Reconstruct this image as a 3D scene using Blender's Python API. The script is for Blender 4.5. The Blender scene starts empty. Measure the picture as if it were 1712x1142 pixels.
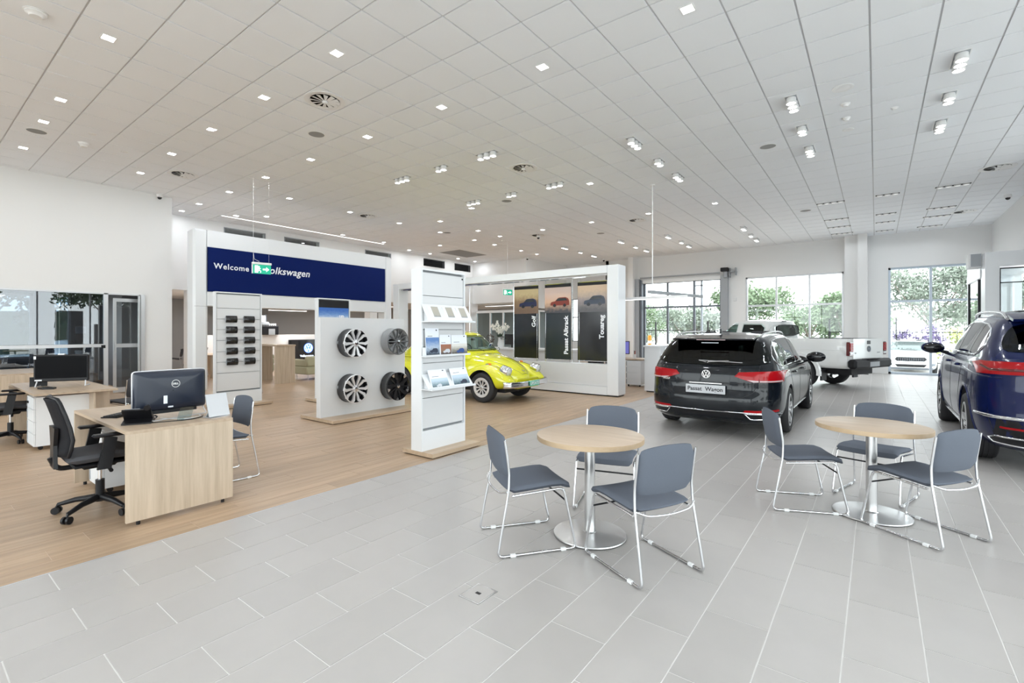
import bpy, bmesh, math, random
from mathutils import Vector, Matrix
from mathutils.bvhtree import BVHTree
PI = math.pi
C = bpy.context.scene.collection
SC = bpy.context.scene
R = random.Random(7)
HC = 4.871          # ceiling height

# ------------------------------------------------------------------ camera
cd = bpy.data.cameras.new('camera'); cam = bpy.data.objects.new('camera', cd); C.objects.link(cam)
cam.location = (0, 0, 1.5); cam.rotation_euler = (PI/2, 0, 0.665)
cd.sensor_fit = 'HORIZONTAL'; cd.sensor_width = 36; cd.lens = 807.8/1712*36
cd.shift_x = 24.5/1712; cd.shift_y = -17.9/1712; cd.clip_start = 0.05; cd.clip_end = 400
SC.camera = cam
# ------------------------------------------------------------------ sky, exposure
w = bpy.data.worlds.new('sky'); SC.world = w; w.use_nodes = True
nt = w.node_tree; nt.nodes.clear()
bg = nt.nodes.new('ShaderNodeBackground'); out = nt.nodes.new('ShaderNodeOutputWorld')
bg.inputs['Color'].default_value = (0.96, 0.98, 1.0, 1); bg.inputs['Strength'].default_value = 5.0
nt.links.new(bg.outputs[0], out.inputs[0])
SC.view_settings.view_transform = 'Standard'; SC.view_settings.look = 'None'
SC.view_settings.gamma = 1; SC.view_settings.exposure = EXPOSURE = 0.22
SC.view_settings.use_curve_mapping = False
try:
    SC.cycles.use_denoising = True; SC.cycles.use_light_tree = True
    SC.cycles.max_bounces = 10; SC.cycles.diffuse_bounces = 6; SC.cycles.transparent_max_bounces = 16
    SC.cycles.sample_clamp_indirect = 6; SC.cycles.caustics_reflective = False; SC.cycles.caustics_refractive = False
except Exception: pass
LAMP = 4.0          # watts of one recessed downlight
SPOT = 3.0          # watts of one lamp head in the spotlight clusters
EMIT = 14.0

# ------------------------------------------------------------------ materials
MATS = {}
def new_mat(name):
    m = bpy.data.materials.new(name); m.use_nodes = True
    return m, m.node_tree, m.node_tree.nodes['Principled BSDF']
def mat(name, col, rough=0.5, metal=0.0, spec=0.5, coat=0.0, noise=0.0, scale=20.0, bump=0.0, emit=None, estr=0.0, vary=0.0, sheen=0.0):
    if name in MATS: return MATS[name]
    m, nt, p = new_mat(name)
    p.inputs['Roughness'].default_value = rough; p.inputs['Metallic'].default_value = metal
    p.inputs['Specular IOR Level'].default_value = spec
    p.inputs['Coat Weight'].default_value = coat; p.inputs['Coat Roughness'].default_value = 0.03
    p.inputs['Base Color'].default_value = (*col, 1)
    if sheen: p.inputs['Sheen Weight'].default_value = sheen
    last = None
    if noise or bump:
        tc = nt.nodes.new('ShaderNodeTexCoord'); nz = nt.nodes.new('ShaderNodeTexNoise')
        nz.inputs['Scale'].default_value = scale; nz.inputs['Detail'].default_value = 4
        nt.links.new(tc.outputs['Object'], nz.inputs['Vector'])
        if noise:
            mx = nt.nodes.new('ShaderNodeMix'); mx.data_type = 'RGBA'
            mx.inputs[6].default_value = (*[c*(1-noise) for c in col], 1)
            mx.inputs[7].default_value = (*[min(1, c*(1+noise)) for c in col], 1)
            nt.links.new(nz.outputs[0], mx.inputs[0]); nt.links.new(mx.outputs[2], p.inputs['Base Color']); last = mx.outputs[2]
        if bump:
            b = nt.nodes.new('ShaderNodeBump'); b.inputs['Strength'].default_value = bump; b.inputs['Distance'].default_value = 0.01
            nt.links.new(nz.outputs[0], b.inputs['Height']); nt.links.new(b.outputs[0], p.inputs['Normal'])
    if vary:
        oi = nt.nodes.new('ShaderNodeObjectInfo'); hs = nt.nodes.new('ShaderNodeHueSaturation')
        mr = nt.nodes.new('ShaderNodeMapRange'); mr.inputs[3].default_value = 1-vary; mr.inputs[4].default_value = 1+vary
        nt.links.new(oi.outputs['Random'], mr.inputs[0]); nt.links.new(mr.outputs[0], hs.inputs['Value'])
        if last: nt.links.new(last, hs.inputs['Color'])
        else: hs.inputs['Color'].default_value = (*col, 1)
        nt.links.new(hs.outputs[0], p.inputs['Base Color'])
    if emit:
        p.inputs['Emission Color'].default_value = (*emit, 1); p.inputs['Emission Strength'].default_value = estr
    MATS[name] = m; return m
def wood(name, c1, c2, axis, rough=0.4, scale=1.0, vary=0.05, bump=0.0):
    m, nt, p = new_mat(name); N = nt.nodes; L = nt.links
    p.inputs['Roughness'].default_value = rough
    geo = N.new('ShaderNodeTexCoord'); mp = N.new('ShaderNodeMapping')
    s = [22.0*scale]*3; s[axis] = 1.3*scale
    mp.inputs['Scale'].default_value = s
    oi = N.new('ShaderNodeObjectInfo'); cb = N.new('ShaderNodeCombineXYZ'); mu = N.new('ShaderNodeMath'); mu.operation = 'MULTIPLY'; mu.inputs[1].default_value = 50
    L.new(oi.outputs['Random'], mu.inputs[0])
    for i in range(3): L.new(mu.outputs[0], cb.inputs[i])
    L.new(cb.outputs[0], mp.inputs['Location'])
    L.new(geo.outputs['Object'], mp.inputs['Vector'])
    nz = N.new('ShaderNodeTexNoise'); nz.inputs['Scale'].default_value = 1.0; nz.inputs['Detail'].default_value = 6; nz.inputs['Roughness'].default_value = 0.6
    L.new(mp.outputs[0], nz.inputs['Vector'])
    cr = N.new('ShaderNodeValToRGB'); cr.color_ramp.elements[0].position = 0.3; cr.color_ramp.elements[1].position = 0.7
    cr.color_ramp.elements[0].color = (*c1, 1); cr.color_ramp.elements[1].color = (*c2, 1)
    L.new(nz.outputs[0], cr.inputs[0])
    hs = N.new('ShaderNodeHueSaturation'); mr = N.new('ShaderNodeMapRange'); mr.inputs[3].default_value = 1-vary; mr.inputs[4].default_value = 1+vary
    L.new(oi.outputs['Random'], mr.inputs[0]); L.new(mr.outputs[0], hs.inputs['Value']); L.new(cr.outputs[0], hs.inputs['Color'])
    L.new(hs.outputs[0], p.inputs['Base Color'])
    MATS[name] = m; return m
def glass(name, tint=(0.9, 0.95, 0.95), refl=1.0, rough=0.0):
    m = bpy.data.materials.new(name); m.use_nodes = True; nt = m.node_tree; N = nt.nodes; L = nt.links; N.clear()
    o = N.new('ShaderNodeOutputMaterial'); mx = N.new('ShaderNodeMixShader'); tr = N.new('ShaderNodeBsdfTransparent'); gl = N.new('ShaderNodeBsdfGlossy')
    tr.inputs[0].default_value = (*tint, 1); gl.inputs['Roughness'].default_value = rough
    lw = N.new('ShaderNodeLayerWeight'); lw.inputs[0].default_value = .5; pw = N.new('ShaderNodeMath'); pw.operation = 'POWER'; pw.inputs[1].default_value = 5
    fr = N.new('ShaderNodeMath'); fr.operation = 'MULTIPLY_ADD'; fr.inputs[1].default_value = .96; fr.inputs[2].default_value = .04; L.new(lw.outputs['Facing'], pw.inputs[0]); L.new(pw.outputs[0], fr.inputs[0])
    mu = N.new('ShaderNodeMath'); mu.operation = 'MULTIPLY'; mu.inputs[1].default_value = refl; mu.use_clamp = True
    L.new(fr.outputs[0], mu.inputs[0]); L.new(mu.outputs[0], mx.inputs[0]); L.new(tr.outputs[0], mx.inputs[1]); L.new(gl.outputs[0], mx.inputs[2]); L.new(mx.outputs[0], o.inputs[0])
    MATS[name] = m; return m

# ------------------------------------------------------------------ mesh builder
class MB:
    def __init__(s): s.v = []; s.f = []; s.mi = []; s.cur = 0; s.M = None
    def mat(s, i): s.cur = i; return s
    def add(s, vs, fs):
        o = len(s.v)
        if s.M is not None: vs = [tuple(s.M @ Vector(p)) for p in vs]
        s.v += [tuple(p) for p in vs]
        for f in fs: s.f.append([i+o for i in f]); s.mi.append(s.cur)
        return s
    def box(s, x0, x1, y0, y1, z0, z1):
        return s.add([(x0,y0,z0),(x1,y0,z0),(x1,y1,z0),(x0,y1,z0),(x0,y0,z1),(x1,y0,z1),(x1,y1,z1),(x0,y1,z1)],
                     [(0,3,2,1),(4,5,6,7),(0,1,5,4),(1,2,6,5),(2,3,7,6),(3,0,4,7)])
    def rbox(s, x0, x1, y0, y1, z0, z1, b=0.01):
        "box whose corners are chamfered all round"
        b = min(b, (x1-x0)/2.01, (y1-y0)/2.01, (z1-z0)/2.01)
        def ringz(i, z): return [(x0+i,y0+b,z),(x0+b,y0+i,z),(x1-b,y0+i,z),(x1-i,y0+b,z),(x1-i,y1-b,z),(x1-b,y1-i,z),(x0+b,y1-i,z),(x0+i,y1-b,z)]
        vs = ringz(b, z0)+ringz(0, z0+b)+ringz(0, z1-b)+ringz(b, z1)
        fs = [tuple(range(7,-1,-1)), tuple(range(24,32))]
        for k in range(3):
            for i in range(8): fs.append((k*8+i, k*8+(i+1)%8, k*8+8+(i+1)%8, k*8+8+i))
        return s.add(vs, fs)
    def prism(s, poly, a0, a1, axis='z'):
        n = len(poly)
        mk = {'z': lambda p, a: (p[0], p[1], a), 'y': lambda p, a: (p[0], a, p[1]), 'x': lambda p, a: (a, p[0], p[1])}[axis]
        vs = [mk(p, a0) for p in poly]+[mk(p, a1) for p in poly]
        fs = [tuple(range(n))[::-1], tuple(range(n, 2*n))]+[(i, (i+1) % n, n+(i+1) % n, n+i) for i in range(n)]
        return s.add(vs, fs)
    def cyl(s, p0, p1, r0, r1=None, n=16, caps=True):
        r1 = r0 if r1 is None else r1
        p0, p1 = Vector(p0), Vector(p1); d = (p1-p0).normalized()
        a = d.orthogonal().normalized(); b = d.cross(a)
        vs = []
        for p, r in ((p0, r0), (p1, r1)):
            for i in range(n):
                t = 2*PI*i/n; vs.append(p+a*math.cos(t)*r+b*math.sin(t)*r)
        fs = [(i, (i+1) % n, n+(i+1) % n, n+i) for i in range(n)]
        if caps: fs += [tuple(range(n))[::-1], tuple(range(n, 2*n))]
        return s.add(vs, fs)
    def lathe(s, prof, o=(0, 0, 0), axis='z', n=32, close=False):
        "prof = [(radius, height)...]"
        o = Vector(o); vs = []; m = len(prof)
        for r, h in prof:
            for i in range(n):
                t = 2*PI*i/n; c, q = math.cos(t)*r, math.sin(t)*r
                vs.append(o+Vector({'z': (c, q, h), 'x': (h, c, q), 'y': (q, h, c)}[axis]))
        fs = []
        for k in range(m if close else m-1):
            for i in range(n):
                fs.append((k*n+i, k*n+(i+1) % n, ((k+1) % m)*n+(i+1) % n, ((k+1) % m)*n+i))
        if not close:
            if prof[0][0] > 1e-5: fs.append(tuple(range(n))[::-1])
            if prof[-1][0] > 1e-5: fs.append(tuple(range((m-1)*n, m*n)))
        return s.add(vs, fs)
    def tube(s, pts, r, n=8, closed=False, bend=0.0):
        pts = [Vector(p) for p in pts]
        if bend:   # round the corners
            q = []; m = len(pts)
            for i, p in enumerate(pts):
                if not closed and i in (0, m-1): q.append(p); continue
                a, b = pts[i-1], pts[(i+1) % m]
                da, db = (a-p), (b-p); k = min(bend, da.length*0.49, db.length*0.49)
                A, B = p+da.normalized()*k, p+db.normalized()*k
                for t in (0, .25, .5, .75, 1): q.append(A*(1-t)**2+p*2*t*(1-t)+B*t*t)
            pts = q
        m = len(pts); vs = []; prev = None
        for i, p in enumerate(pts):
            if closed: d = pts[(i+1) % m]-pts[i-1]
            else: d = pts[min(i+1, m-1)]-pts[max(i-1, 0)]
            if d.length < 1e-9: d = Vector((0, 0, 1))
            d.normalize()
            if prev is None: a = d.orthogonal().normalized()
            else:
                a = prev-d*prev.dot(d)
                a = a.normalized() if a.length > 1e-6 else d.orthogonal().normalized()
            prev = a; b = d.cross(a)
            rr = r[i] if isinstance(r, (list, tuple)) else r
            for k in range(n):
                t = 2*PI*k/n; vs.append(p+a*math.cos(t)*rr+b*math.sin(t)*rr)
        fs = []
        for i in range(m if closed else m-1):
            for k in range(n): fs.append((i*n+k, i*n+(k+1) % n, ((i+1) % m)*n+(k+1) % n, ((i+1) % m)*n+k))
        if not closed: fs += [tuple(range(n))[::-1], tuple(range((m-1)*n, m*n))]
        return s.add(vs, fs)
    def grid(s, rows, close_u=False):
        m, n = len(rows), len(rows[0]); vs = [p for r in rows for p in r]; fs = []
        for i in range(m-1):
            for j in range(n if close_u else n-1): fs.append((i*n+j, i*n+(j+1) % n, (i+1)*n+(j+1) % n, (i+1)*n+j))
        return s.add(vs, fs)
    def sphere(s, c, r, n=16, m=10, sc=(1, 1, 1)):
        vs = []; 
        for i in range(m+1):
            a = PI*i/m
            for j in range(n):
                b = 2*PI*j/n; vs.append((c[0]+r*sc[0]*math.sin(a)*math.cos(b), c[1]+r*sc[1]*math.sin(a)*math.sin(b), c[2]+r*sc[2]*math.cos(a)))
        fs = [(i*n+j, (i+1)*n+j, (i+1)*n+(j+1) % n, i*n+(j+1) % n) for i in range(m) for j in range(n)]
        return s.add(vs, fs)
    def build(s, name, mats, parent=None, smooth=None, kind=None, loc=None, recalc=True):
        me = bpy.data.meshes.new(name); me.from_pydata(s.v, [], s.f)
        if not isinstance(mats, (list, tuple)): mats = [mats]
        for m in mats: me.materials.append(MATS[m] if isinstance(m, str) else m)
        me.polygons.foreach_set('material_index', s.mi)
        fin(me, smooth, recalc)
        o = bpy.data.objects.new(name, me); C.objects.link(o)
        if parent is not None: o.parent = parent
        if kind: o['kind'] = kind
        if loc: o.location = loc
        return o
def fin(me, smooth=None, recalc=True, weld=False):
    bm = bmesh.new(); bm.from_mesh(me)
    if weld: bmesh.ops.remove_doubles(bm, verts=bm.verts, dist=1e-4)
    if recalc: bmesh.ops.recalc_face_normals(bm, faces=bm.faces)
    if smooth:
        ang = math.radians(smooth)
        for f in bm.faces: f.smooth = True
        for e in bm.edges:
            if len(e.link_faces) == 2:
                e.smooth = e.calc_face_angle(0) < ang
    bm.to_mesh(me); bm.free(); me.update()

def thing(name, label, cat, loc=(0, 0, 0), rotz=0.0, group=None):
    o = bpy.data.objects.new(name, None); C.objects.link(o); o.empty_display_size = 0.1
    o.location = loc; o.rotation_euler = (0, 0, rotz); tag(o, label, cat, group); return o
def tag(o, label, cat, group=None):
    o['label'] = label; o['category'] = cat
    if group: o['group'] = group
    return o
def lab(o, label): o['label'] = label; return o
KIDS = {}
def dup(root, loc, rotz, label, group=None):
    "a copy of a thing with copies of its parts and sub-parts (children listed once)"
    key = root.name
    if key not in KIDS: KIDS[key] = [(ch, list(ch.children)) for ch in root.children]
    r = root.copy(); C.objects.link(r); r.location = loc; r.rotation_euler = (0, 0, rotz); r['label'] = label
    if group: r['group'] = group
    for ch, gs in KIDS[key]:
        c = ch.copy(); C.objects.link(c); c.parent = r
        for g in gs:
            d = g.copy(); C.objects.link(d); d.parent = c
    return r
def text_mesh(txt, size, depth=0.002, bold=0.0, shear=0.0, spacing=1.0, align='LEFT'):
    cu = bpy.data.curves.new('txt', 'FONT'); cu.body = txt; cu.size = size; cu.extrude = depth; cu.offset = bold; cu.shear = shear
    cu.space_character = spacing; cu.align_x = align; cu.resolution_u = 3
    o = bpy.data.objects.new('txt', cu); C.objects.link(o)
    dg = bpy.context.evaluated_depsgraph_get(); me = bpy.data.meshes.new_from_object(o.evaluated_get(dg))
    bpy.data.objects.remove(o); bpy.data.curves.remove(cu); return me
def text(txt, size, M, m, parent=None, name='lettering', fit=None, fity=None, **k):
    me = text_mesh(txt, size, **k)
    if fit:
        xs = [v.co.x for v in me.vertices]; f = fit/(max(xs)-min(xs)); me.transform(Matrix.Translation((-min(xs)*f, 0, 0)) @ Matrix.Diagonal((f, fity or f, 1, 1)))
    me.transform(M); me.materials.clear(); me.materials.append(MATS[m] if isinstance(m, str) else m)
    o = bpy.data.objects.new(name, me); C.objects.link(o)
    if parent is not None: o.parent = parent
    return o
def frame_M(o, x, y):
    "matrix whose local x, y axes are given world vectors, at origin o"
    x = Vector(x).normalized(); y = Vector(y).normalized(); z = x.cross(y)
    M = Matrix.Identity(4)
    for i in range(3): M[i][0], M[i][1], M[i][2], M[i][3] = x[i], y[i], z[i], o[i]
    return M
def vw_logo(M, r, m, parent, name='badge', d=0.004):
    "round emblem: ring with a V over a W"
    b = MB(); b.M = M
    n = 40
    for r0, r1 in ((r*0.88, r),):
        vs = []
        for z in (0, d):
            for rr in (r0, r1):
                vs += [(math.cos(2*PI*i/n)*rr, math.sin(2*PI*i/n)*rr, z) for i in range(n)]
        fs = []
        for i in range(n):
            j = (i+1) % n
            fs += [(2*n+i, 3*n+i, 3*n+j, 2*n+j), (i, j, n+j, n+i), (n+i, n+j, 3*n+j, 3*n+i), (i, 2*n+i, 2*n+j, j)]
        b.add(vs, fs)
    def stroke(x0, y0, x1, y1, t=0.085):
        b.prism([(r*(x0-t), r*y0), (r*(x0+t), r*y0), (r*(x1+t), r*y1), (r*(x1-t), r*y1)], 0, d*0.98)
    for s in (-1, 1):
        stroke(s*0.38, 0.82, s*0.06, 0.10)          # V
        stroke(s*0.74, 0.50, s*0.38, -0.76)         # W outer
        stroke(s*0.06, -0.06, s*0.33, -0.76)        # W inner
    return b.build(name, m, parent)
# ------------------------------------------------------------------ palette
mat('wall_white', (0.77, 0.77, 0.765), 0.6)
mat('panel_white', (0.68, 0.69, 0.70), 0.4)
mat('gloss_white', (0.76, 0.78, 0.80), 0.3)
mat('ceiling_white', (0.85, 0.87, 0.90), 0.8, noise=0.01, scale=60, vary=0.012)
mat('ceiling_grid', (0.60, 0.60, 0.61), 0.6)
mat('tile_grey', (0.415, 0.395, 0.38), 0.34, noise=0.05, scale=5, bump=0.02, vary=0.035)
mat('tile_grey_far', (0.415, 0.395, 0.38), 0.34, noise=0.05, scale=5)
mat('grout', (0.78, 0.77, 0.75), 0.8)
mat('grout_warm', (0.62, 0.52, 0.42), 0.8)
wood('plank_oak', (0.34, 0.235, 0.15), (0.49, 0.35, 0.235), 1, 0.38, vary=0.07)
wood('laminate_x', (0.40, 0.30, 0.21), (0.51, 0.40, 0.295), 0, 0.4, scale=0.8)
wood('laminate_y', (0.42, 0.31, 0.21), (0.55, 0.42, 0.30), 1, 0.4, scale=0.8)
wood('laminate_z', (0.42, 0.33, 0.24), (0.60, 0.49, 0.375), 2, 0.4, scale=0.9)
wood('laminate_edge', (0.46, 0.33, 0.20), (0.52, 0.39, 0.26), 0, 0.5)
mat('chrome', (0.75, 0.76, 0.78), 0.12, 1.0)
mat('steel', (0.62, 0.62, 0.62), 0.28, 1.0)
mat('alu', (0.62, 0.63, 0.65), 0.35, 0.6)
mat('alu_dark', (0.16, 0.18, 0.21), 0.4, 0.3)
mat('frame_blue', (0.55, 0.63, 0.72), 0.4)
mat('black', (0.010, 0.010, 0.012), 0.38, spec=.3)
mat('screen_off', (0.004, 0.004, 0.005), 0.25, spec=.05)
mat('black_gloss', (0.008, 0.008, 0.010), 0.06)
mat('black_matt', (0.02, 0.02, 0.022), 0.75)
mat('rubber', (0.022, 0.022, 0.024), 0.7)
mat('fabric_grey', (0.115, 0.13, 0.16), 0.85, noise=0.12, scale=350, spec=.2)
mat('fabric_dark', (0.075, 0.075, 0.082), 0.9, noise=0.1, scale=300, spec=.2)
mat('mesh_black', (0.012, 0.012, 0.015), 0.8, spec=.2, bump=0.5, scale=400)
mat('plastic_grey', (0.33, 0.35, 0.37), 0.5)
mat('plastic_white', (0.75, 0.76, 0.76), 0.45)
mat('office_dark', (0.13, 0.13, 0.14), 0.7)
mat('office_grey', (0.42, 0.42, 0.42), 0.7)
mat('lounge_grey', (0.33, 0.33, 0.33), 0.7)
mat('sign_blue', (0.003, 0.012, 0.095), 0.5, spec=.08)
mat('sign_white', (0.85, 0.87, 0.92), 0.4)
mat('exit_green', (0.0, 0.26, 0.15), 0.4, emit=(0.0, 0.45, 0.27), estr=0.6)
mat('exit_white', (0.9, 1, 0.95), 0.4, emit=(0.8, 1, 0.92), estr=0.8)
mat('lamp_glow', (1, 1, 1), 0.5, emit=(1, 0.985, 0.95), estr=EMIT)
mat('strip_glow', (1, 1, 1), 0.5, emit=(1, 0.985, 0.95), estr=3.0)
mat('lamp_white', (0.82, 0.82, 0.82), 0.35)
mat('speaker_grey', (0.30, 0.30, 0.30), 0.8)
mat('slot_dark', (0.05, 0.05, 0.055), 0.8)
mat('slat_seam', (0.25, 0.26, 0.27), 0.6)
glass('glass_clear', (0.95, 0.98, 0.98), 1.0)
glass('glass_office', (0.40, 0.44, 0.49), 3.0)
glass('glass_banner', (0.80, 0.85, 0.86), 1.5)
glass('glass_pale', (0.72, 0.80, 0.82), 1.2)

def struct(name, mb, m, parent=None, smooth=None):
    o = mb.build(name, m, parent, smooth)
    if parent is None: o['kind'] = 'structure'
    return o

# ------------------------------------------------------------------ floor
YN, YF = -6.0, 24.6
fl = MB(); fl.box(-4.022, 4.6, YN, 22.1, -0.12, -0.0025)
fl.mat(1).box(-23.0, -4.03, YN, YF, -0.12, -0.0015)
floor = struct('floor', fl, ['grout', 'grout_warm'])
def cam_dist(x, y): return math.hypot(x, y)
c_, s_ = math.cos(0.665), math.sin(0.665)
def in_view(x, y, m=0.5):
    d = -s_*x+c_*y; r = c_*x+s_*y
    return d > 0.3 and -1.03*d-m < r < 1.09*d+m
def laid(name, cells, mats, z0, z1, gap, parent, far_mat, near=300, zmin=1.7, bevel=None, stuff_name=None):
    "cells (x0,x1,y0,y1): the nearest ones in view are parts, the rest one stuff part"
    vis = [c for c in cells if in_view((c[0]+c[1])/2, (c[2]+c[3])/2) and cam_dist((c[0]+c[1])/2, (c[2]+c[3])/2) > zmin*0.6]
    vis.sort(key=lambda c: cam_dist((c[0]+c[1])/2, (c[2]+c[3])/2))
    parts = vis[:near]; ps = set(parts); cache = {}
    for c in parts:
        sx, sy = round(c[1]-c[0], 3), round(c[3]-c[2], 3)
        if (sx, sy) not in cache:
            b = MB(); b.box(-sx/2+gap/2, sx/2-gap/2, -sy/2+gap/2, sy/2-gap/2, z0, z1)
            o = b.build(name, mats, parent); cache[sx, sy] = o.data
        else:
            o = bpy.data.objects.new(name, cache[sx, sy]); C.objects.link(o); o.parent = parent
        o.location = ((c[0]+c[1])/2, (c[2]+c[3])/2, 0)
    b = MB()
    for c in cells:
        if c in ps: continue
        b.box(c[0]+gap/2, c[1]-gap/2, c[2]+gap/2, c[3]-gap/2, z0, z1)
    o = b.build(stuff_name or name+'_field', far_mat, parent); o['kind'] = 'stuff'
    return o
cells = []
for r in range(0, 29):
    x0 = -4.022+0.3*r; x1 = x0+0.3
    j = -22+(r % 2)
    while 0.638+0.3*j < 22.0:
        y0 = 0.638+0.3*j; y1 = y0+0.6
        cells.append((round(x0, 3), round(min(x1, 4.6), 3), round(y0, 3), round(min(y1, 22.0), 3))); j += 2
laid('floor_tile', cells, 'tile_grey', -0.05, 0.0, 0.0065, floor, 'tile_grey_far')
cells = []
offs = [1.497, 0.689, 0.926, 0.2, 1.25, 0.45, 1.0]
for r in range(0, 92):
    x1 = -4.040-0.2045*r; x0 = x1-0.2045
    y = offs[r % 7]-1.2*6
    while y < YF-0.1:
        if x0 > -14.3 or y > 4.0 or x0 > -18.2: cells.append((round(x0, 4), round(x1, 4), round(y, 3), round(min(y+1.2, YF), 3)))
        y += 1.2
laid('floor_plank', cells, 'plank_oak', -0.05, 0.0, 0.0035, floor, 'plank_oak')
b = MB(); b.box(-4.036, -4.024, YN, 22, -0.05, 0.0008); b.build('threshold_strip', 'alu', floor)

# ------------------------------------------------------------------ ceiling
cb = MB()
cb.box(-16.6, 4.8, YN, 24.6, HC+0.012, HC+0.1)
ceil = struct('ceiling', cb, 'ceiling_grid')
cells = []
for i in range(-10, 26):
    for j in range(-18, 33):
        x1 = -1.2565-0.6*i; x0 = x1-0.6; y0 = 4.914+0.6*j; y1 = y0+0.6
        if x1 < -16.5 or (y0 > 21.6 and not -13.2 < x0 < -10): continue
        if y0 > 18.5 and x1 < -12.8: continue
        cells.append((round(x0, 4), round(x1, 4), round(y0, 4), round(y1, 4)))
laid('ceiling_panel', cells, 'ceiling_white', HC, HC+0.012, 0.02, ceil, 'ceiling_white', zmin=0.5)

# ------------------------------------------------------------------ walls
def wall_x(name, x0, x1, y0, y1, z0, z1, holes, m='wall_white'):
    "wall slab between x0 and x1 with rectangular holes (ya, yb, za, zb)"
    b = MB(); ys = sorted({y0, y1, *[h[0] for h in holes], *[h[1] for h in holes]})
    for a, c in zip(ys, ys[1:]):
        hs = sorted([(h[2], h[3]) for h in holes if h[0] <= a+1e-6 and h[1] >= c-1e-6]); z = z0
        for p, q in hs:
            if p > z+1e-6: b.box(x0, x1, a, c, z, p)
            z = q
        if z < z1-1e-6: b.box(x0, x1, a, c, z, z1)
    return struct(name, b, m)
def wall_y(name, y0, y1, x0, x1, z0, z1, holes, m='wall_white'):
    b = MB(); xs = sorted({x0, x1, *[h[0] for h in holes], *[h[1] for h in holes]})
    for a, c in zip(xs, xs[1:]):
        hs = sorted([(h[2], h[3]) for h in holes if h[0] <= a+1e-6 and h[1] >= c-1e-6]); z = z0
        for p, q in hs:
            if p > z+1e-6: b.box(a, c, y0, y1, z, p)
            z = q
        if z < z1-1e-6: b.box(a, c, y0, y1, z, z1)
    return struct(name, b, m)
TOP = HC+0.02
# left office wall with glazing and doorway
wall_x('wall_left', -14.25, -14.05, YN, 4.40, 0, TOP, [(-3.0, 3.96, 0, 2.37)])
# clerestory wall over the lounge
wall_x('wall_back', -16.2, -16.0, 4.40, 18.45, 2.70, TOP, [(6.586, 7.898, 4.475, 4.735), (8.538, 9.874, 4.475, 4.735), (11.867, 13.19, 4.475, 4.735),
       (15.03, 16.37, 4.43, 4.76), (17.06, 18.2, 4.43, 4.76)])
wall_y('wall_passage', 4.40, 4.55, -22.2, -14.05, 0, TOP, [])
wall_y('wall_alcove_left', 18.40, 18.60, -16.2, -12.75, 2.85, TOP, [])
wall_x('wall_alcove_side', -12.95, -12.75, 18.6, 22.1, 0, TOP, [(18.7, 21.6, 0, 2.6)])
wall_y('wall_alcove_back', 22.1, 22.3, -12.95, -10.2, 0, TOP, [(-12.45, -11.6, 0.95, 3.15)])
wall_x('wall_alcove_right', -10.3, -10.15, 21.65, 22.3, 0, TOP, [])
wall_y('wall_far', 21.65, 21.85, -10.3, 3.0, 0, TOP, [(-8.44, -5.08, 0, 3.72), (-4.17, -0.93, 0.0, 3.66), (0.33, 2.60, 0.0, 3.69)])
wall_x('wall_right', 2.87, 3.05, 13.4, 21.85, 0, TOP, [(15.9, 18.7, 0, 3.0)])
wall_x('wall_shopfront', 4.6, 4.75, YN, 13.4, 0, TOP, [(-5.5, 13.0, 0.0, 4.0)])
wall_y('wall_return', 13.3, 13.45, 2.9, 4.75, 0, TOP, [])
wall_y('wall_behind', YN-0.15, YN, -18, 4.75, 0, TOP, [(-13.5, 4.2, 0.0, 4.0)])
b = MB(); b.box(-0.89, -0.51, 21.2, 21.65, 0, TOP); struct('trim_1', b, 'wall_white')
b = MB(); b.box(-0.51, -0.24, 20.95, 21.65, 0, TOP); struct('trim_2', b, 'wall_white')
b = MB(); b.box(-8.95, -8.72, 21.1, 21.65, 0, TOP); struct('trim_3', b, 'wall_white')
b = MB(); b.box(-16.2, -15.85, 5.55, 6.0, 0, 2.7); b.box(-16.2, -15.85, 12.0, 12.35, 0, 2.7); b.box(-16.2, -15.85, 18.1, 18.6, 0, 2.85); struct('trim_4', b, 'wall_white')

# rooms behind: floors are shared; walls and soffits
b = MB(); b.box(-22.2, -22.0, 4.4, 20.0, 0, 2.9); struct('wall_lounge_back', b, 'lounge_grey')
b = MB(); b.box(-22.2, -16.2, 4.4, 22.2, 2.78, 2.95); b.box(-16.2, -12.95, 18.6, 22.2, 2.82, 2.95); struct('ceiling_lounge', b, 'wall_white')
b = MB(); b.box(-22.2, -12.95, 22.0, 22.2, 0, 2.9); struct('wall_offices_far', b, 'office_grey')
b = MB(); b.box(-19.3, -19.1, 7.0, 13.0, 0, 1.30); b.box(-19.35, -19.10, 6.9, 13.1, 1.30, 1.34); struct('wall_lounge_half', b, 'wall_white')
# mezzanine seen through the clerestory
b = MB(); b.box(-19, -18.8, 5, 19, 3.0, TOP); b.box(-19, -16.2, 5, 19, HC-0.02, TOP+0.05); struct('wall_mezzanine', b, 'office_grey')
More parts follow.
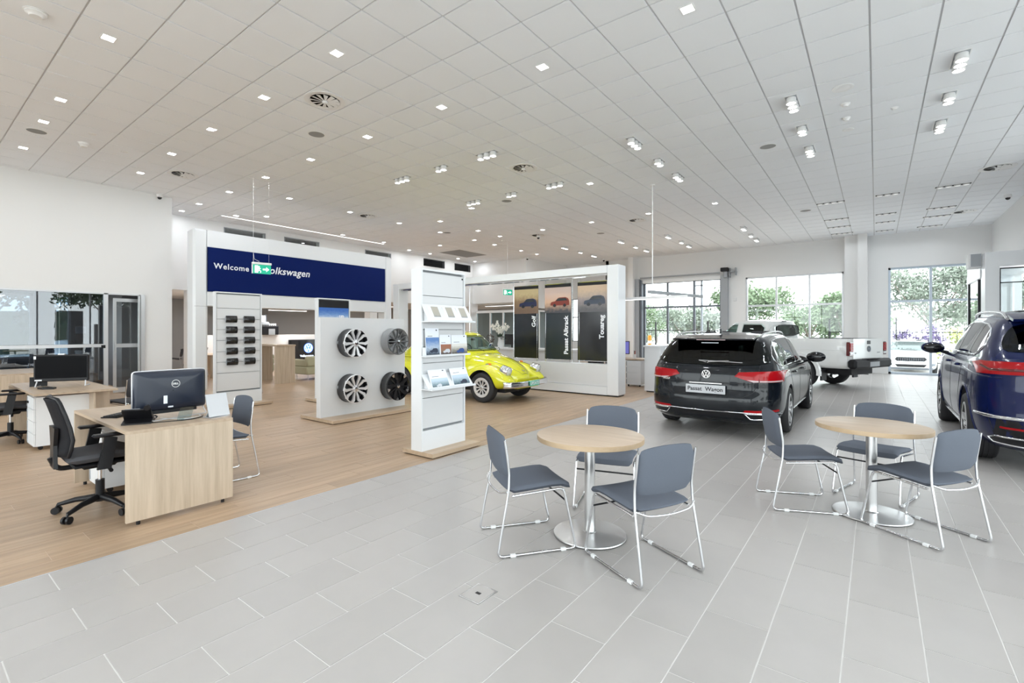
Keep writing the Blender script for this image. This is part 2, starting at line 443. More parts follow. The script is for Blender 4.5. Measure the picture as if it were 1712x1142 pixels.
# office behind the left glazing
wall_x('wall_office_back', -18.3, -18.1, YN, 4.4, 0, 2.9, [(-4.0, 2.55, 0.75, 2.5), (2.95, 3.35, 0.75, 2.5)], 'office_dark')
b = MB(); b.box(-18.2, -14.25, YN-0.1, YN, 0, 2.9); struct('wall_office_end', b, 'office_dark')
for i_, (a_, c_2, ms) in enumerate(((-4.0, 2.55, (-2.0, 0.0, 1.7)), (2.95, 3.35, ()))):
    f = MB(); f.box(-18.25, -18.15, a_, c_2, .75, .80); f.box(-18.25, -18.15, a_, c_2, 2.45, 2.5)
    for y in (a_, *ms, c_2-.05): f.box(-18.25, -18.15, y, y+.05, .8, 2.45)
    o = struct('window_%d' % (13+i_), f, 'plastic_grey'); g = MB(); g.box(-18.21, -18.20, a_, c_2, .8, 2.45); g.build('glass_pane', 'glass_pale', o)
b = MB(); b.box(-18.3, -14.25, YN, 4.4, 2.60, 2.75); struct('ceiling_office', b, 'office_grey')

# clerestory windows and grilles
for i, (a, c) in enumerate([(6.586, 7.898), (8.538, 9.874), (11.867, 13.19)]):
    f = MB(); t = 0.03
    f.box(-16.02, -15.99, a, c, 4.475, 4.475+t); f.box(-16.02, -15.99, a, c, 4.735-t, 4.735); f.box(-16.02, -15.99, a, a+t, 4.475, 4.735); f.box(-16.02, -15.99, c-t, c, 4.475, 4.735)
    o = struct('window_%d' % (i+1), f, 'plastic_grey')
    g = MB(); g.box(-16.05, -16.04, a, c, 4.475, 4.735); g.build('glass_pane', 'glass_clear', o)
for i, (a, c) in enumerate([(15.03, 16.37), (17.06, 18.2)]):
    t = thing('air_grille', ['black wall grille near the ceiling, left one of the pair beside the blue sign', 'black wall grille near the ceiling, right one of the pair beside the blue sign'][i], 'vent', (-16.0, (a+c)/2, 4.43), 0, 'black wall grilles')
    h = (c-a)/2; f = MB(); f.box(-0.18, -0.12, -h, h, 0, 0.33); f.build('backing', 'slot_dark', t)
    f = MB(); f.box(-0.02, 0.01, -h, h, 0, 0.015); f.box(-0.02, 0.01, -h, h, 0.315, 0.33); f.box(-0.02, 0.01, -h, -h+.02, 0, 0.33); f.box(-0.02, 0.01, h-.02, h, 0, 0.33); f.build('frame', 'black', t)
    for k in range(7):
        f = MB(); f.box(-0.10, -0.01, -h+.02, h-.02, 0.035+k*0.042, 0.043+k*0.042); f.build('slat', 'black', t)

# ------------------------------------------------------------------ left office glazing
gz = MB(); A = -14.10; B_ = -14.02
gz.box(A, B_, 3.17, 3.25, 0, 2.37)
gz.box(A, B_, -3.0, 3.17, 1.125, 1.195)
gz.box(A, B_, -3.0, 3.96, 2.345, 2.37); gz.box(A, B_, -3.0, 3.17, 0, 0.05)
gz.box(A, B_, -1.05, -1.0, 0, 2.37)
win = struct('window_4', gz, 'alu')
for (a, c, z0, z1) in ((-3, -1.05, 0.05, 1.125), (-3, -1.05, 1.195, 2.345), (-1.0, 2.40, 0.05, 1.125), (2.405, 3.17, 0.05, 1.125), (-1.0, 2.40, 1.195, 2.345), (2.405, 3.17, 1.195, 2.345)):
    g = MB(); g.box(-14.07, -14.06, a, c, z0, z1); g.build('glass_pane', 'glass_office', win)
# doorway: jambs, dark reveal and two glazed sliding leaves
d = MB(); d.box(-14.1, -14.0, 3.88, 3.96, 0, 2.37); d.box(-14.1, -14.02, 3.84, 3.87, 0, 2.37)
door = struct('door_1', d, 'alu')
def leaf(parent, x, y0, y1, m='alu'):
    f = MB(); t = 0.06
    f.box(x-.02, x+.02, y0, y0+t, 0.02, 2.28); f.box(x-.02, x+.02, y1-t, y1, 0.02, 2.28); f.box(x-.02, x+.02, y0+t, y1-t, 2.2, 2.28); f.box(x-.02, x+.02, y0+t, y1-t, 0.02, 0.14); f.box(x-.02, x+.02, y0+t, y1-t, 1.10, 1.19)
    o = f.build('door_leaf', m, parent)
    g = MB(); g.box(x-.005, x+.005, y0+t, y1-t, 0.14, 1.10); g.box(x-.005, x+.005, y0+t, y1-t, 1.19, 2.2); g.build('glass_pane', 'glass_clear', o)
    h = MB(); h.tube([(x+.03, y0+.03, 0.98), (x+.07, y0+.03, 0.98), (x+.07, y0+.03, 1.25), (x+.03, y0+.03, 1.25)], 0.008); h.build('door_handle', 'steel', o)
leaf(door, -14.35, 3.42, 4.02); leaf(door, -14.5, 4.0, 4.36)
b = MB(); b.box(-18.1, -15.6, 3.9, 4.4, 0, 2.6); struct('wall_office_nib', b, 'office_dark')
ob = MB(); ob.box(-14.045, -14.015, 3.12, 3.20, 1.10, 1.17); tag(ob.build('door_lock', 'black'), 'black lock box on the door frame of the glazed office', 'lock')

# ------------------------------------------------------------------ far windows
def glazed_y(idx, y, x0, x1, z0, z1, xs, zs, m, t=0.055, pane='glass_clear', dep=0.12):
    f = MB(); f.box(x0, x0+t, y-dep/2, y+dep/2, z0, z1); f.box(x1-t, x1, y-dep/2, y+dep/2, z0, z1)
    f.box(x0, x1, y-dep/2, y+dep/2, z1-t, z1); f.box(x0, x1, y-dep/2, y+dep/2, z0, z0+t)
    o = struct('window_%d' % idx, f, m)
    for x in xs: g = MB(); g.box(x-t/2, x+t/2, y-dep/2, y+dep/2, z0+t, z1-t); g.build('mullion', m, o)
    for z in zs: g = MB(); g.box(x0+t, x1-t, y-dep/2+.005, y+dep/2-.005, z-t/2, z+t/2); g.build('transom', m, o)
    X = [x0]+list(xs)+[x1]; Z = [z0]+list(zs)+[z1]
    for a, c in zip(X, X[1:]):
        for p, q in zip(Z, Z[1:]): g = MB(); g.box(a+t/2, c-t/2, y-.004, y+.004, p+t/2, q-t/2); g.build('glass_pane', pane, o)
    return o
w5 = glazed_y(5, 21.75, -8.44, -5.08, 0, 3.72, [-7.345, -6.20], [2.555], 'alu_dark', 0.08)
g = MB(); g.box(-5.93, -5.86, 21.7, 21.8, 0.05, 3.65); g.box(-6.2, -5.86, 21.7, 21.8, 3.42, 3.47); g.build('door_post', 'frame_blue', w5)
glazed_y(6, 21.75, -4.17, -0.93, 0.0, 3.66, [-3.09, -1.99], [2.50], 'alu', 0.06)
glazed_y(7, 21.75, 0.33, 2.60, 0.0, 3.69, [1.44], [2.52], 'frame_blue', 0.07)
glazed_y(8, 22.2, -12.45, -11.6, 0.95, 3.15, [], [2.2], 'plastic_grey', 0.05)
# door track, jamb covers and motor around window 5
t = thing('roller_door_track', 'grey roller door track with side guides framing the window left of the wagon', 'door track', (-6.8, 21.6, 0))
g = MB(); g.rbox(-1.99, -1.73, -0.28, 0.05, 0, 3.86, 0.01); g.build('guide', 'plastic_grey', t)
g = MB(); g.box(-1.70, -1.62, -0.16, 0.05, 0, 3.80); g.build('guide', 'alu_dark', t)
g = MB(); g.rbox(1.72, 2.0, -0.16, 0.05, 0, 3.80, 0.01); g.build('guide', 'plastic_grey', t)
g = MB(); g.box(-1.62, 1.72, -0.10, 0.05, 3.66, 3.80); g.build('header_rail', 'plastic_white', t)
g = MB(); g.cyl((-1.7, -0.16, 3.9), (1.7, -0.16, 3.9), 0.035); g.build('shaft', 'plastic_grey', t)
t = thing('door_motor', 'small black and grey door motor mounted at the window corner above the black wagon', 'motor', (-4.9, 21.55, 3.72))
g = MB(); g.rbox(-0.16, 0.14, -0.22, 0.0, 0.22, 0.38, 0.02); g.build('motor_housing', 'black', t)
g = MB(); g.rbox(-0.05, 0.10, -0.18, 0.0, -0.04, 0.22, 0.02); g.build('gearbox', 'plastic_grey', t)
g = MB(); g.box(0.16, 0.42, -0.14, 0.1, 0.18, 0.21); g.box(0.16, 0.18, -0.14, 0.1, -0.02, 0.36); g.box(0.38, 0.40, -0.14, 0.1, 0.05, 0.36); g.build('bracket', 'plastic_grey', t)
t = MB(); t.rbox(-4.62, -4.50, 21.61, 21.66, 2.72, 2.86, 0.01); tag(t.build('wall_sensor', 'plastic_white'), 'small white sensor on the wall between the two far windows', 'sensor')

# ------------------------------------------------------------------ shopfront behind and beside the camera (mullions and glass)
def front_x(idx, x, y0, y1, n):
    f = MB(); f.box(x-.05, x+.05, y0, y1, 0, .1); f.box(x-.05, x+.05, y0, y1, 3.9, 4.0)
    for k in range(n+1):
        y = y0+(y1-y0)*k/n; f.box(x-.05, x+.05, y-.03, y+.03, .1, 3.9)
    o = struct('window_%d' % idx, f, 'alu'); g = MB(); g.box(x-.004, x+.004, y0, y1, .1, 3.9); g.build('glass_pane', 'glass_clear', o)
front_x(9, 4.67, -5.5, 13.0, 9)
f = MB(); f.box(-13.5, 4.2, YN-.1, YN, 0, .1); f.box(-13.5, 4.2, YN-.1, YN, 3.9, 4.0)
for k in range(10): f.box(-13.5+k*1.966-.03, -13.5+k*1.966+.03, YN-.1, YN, .1, 3.9)
o = struct('window_10', f, 'alu'); g = MB(); g.box(-13.5, 4.2, YN-.054, YN-.046, .1, 3.9); g.build('glass_pane', 'glass_clear', o)

# ------------------------------------------------------------------ entry airlock
al = MB(); X0, Y0, Y1 = 2.0, 15.9, 18.7
al.box(X0, 2.87, Y0, Y1, 2.99, 3.33)                  # header / roof
al.box(X0, X0+.24, Y0, Y0+.12, 0, 2.99)               # corner post
al.box(X0, X0+.10, Y0+.12, Y0+.55, 0, 2.99)
al.box(X0, X0+.10, Y1-.10, Y1, 0, 2.99)
al.box(X0+.1, 2.87, Y1-.08, Y1, 2.8, 2.99)
airlock = thing('entry_airlock', 'white glazed entry airlock box with black-edged doors behind the dark blue car', 'airlock', (0, 0, 0))
al.build('casing', 'gloss_white', airlock)
g = MB(); g.box(X0-.02, X0+.06, Y0+.55, Y1-.1, 2.78, 2.99); g.build('door_header', 'gloss_white', airlock)
for y in (Y0+.56, Y0+1.02, Y1-.16): g = MB(); g.box(X0, X0+.06, y, y+.05, 0, 2.78); g.build('door_frame', 'black', airlock)
g = MB(); g.box(X0+.025, X0+.033, Y0+1.07, Y1-.16, 0.02, 2.76); g.build('glass_pane', 'glass_banner', airlock)
g = MB(); g.box(X0+.24, X0+.255, Y0-.01, Y0+.06, 0, 2.94); g.box(X0+.24, 2.87, Y0-.01, Y0+.06, 2.925, 2.95); g.box(X0+.24, 2.87, Y0-.01, Y0+.06, 2.60, 2.62); g.build('window_frame', 'black', airlock)
g = MB(); g.box(X0+.255, 2.87, Y0+.02, Y0+.03, 0, 2.925); g.build('glass_pane', 'glass_banner', airlock)
t = thing('air_curtain', 'white and grey door heater box on the corner of the entry airlock', 'heater', (2.0, 16.5, 3.0))
g = MB(); g.rbox(-0.24, 0.0, -0.22, 0.22, 0.02, 0.38, 0.02); g.build('housing', 'plastic_white', t)
g = MB(); g.box(-0.20, -0.02, -0.225, -0.218, 0.05, 0.35); g.build('side_panel', 'plastic_grey', t)
t = MB(); t.sphere((2.06, 16.42, 2.72), 0.045, 12, 8); tag(t.build('door_sensor', 'plastic_white', smooth=40), 'small round white sensor inside the airlock doorway', 'sensor')
# ------------------------------------------------------------------ welcome portal with the blue sign
PX = -13.0
t = thing('sign_portal', 'big white free-standing portal framing the blue welcome sign', 'portal', (PX, 0, 0))
b = MB(); ya, yb = 4.66, 10.76
def portal_box(b, y0, y1, z0, z1): b.rbox(-0.42, 0, y0, y1, z0, z1, 0.05)
b.rbox(-0.42, 0, ya, 4.99, 0, 4.0, 0.05); b.build('leg', 'gloss_white', t)
b = MB(); b.rbox(-0.42, 0, 10.46, yb, 0, 4.0, 0.05); b.build('leg', 'gloss_white', t)
b = MB(); b.box(-0.40, -0.005, 4.97, 10.48, 2.12, 2.47); b.box(-0.40, -0.005, 4.97, 10.48, 3.58, 3.99); b.box(-0.40, -0.06, 4.97, 10.48, 2.47, 3.58); b.build('header', 'gloss_white', t)
b = MB(); b.box(-0.001, 0.001, ya+.02, 4.99, 2.10, 2.106); b.build('joint', 'slat_seam', t)
s = MB(); s.box(PX-0.055, PX+0.012, 4.99, 10.45, 2.475, 3.572)
sg = thing('welcome_sign', 'long dark blue wall sign with white welcome lettering', 'sign', (PX, 4.99, 2.475))
s = MB(); s.box(-0.055, 0.012, 0, 5.46, 0, 1.097); s.build('panel', 'sign_blue', sg)
text('Welcome', 0.27, frame_M((0.014, 0.12, 0.585), (0, 1, 0), (0, 0, 1)), 'sign_white', sg, bold=0.004, spacing=1.13, depth=0.003, fit=.86, name='lettering_welcome')
text('to', 0.27, frame_M((0.014, 1.09, 0.585), (0, 1, 0), (0, 0, 1)), 'sign_white', sg, bold=0.004, spacing=1.06, depth=0.003, name='lettering_to')
text('Volkswagen', 0.27, frame_M((0.014, 1.385, 0.585), (0, 1, 0), (0, 0, 1)), 'sign_white', sg, bold=0.004, spacing=1.06, shear=0.22, depth=0.003, fit=1.33, name='lettering_brand')

# ------------------------------------------------------------------ slat display stands
def slat_stand(x_front, y0, y1, label, seams, thick=0.18, base=None, H=2.25, name='display_stand', m='panel_white', screen=False):
    t = thing(name, label, 'display stand', (x_front, (y0+y1)/2, 0), 0, 'white slatwall stands')
    h = (y1-y0)/2; T = thick
    bx0, bx1, by0, by1 = base or (-0.34, 0.19, -h-0.07, h+0.10)
    b = MB(); b.box(bx0, bx1, by0, by1, 0.012, 0.06); b.build('base_plate', 'laminate_y', t)
    b = MB(); b.box(bx0+.02, bx1-.02, by0+.02, by1-.02, 0, 0.012); b.build('shadow_gap', 'black', t)
    f = MB(); f.box(-T, 0, -h, -h+.022, .06, H); f.box(-T, 0, h-.022, h, .06, H); f.box(-T, 0, -h+.022, h-.022, H-.022, H); f.box(-T, 0, -h+.022, h-.022, .06, .30)
    f.build('frame', 'gloss_white', t)
    f = MB(); f.box(-T+.02, -0.045, -h+.022, h-.022, .30, H-.022); f.build('core_board', 'slat_seam', t)
    zs = [0.325]+seams+[H-.045]
    for a, c in zip(zs, zs[1:]):
        if screen and c > H-.5: continue
        s = MB(); s.box(-0.045, -0.012, -h+.034, h-.034, a+.004, c-.004); s.build('slat_panel', m, t)
    return t
SEAMS = [0.69, 0.89, 1.11, 1.307, 1.515, 1.72, 1.925]
st1 = slat_stand(-4.25, 3.96, 4.735, 'tall white slatwall stand nearest the camera, with three brochure shelves', SEAMS, base=(-0.335, 0.19, -0.39, 0.47))
k = MB(); k.box(-.011, -.006, .33, .35, 2.16, 2.18); k.build('screw_cap', 'black', st1)

# brochure shelves (tilted trays) and brochures
def img_mat(name, top, mid, low, split=0.45):
    m, nt, p = new_mat(name); N = nt.nodes; L = nt.links; p.inputs['Roughness'].default_value = 0.3
    tc = N.new('ShaderNodeTexCoord'); sp = N.new('ShaderNodeSeparateXYZ'); cr = N.new('ShaderNodeValToRGB'); nz = N.new('ShaderNodeTexNoise')
    nz.inputs['Scale'].default_value = 9; nz.inputs['Detail'].default_value = 5
    ma = N.new('ShaderNodeMath'); ma.operation = 'MULTIPLY_ADD'; ma.inputs[1].default_value = 0.35
    L.new(tc.outputs['Generated'], sp.inputs[0]); L.new(tc.outputs['Generated'], nz.inputs['Vector']); L.new(nz.outputs[0], ma.inputs[0]); L.new(sp.outputs['Z'], ma.inputs[2])
    L.new(ma.outputs[0], cr.inputs[0]); e = cr.color_ramp.elements
    e[0].position = split*0.6; e[0].color = (*low, 1); e[1].position = 1.1; e[1].color = (*top, 1)
    n = e.new(split+.17); n.color = (*mid, 1)
    L.new(cr.outputs[0], p.inputs['Base Color']); MATS[name] = m; return m
img_mat('print_sky', (0.10, 0.22, 0.50), (0.42, 0.52, 0.66), (0.05, 0.07, 0.10))
img_mat('print_hills', (0.55, 0.66, 0.78), (0.30, 0.40, 0.46), (0.05, 0.10, 0.12))
img_mat('print_red', (0.34, 0.13, 0.07), (0.30, 0.16, 0.10), (0.06, 0.05, 0.05))
img_mat('print_town', (0.75, 0.74, 0.70), (0.35, 0.33, 0.28), (0.10, 0.09, 0.08))
img_mat('print_room', (0.45, 0.42, 0.36), (0.42, 0.40, 0.35), (0.02, 0.08, 0.20), 0.35)
mat('print_teal', (0.12, 0.42, 0.45), 0.4); mat('paper_white', (0.82, 0.86, 0.92), 0.4); mat('print_ink', (0.02, 0.03, 0.06), 0.5)
mat('print_blue', (0.03, 0.08, 0.28), 0.4); mat('print_silver', (0.6, 0.63, 0.68), 0.4); mat('print_night', (0.03, 0.04, 0.07), 0.4)
SIL = [(0, .0), (.01, .30), (.05, .42), (.25, .52), (.40, .88), (.48, .95), (.80, .97), (.93, .82), (.985, .56), (1, .25), (.99, 0), (.86, 0), (.83, -.13), (.75, -.17), (.68, -.13), (.66, 0), (.33, 0), (.30, -.13), (.22, -.17), (.15, -.13), (.12, 0)]
def shelf(zb, zt, label, tilt):
    t = thing('brochure_shelf', label, 'shelf', (-4.25, 4.35, zb), 0, 'brochure shelves on the near stand')
    dx = 0.13 if tilt else 0.035
    b = MB(); b.prism([(0.004 if tilt else 0.03, zt-zb), (dx, 0.012), (dx, 0.0), (dx-.006, 0.0), (0.0 if tilt else 0.022, zt-zb)], -0.40, 0.385, 'y'); b.build('back_tray', 'gloss_white', t)
    b = MB(); b.box(-0.0, dx+.055, -0.40, 0.385, -.012, -.0005); b.box(dx+.05, dx+.055, -0.40, 0.385, -.0005, .012); b.build('lip', 'gloss_white', t)
    for y in (-.35, .34): b = MB(); b.prism([(-0.01, zt-zb-.05), (-0.01, 0), (dx, 0)], y, y+.008, 'y'); b.build('bracket', 'gloss_white', t)
    return t, dx
def brochure(kind, yc, wd, ht, zb, dx, run, label, pic, ink=True, band=None, car=None):
    """a leaflet leaning on the tray; run = how far it leans back over its height"""
    t = thing('brochure', label, 'brochure', (-4.25+dx+0.012, yc, zb+0.002), 0, 'brochures on the near stand')
    u = Vector((-run, 0, 1)).normalized(); M = frame_M((0, 0, 0), (0, 1, 0), u)
    # local: x along y, y up the sheet, z toward viewer
    b = MB(); b.M = M; b.box(-wd/2, wd/2, 0, ht, -0.008, 0.0); b.build('cover', 'paper_white', t)
    b = MB(); b.M = M; x0, x1, y0, y1 = pic[1:]; b.box(x0*wd-wd/2, x1*wd-wd/2, y0*ht, y1*ht, 0.0, 0.0012); b.build('cover_picture', pic[0], t)
    if car:
        b = MB(); b.M = M; cw = wd*car[1]; b.prism([(p[0]*cw-cw/2+wd*car[2], p[1]*cw*.36+ht*car[3]) for p in SIL], 0.0013, 0.0022); b.build('printed_car', car[0], t)
    if band:
        b = MB(); b.M = M; b.box(-wd/2+band[1]*wd, -wd/2+band[2]*wd, band[3]*ht, band[4]*ht, 0.0, 0.0016); b.build('cover_band', band[0], t)
    if ink:
        b = MB(); b.M = M; b.box(-wd*.36, wd*(.0), ht*ink, ht*(ink+.018), 0, 0.001); b.build('cover_print', 'print_ink', t); b = MB(); b.M = M; b.box(wd*.28, wd*.36, ht*.90, ht*.95, 0, 0.001); b.build('cover_emblem', 'print_ink', t)
    return t
sh1, d1 = shelf(1.615, 1.82, 'top white brochure shelf, tilted, holding three copies of one leaflet', True)
for i, y in enumerate((-0.245, 0.0, 0.24)):
    brochure('a', 4.35+y, 0.165, 0.20, 1.615, d1-.012, 0.55, ['left', 'middle', 'right'][i]+' copy of the blue-edged leaflet on the top shelf of the near stand', ('print_room', .30, 1.0, .10, 1.0), ink=None, band=('print_teal', .0, .55, .0, .10))
sh2, d2 = shelf(1.20, 1.30, 'middle white brochure shelf, upright, holding three different brochures', False)
brochure('b', 4.105, 0.22, 0.33, 1.20, d2, 0.06, 'tall brochure with a blue sky photo, at left on the middle shelf', ('print_sky', 0, 1, 0, .66), ink=.70, car=('print_ink', .62, .08, .12))
brochure('c', 4.325, 0.20, 0.25, 1.20, d2, 0.06, 'brochure with a white car on reddish ground, centre of the middle shelf', ('print_red', .08, 1, 0, .52), ink=.60, car=('print_silver', .62, .08, .12))
brochure('d', 4.58, 0.29, 0.245, 1.20, d2, 0.06, 'wide brochure with a blue car in a town, at right on the middle shelf', ('print_town', 0, 1, 0, .55), ink=.62, car=('print_blue', .5, .05, .10))
sh3, d3 = shelf(0.81, 0.98, 'bottom white brochure shelf, tilted, holding two wide brochures', True)
brochure('e', 4.17, 0.30, 0.235, 0.81, d3-.012, 0.42, 'wide brochure with a misty hill photo, left on the bottom shelf', ('print_hills', .03, .97, .04, .52), ink=.62, car=('print_silver', .3, -.1, .10))
brochure('f', 4.545, 0.31, 0.235, 0.81, d3-.012, 0.42, 'wide brochure with a row of dark cars, right on the bottom shelf', ('print_hills', .03, .97, .04, .60), ink=.72, car=('print_night', .42, .12, .14))

# ------------------------------------------------------------------ stand with dark leather colour samples
st2 = slat_stand(-10.0, 3.96, 4.86, 'white slatwall stand holding ten black upholstery samples', [0.673, 0.886, 1.094, 1.311, 1.523, 1.73, 1.94], thick=0.10, base=(-0.28, 0.24, -0.53, 0.56), H=2.26)
mat('sample_black', (0.012, 0.012, 0.013), 0.25, noise=0.5, scale=12)
for r in range(5):
    for c_i in range(2):
        zz = 1.73-0.209*r-0.002; yy = (4.245 if c_i == 0 else 4.585)+0.004*r
        pos = ['top', 'second', 'third', 'fourth', 'bottom'][r]
        t = thing('upholstery_sample', 'black upholstery sample in the %s row, %s column of the sample stand' % (pos, ['left', 'right'][c_i]), 'sample', (-10.0, yy, zz), 0, 'black upholstery samples')
        b = MB(); rows = []
        for k in range(9):
            a = -0.5+k/8; rows.append([(0.012+0.05*math.cos(a*2.2), -0.105, a*0.135), (0.012+0.05*math.cos(a*2.2), 0.105, a*0.135)])
        b.grid(rows); o = b.build('leather', 'sample_black', t, smooth=60); md = o.modifiers.new('thick', 'SOLIDIFY'); md.thickness = 0.008
        for y_ in (-.0915, .0915): b = MB(); b.box(-0.012, 0.03, y_-.0065, y_+.0065, -0.05, 0.05); b.build('holder', 'plastic_grey', t)

# ------------------------------------------------------------------ stand with screen behind the wheel board
st4 = slat_stand(-9.3, 5.70, 6.50, 'white stand with a lit sky poster behind the wheel display board', SEAMS, thick=0.11, base=(-0.3, 0.2, -0.5, 0.45), H=2.2, screen=True)
img_mat('poster_sky', (0.04, 0.14, 0.48), (0.16, 0.30, 0.62), (0.65, 0.74, 0.86), 0.5)
b = MB(); b.box(-0.045, -0.01, -0.365, 0.365, 1.70, 2.00); b.build('poster', 'poster_sky', st4)
b = MB(); b.box(-0.045, -0.009, -0.365, 0.365, 2.0, 2.16); b.build('poster_header', 'black', st4)
text('up', 0.13, frame_M((-0.006, 0.12, 1.78), (0, 1, 0), (0, 0, 1)), 'sign_white', st4, bold=0.004)

# ------------------------------------------------------------------ white slat stand behind the beetle
st5 = slat_stand(-9.6, 9.35, 10.05, 'white slatwall panel standing behind the yellow car', SEAMS+[2.15, 2.36], thick=0.10, H=2.78, name='slatwall_panel')

# ------------------------------------------------------------------ wheel display board
t = thing('wheel_board', 'white free-standing board on an oak plinth carrying four alloy wheels', 'display board', (-7.2, 5.365, 0))
b = MB(); b.box(-0.56, 0.40, -0.93, 1.02, 0.012, 0.06); b.build('base_plate', 'laminate_y', t)
b = MB(); b.box(-0.53, 0.37, -0.9, 0.99, 0, 0.012); b.build('shadow_gap', 'black', t)
b = MB(); b.box(-0.115, 0, -0.905, 0.905, 0.06, 1.725); b.build('board', 'panel_white', t)
def rim_parts(t, R0, W, style, x0, side=1, m_b='black', m_s='steel', hub='chrome', face_in=0.02):
    """rim with its axis along x; face at x0, barrel going to x0-side*W. style picks the spoke pattern."""
    X = lambda a: x0-side*a
    b = MB(); b.lathe([(R0, X(0)), (R0, X(.012)), (R0*.93, X(.035)), (R0*.90, X(W*.6)), (R0*.97, X(W-.01)), (R0, X(W)), (R0*.95, X(W)), (R0*.86, X(W*.6)), (R0*.88, X(.03)), (R0*.955, X(.0))], axis='x', n=48, close=True)
    b.build('barrel', m_b, t, smooth=35)
    if style == 'turbine' : lip = 'black_gloss'
    else: lip = m_s
    b = MB(); b.lathe([(R0*1.005, X(-.002)), (R0*.95, X(-.004)), (R0*.945, X(.012)), (R0*1.0, X(.012))], axis='x', n=48, close=True); b.build('rim_lip', lip, t, smooth=35)
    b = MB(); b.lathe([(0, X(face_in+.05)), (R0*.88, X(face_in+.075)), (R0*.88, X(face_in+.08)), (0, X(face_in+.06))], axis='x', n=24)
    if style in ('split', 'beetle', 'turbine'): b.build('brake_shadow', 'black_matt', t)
    def spoke(ang, pts, d0, d1, mm, name='spoke', b2=None):
        q = b2 or MB(); ca, sa = math.cos(ang), math.sin(ang); n = len(pts)
        vs = []
        for (y, z) in pts:
            yy, zz = y*ca-z*sa, y*sa+z*ca; rr = math.hypot(y, z)/R0; dish = face_in*(1-rr)
            vs.append((X(dish+d0), yy, zz))
        for (y, z) in pts:
            yy, zz = y*ca-z*sa, y*sa+z*ca; rr = math.hypot(y, z)/R0; dish = face_in*(1-rr)
            vs.append((X(dish+d1), yy, zz))
        q.add(vs, [tuple(range(n)), tuple(range(n, 2*n))[::-1]]+[(i, (i+1) % n, n+(i+1) % n, n+i) for i in range(n)])
        if b2 is None: q.build(name, mm, t)
    if style == 'split':
        for k in range(5):
            a = PI/2+2*PI*k/5+.0
            for s in (-1, 1):
                spoke(a, [(R0*.18, s*R0*.02), (R0*.50, s*R0*.10), (R0*.76, s*R0*.20), (R0*.95, s*R0*.13), (R0*.95, s*R0*.34), (R0*.72, s*R0*.40), (R0*.50, s*R0*.27), (R0*.20, s*R0*.13)], -.002, .03, m_s)
    elif style == 'multi':
        for k in range(12):
            a = PI/2+2*PI*k/12; w = R0*.045
            spoke(a, [(R0*.2, -w*1.2), (R0*.96, -w*.8), (R0*.96, w*.8), (R0*.2, w*1.2)], 0, .03, m_s)
    elif style == 'turbine':
        for k in range(5):
            a = PI/2+2*PI*k/5+.25
            spoke(a, [(R0*.15, -R0*.12), (R0*.55, -R0*.16), (R0*.98, -R0*.10), (R0*.98, R0*.22), (R0*.5, R0*.05), (R0*.15, R0*.08)], -.004, .03, 'black')
            spoke(a+.62, [(R0*.15, -R0*.04), (R0*.97, -R0*.05), (R0*.97, R0*.05), (R0*.15, R0*.04)], 0.0, .028, 'black')
            spoke(a+.30, [(R0*.74, -R0*.04), (R0*.97, -R0*.14), (R0*.985, R0*.12), (R0*.80, R0*.06)], -.008, .01, 'chrome', 'polished_insert')
    elif style == 'five':
        for k in range(5):
            a = PI/2+2*PI*k/5
            spoke(a, [(R0*.15, -R0*.12), (R0*.6, -R0*.09), (R0*.96, -R0*.16), (R0*.96, R0*.16), (R0*.6, R0*.09), (R0*.15, R0*.12)], 0, .03, m_s)
    elif style == 'beetle':
        b = MB(); b.lathe([(R0*.95, X(.0)), (R0*.72, X(.004)), (R0*.70, X(.03)), (R0*.95, X(.03))], axis='x', n=48, close=True); b.build('outer_disc', m_s, t, smooth=30)
        for k in range(10):
            a = 2*PI*k/10
            spoke(a, [(R0*.2, -R0*.06), (R0*.74, -R0*.065), (R0*.74, R0*.065), (R0*.2, R0*.06)], -.004, .02, m_s)
    b = MB(); b.lathe([(0, X(-.002)), (R0*.11, X(-.002)), (R0*.13, X(.004)), (R0*.25, X(.008)), (R0*.26, X(.04)), (0, X(.04))], axis='x', n=28); b.build('hub', m_s if style != 'turbine' else 'black', t, smooth=30)
    b = MB(); b.lathe([(0, X(-.008)), (R0*.12, X(-.006)), (R0*.125, X(.0))], axis='x', n=20); b.build('centre_cap', hub, t, smooth=30)
    b = MB()
    for k in range(5):
        a = 2*PI*(k+.5)/5+PI/2; b.cyl((X(.002), math.cos(a)*R0*.2, math.sin(a)*R0*.2), (X(.02), math.cos(a)*R0*.2, math.sin(a)*R0*.2), R0*.028, n=8)
    b.build('wheel_bolts', 'black', t)
mat('rim_black', (0.012, 0.012, 0.015), 0.18, coat=0.5); mat('rim_polish', (0.78, 0.78, 0.79), 0.3, 0.6)
mat('rim_grey', (0.16, 0.165, 0.17), 0.3, 0.5); mat('rim_barrel_grey', (0.33, 0.34, 0.35), 0.45, 0.2)
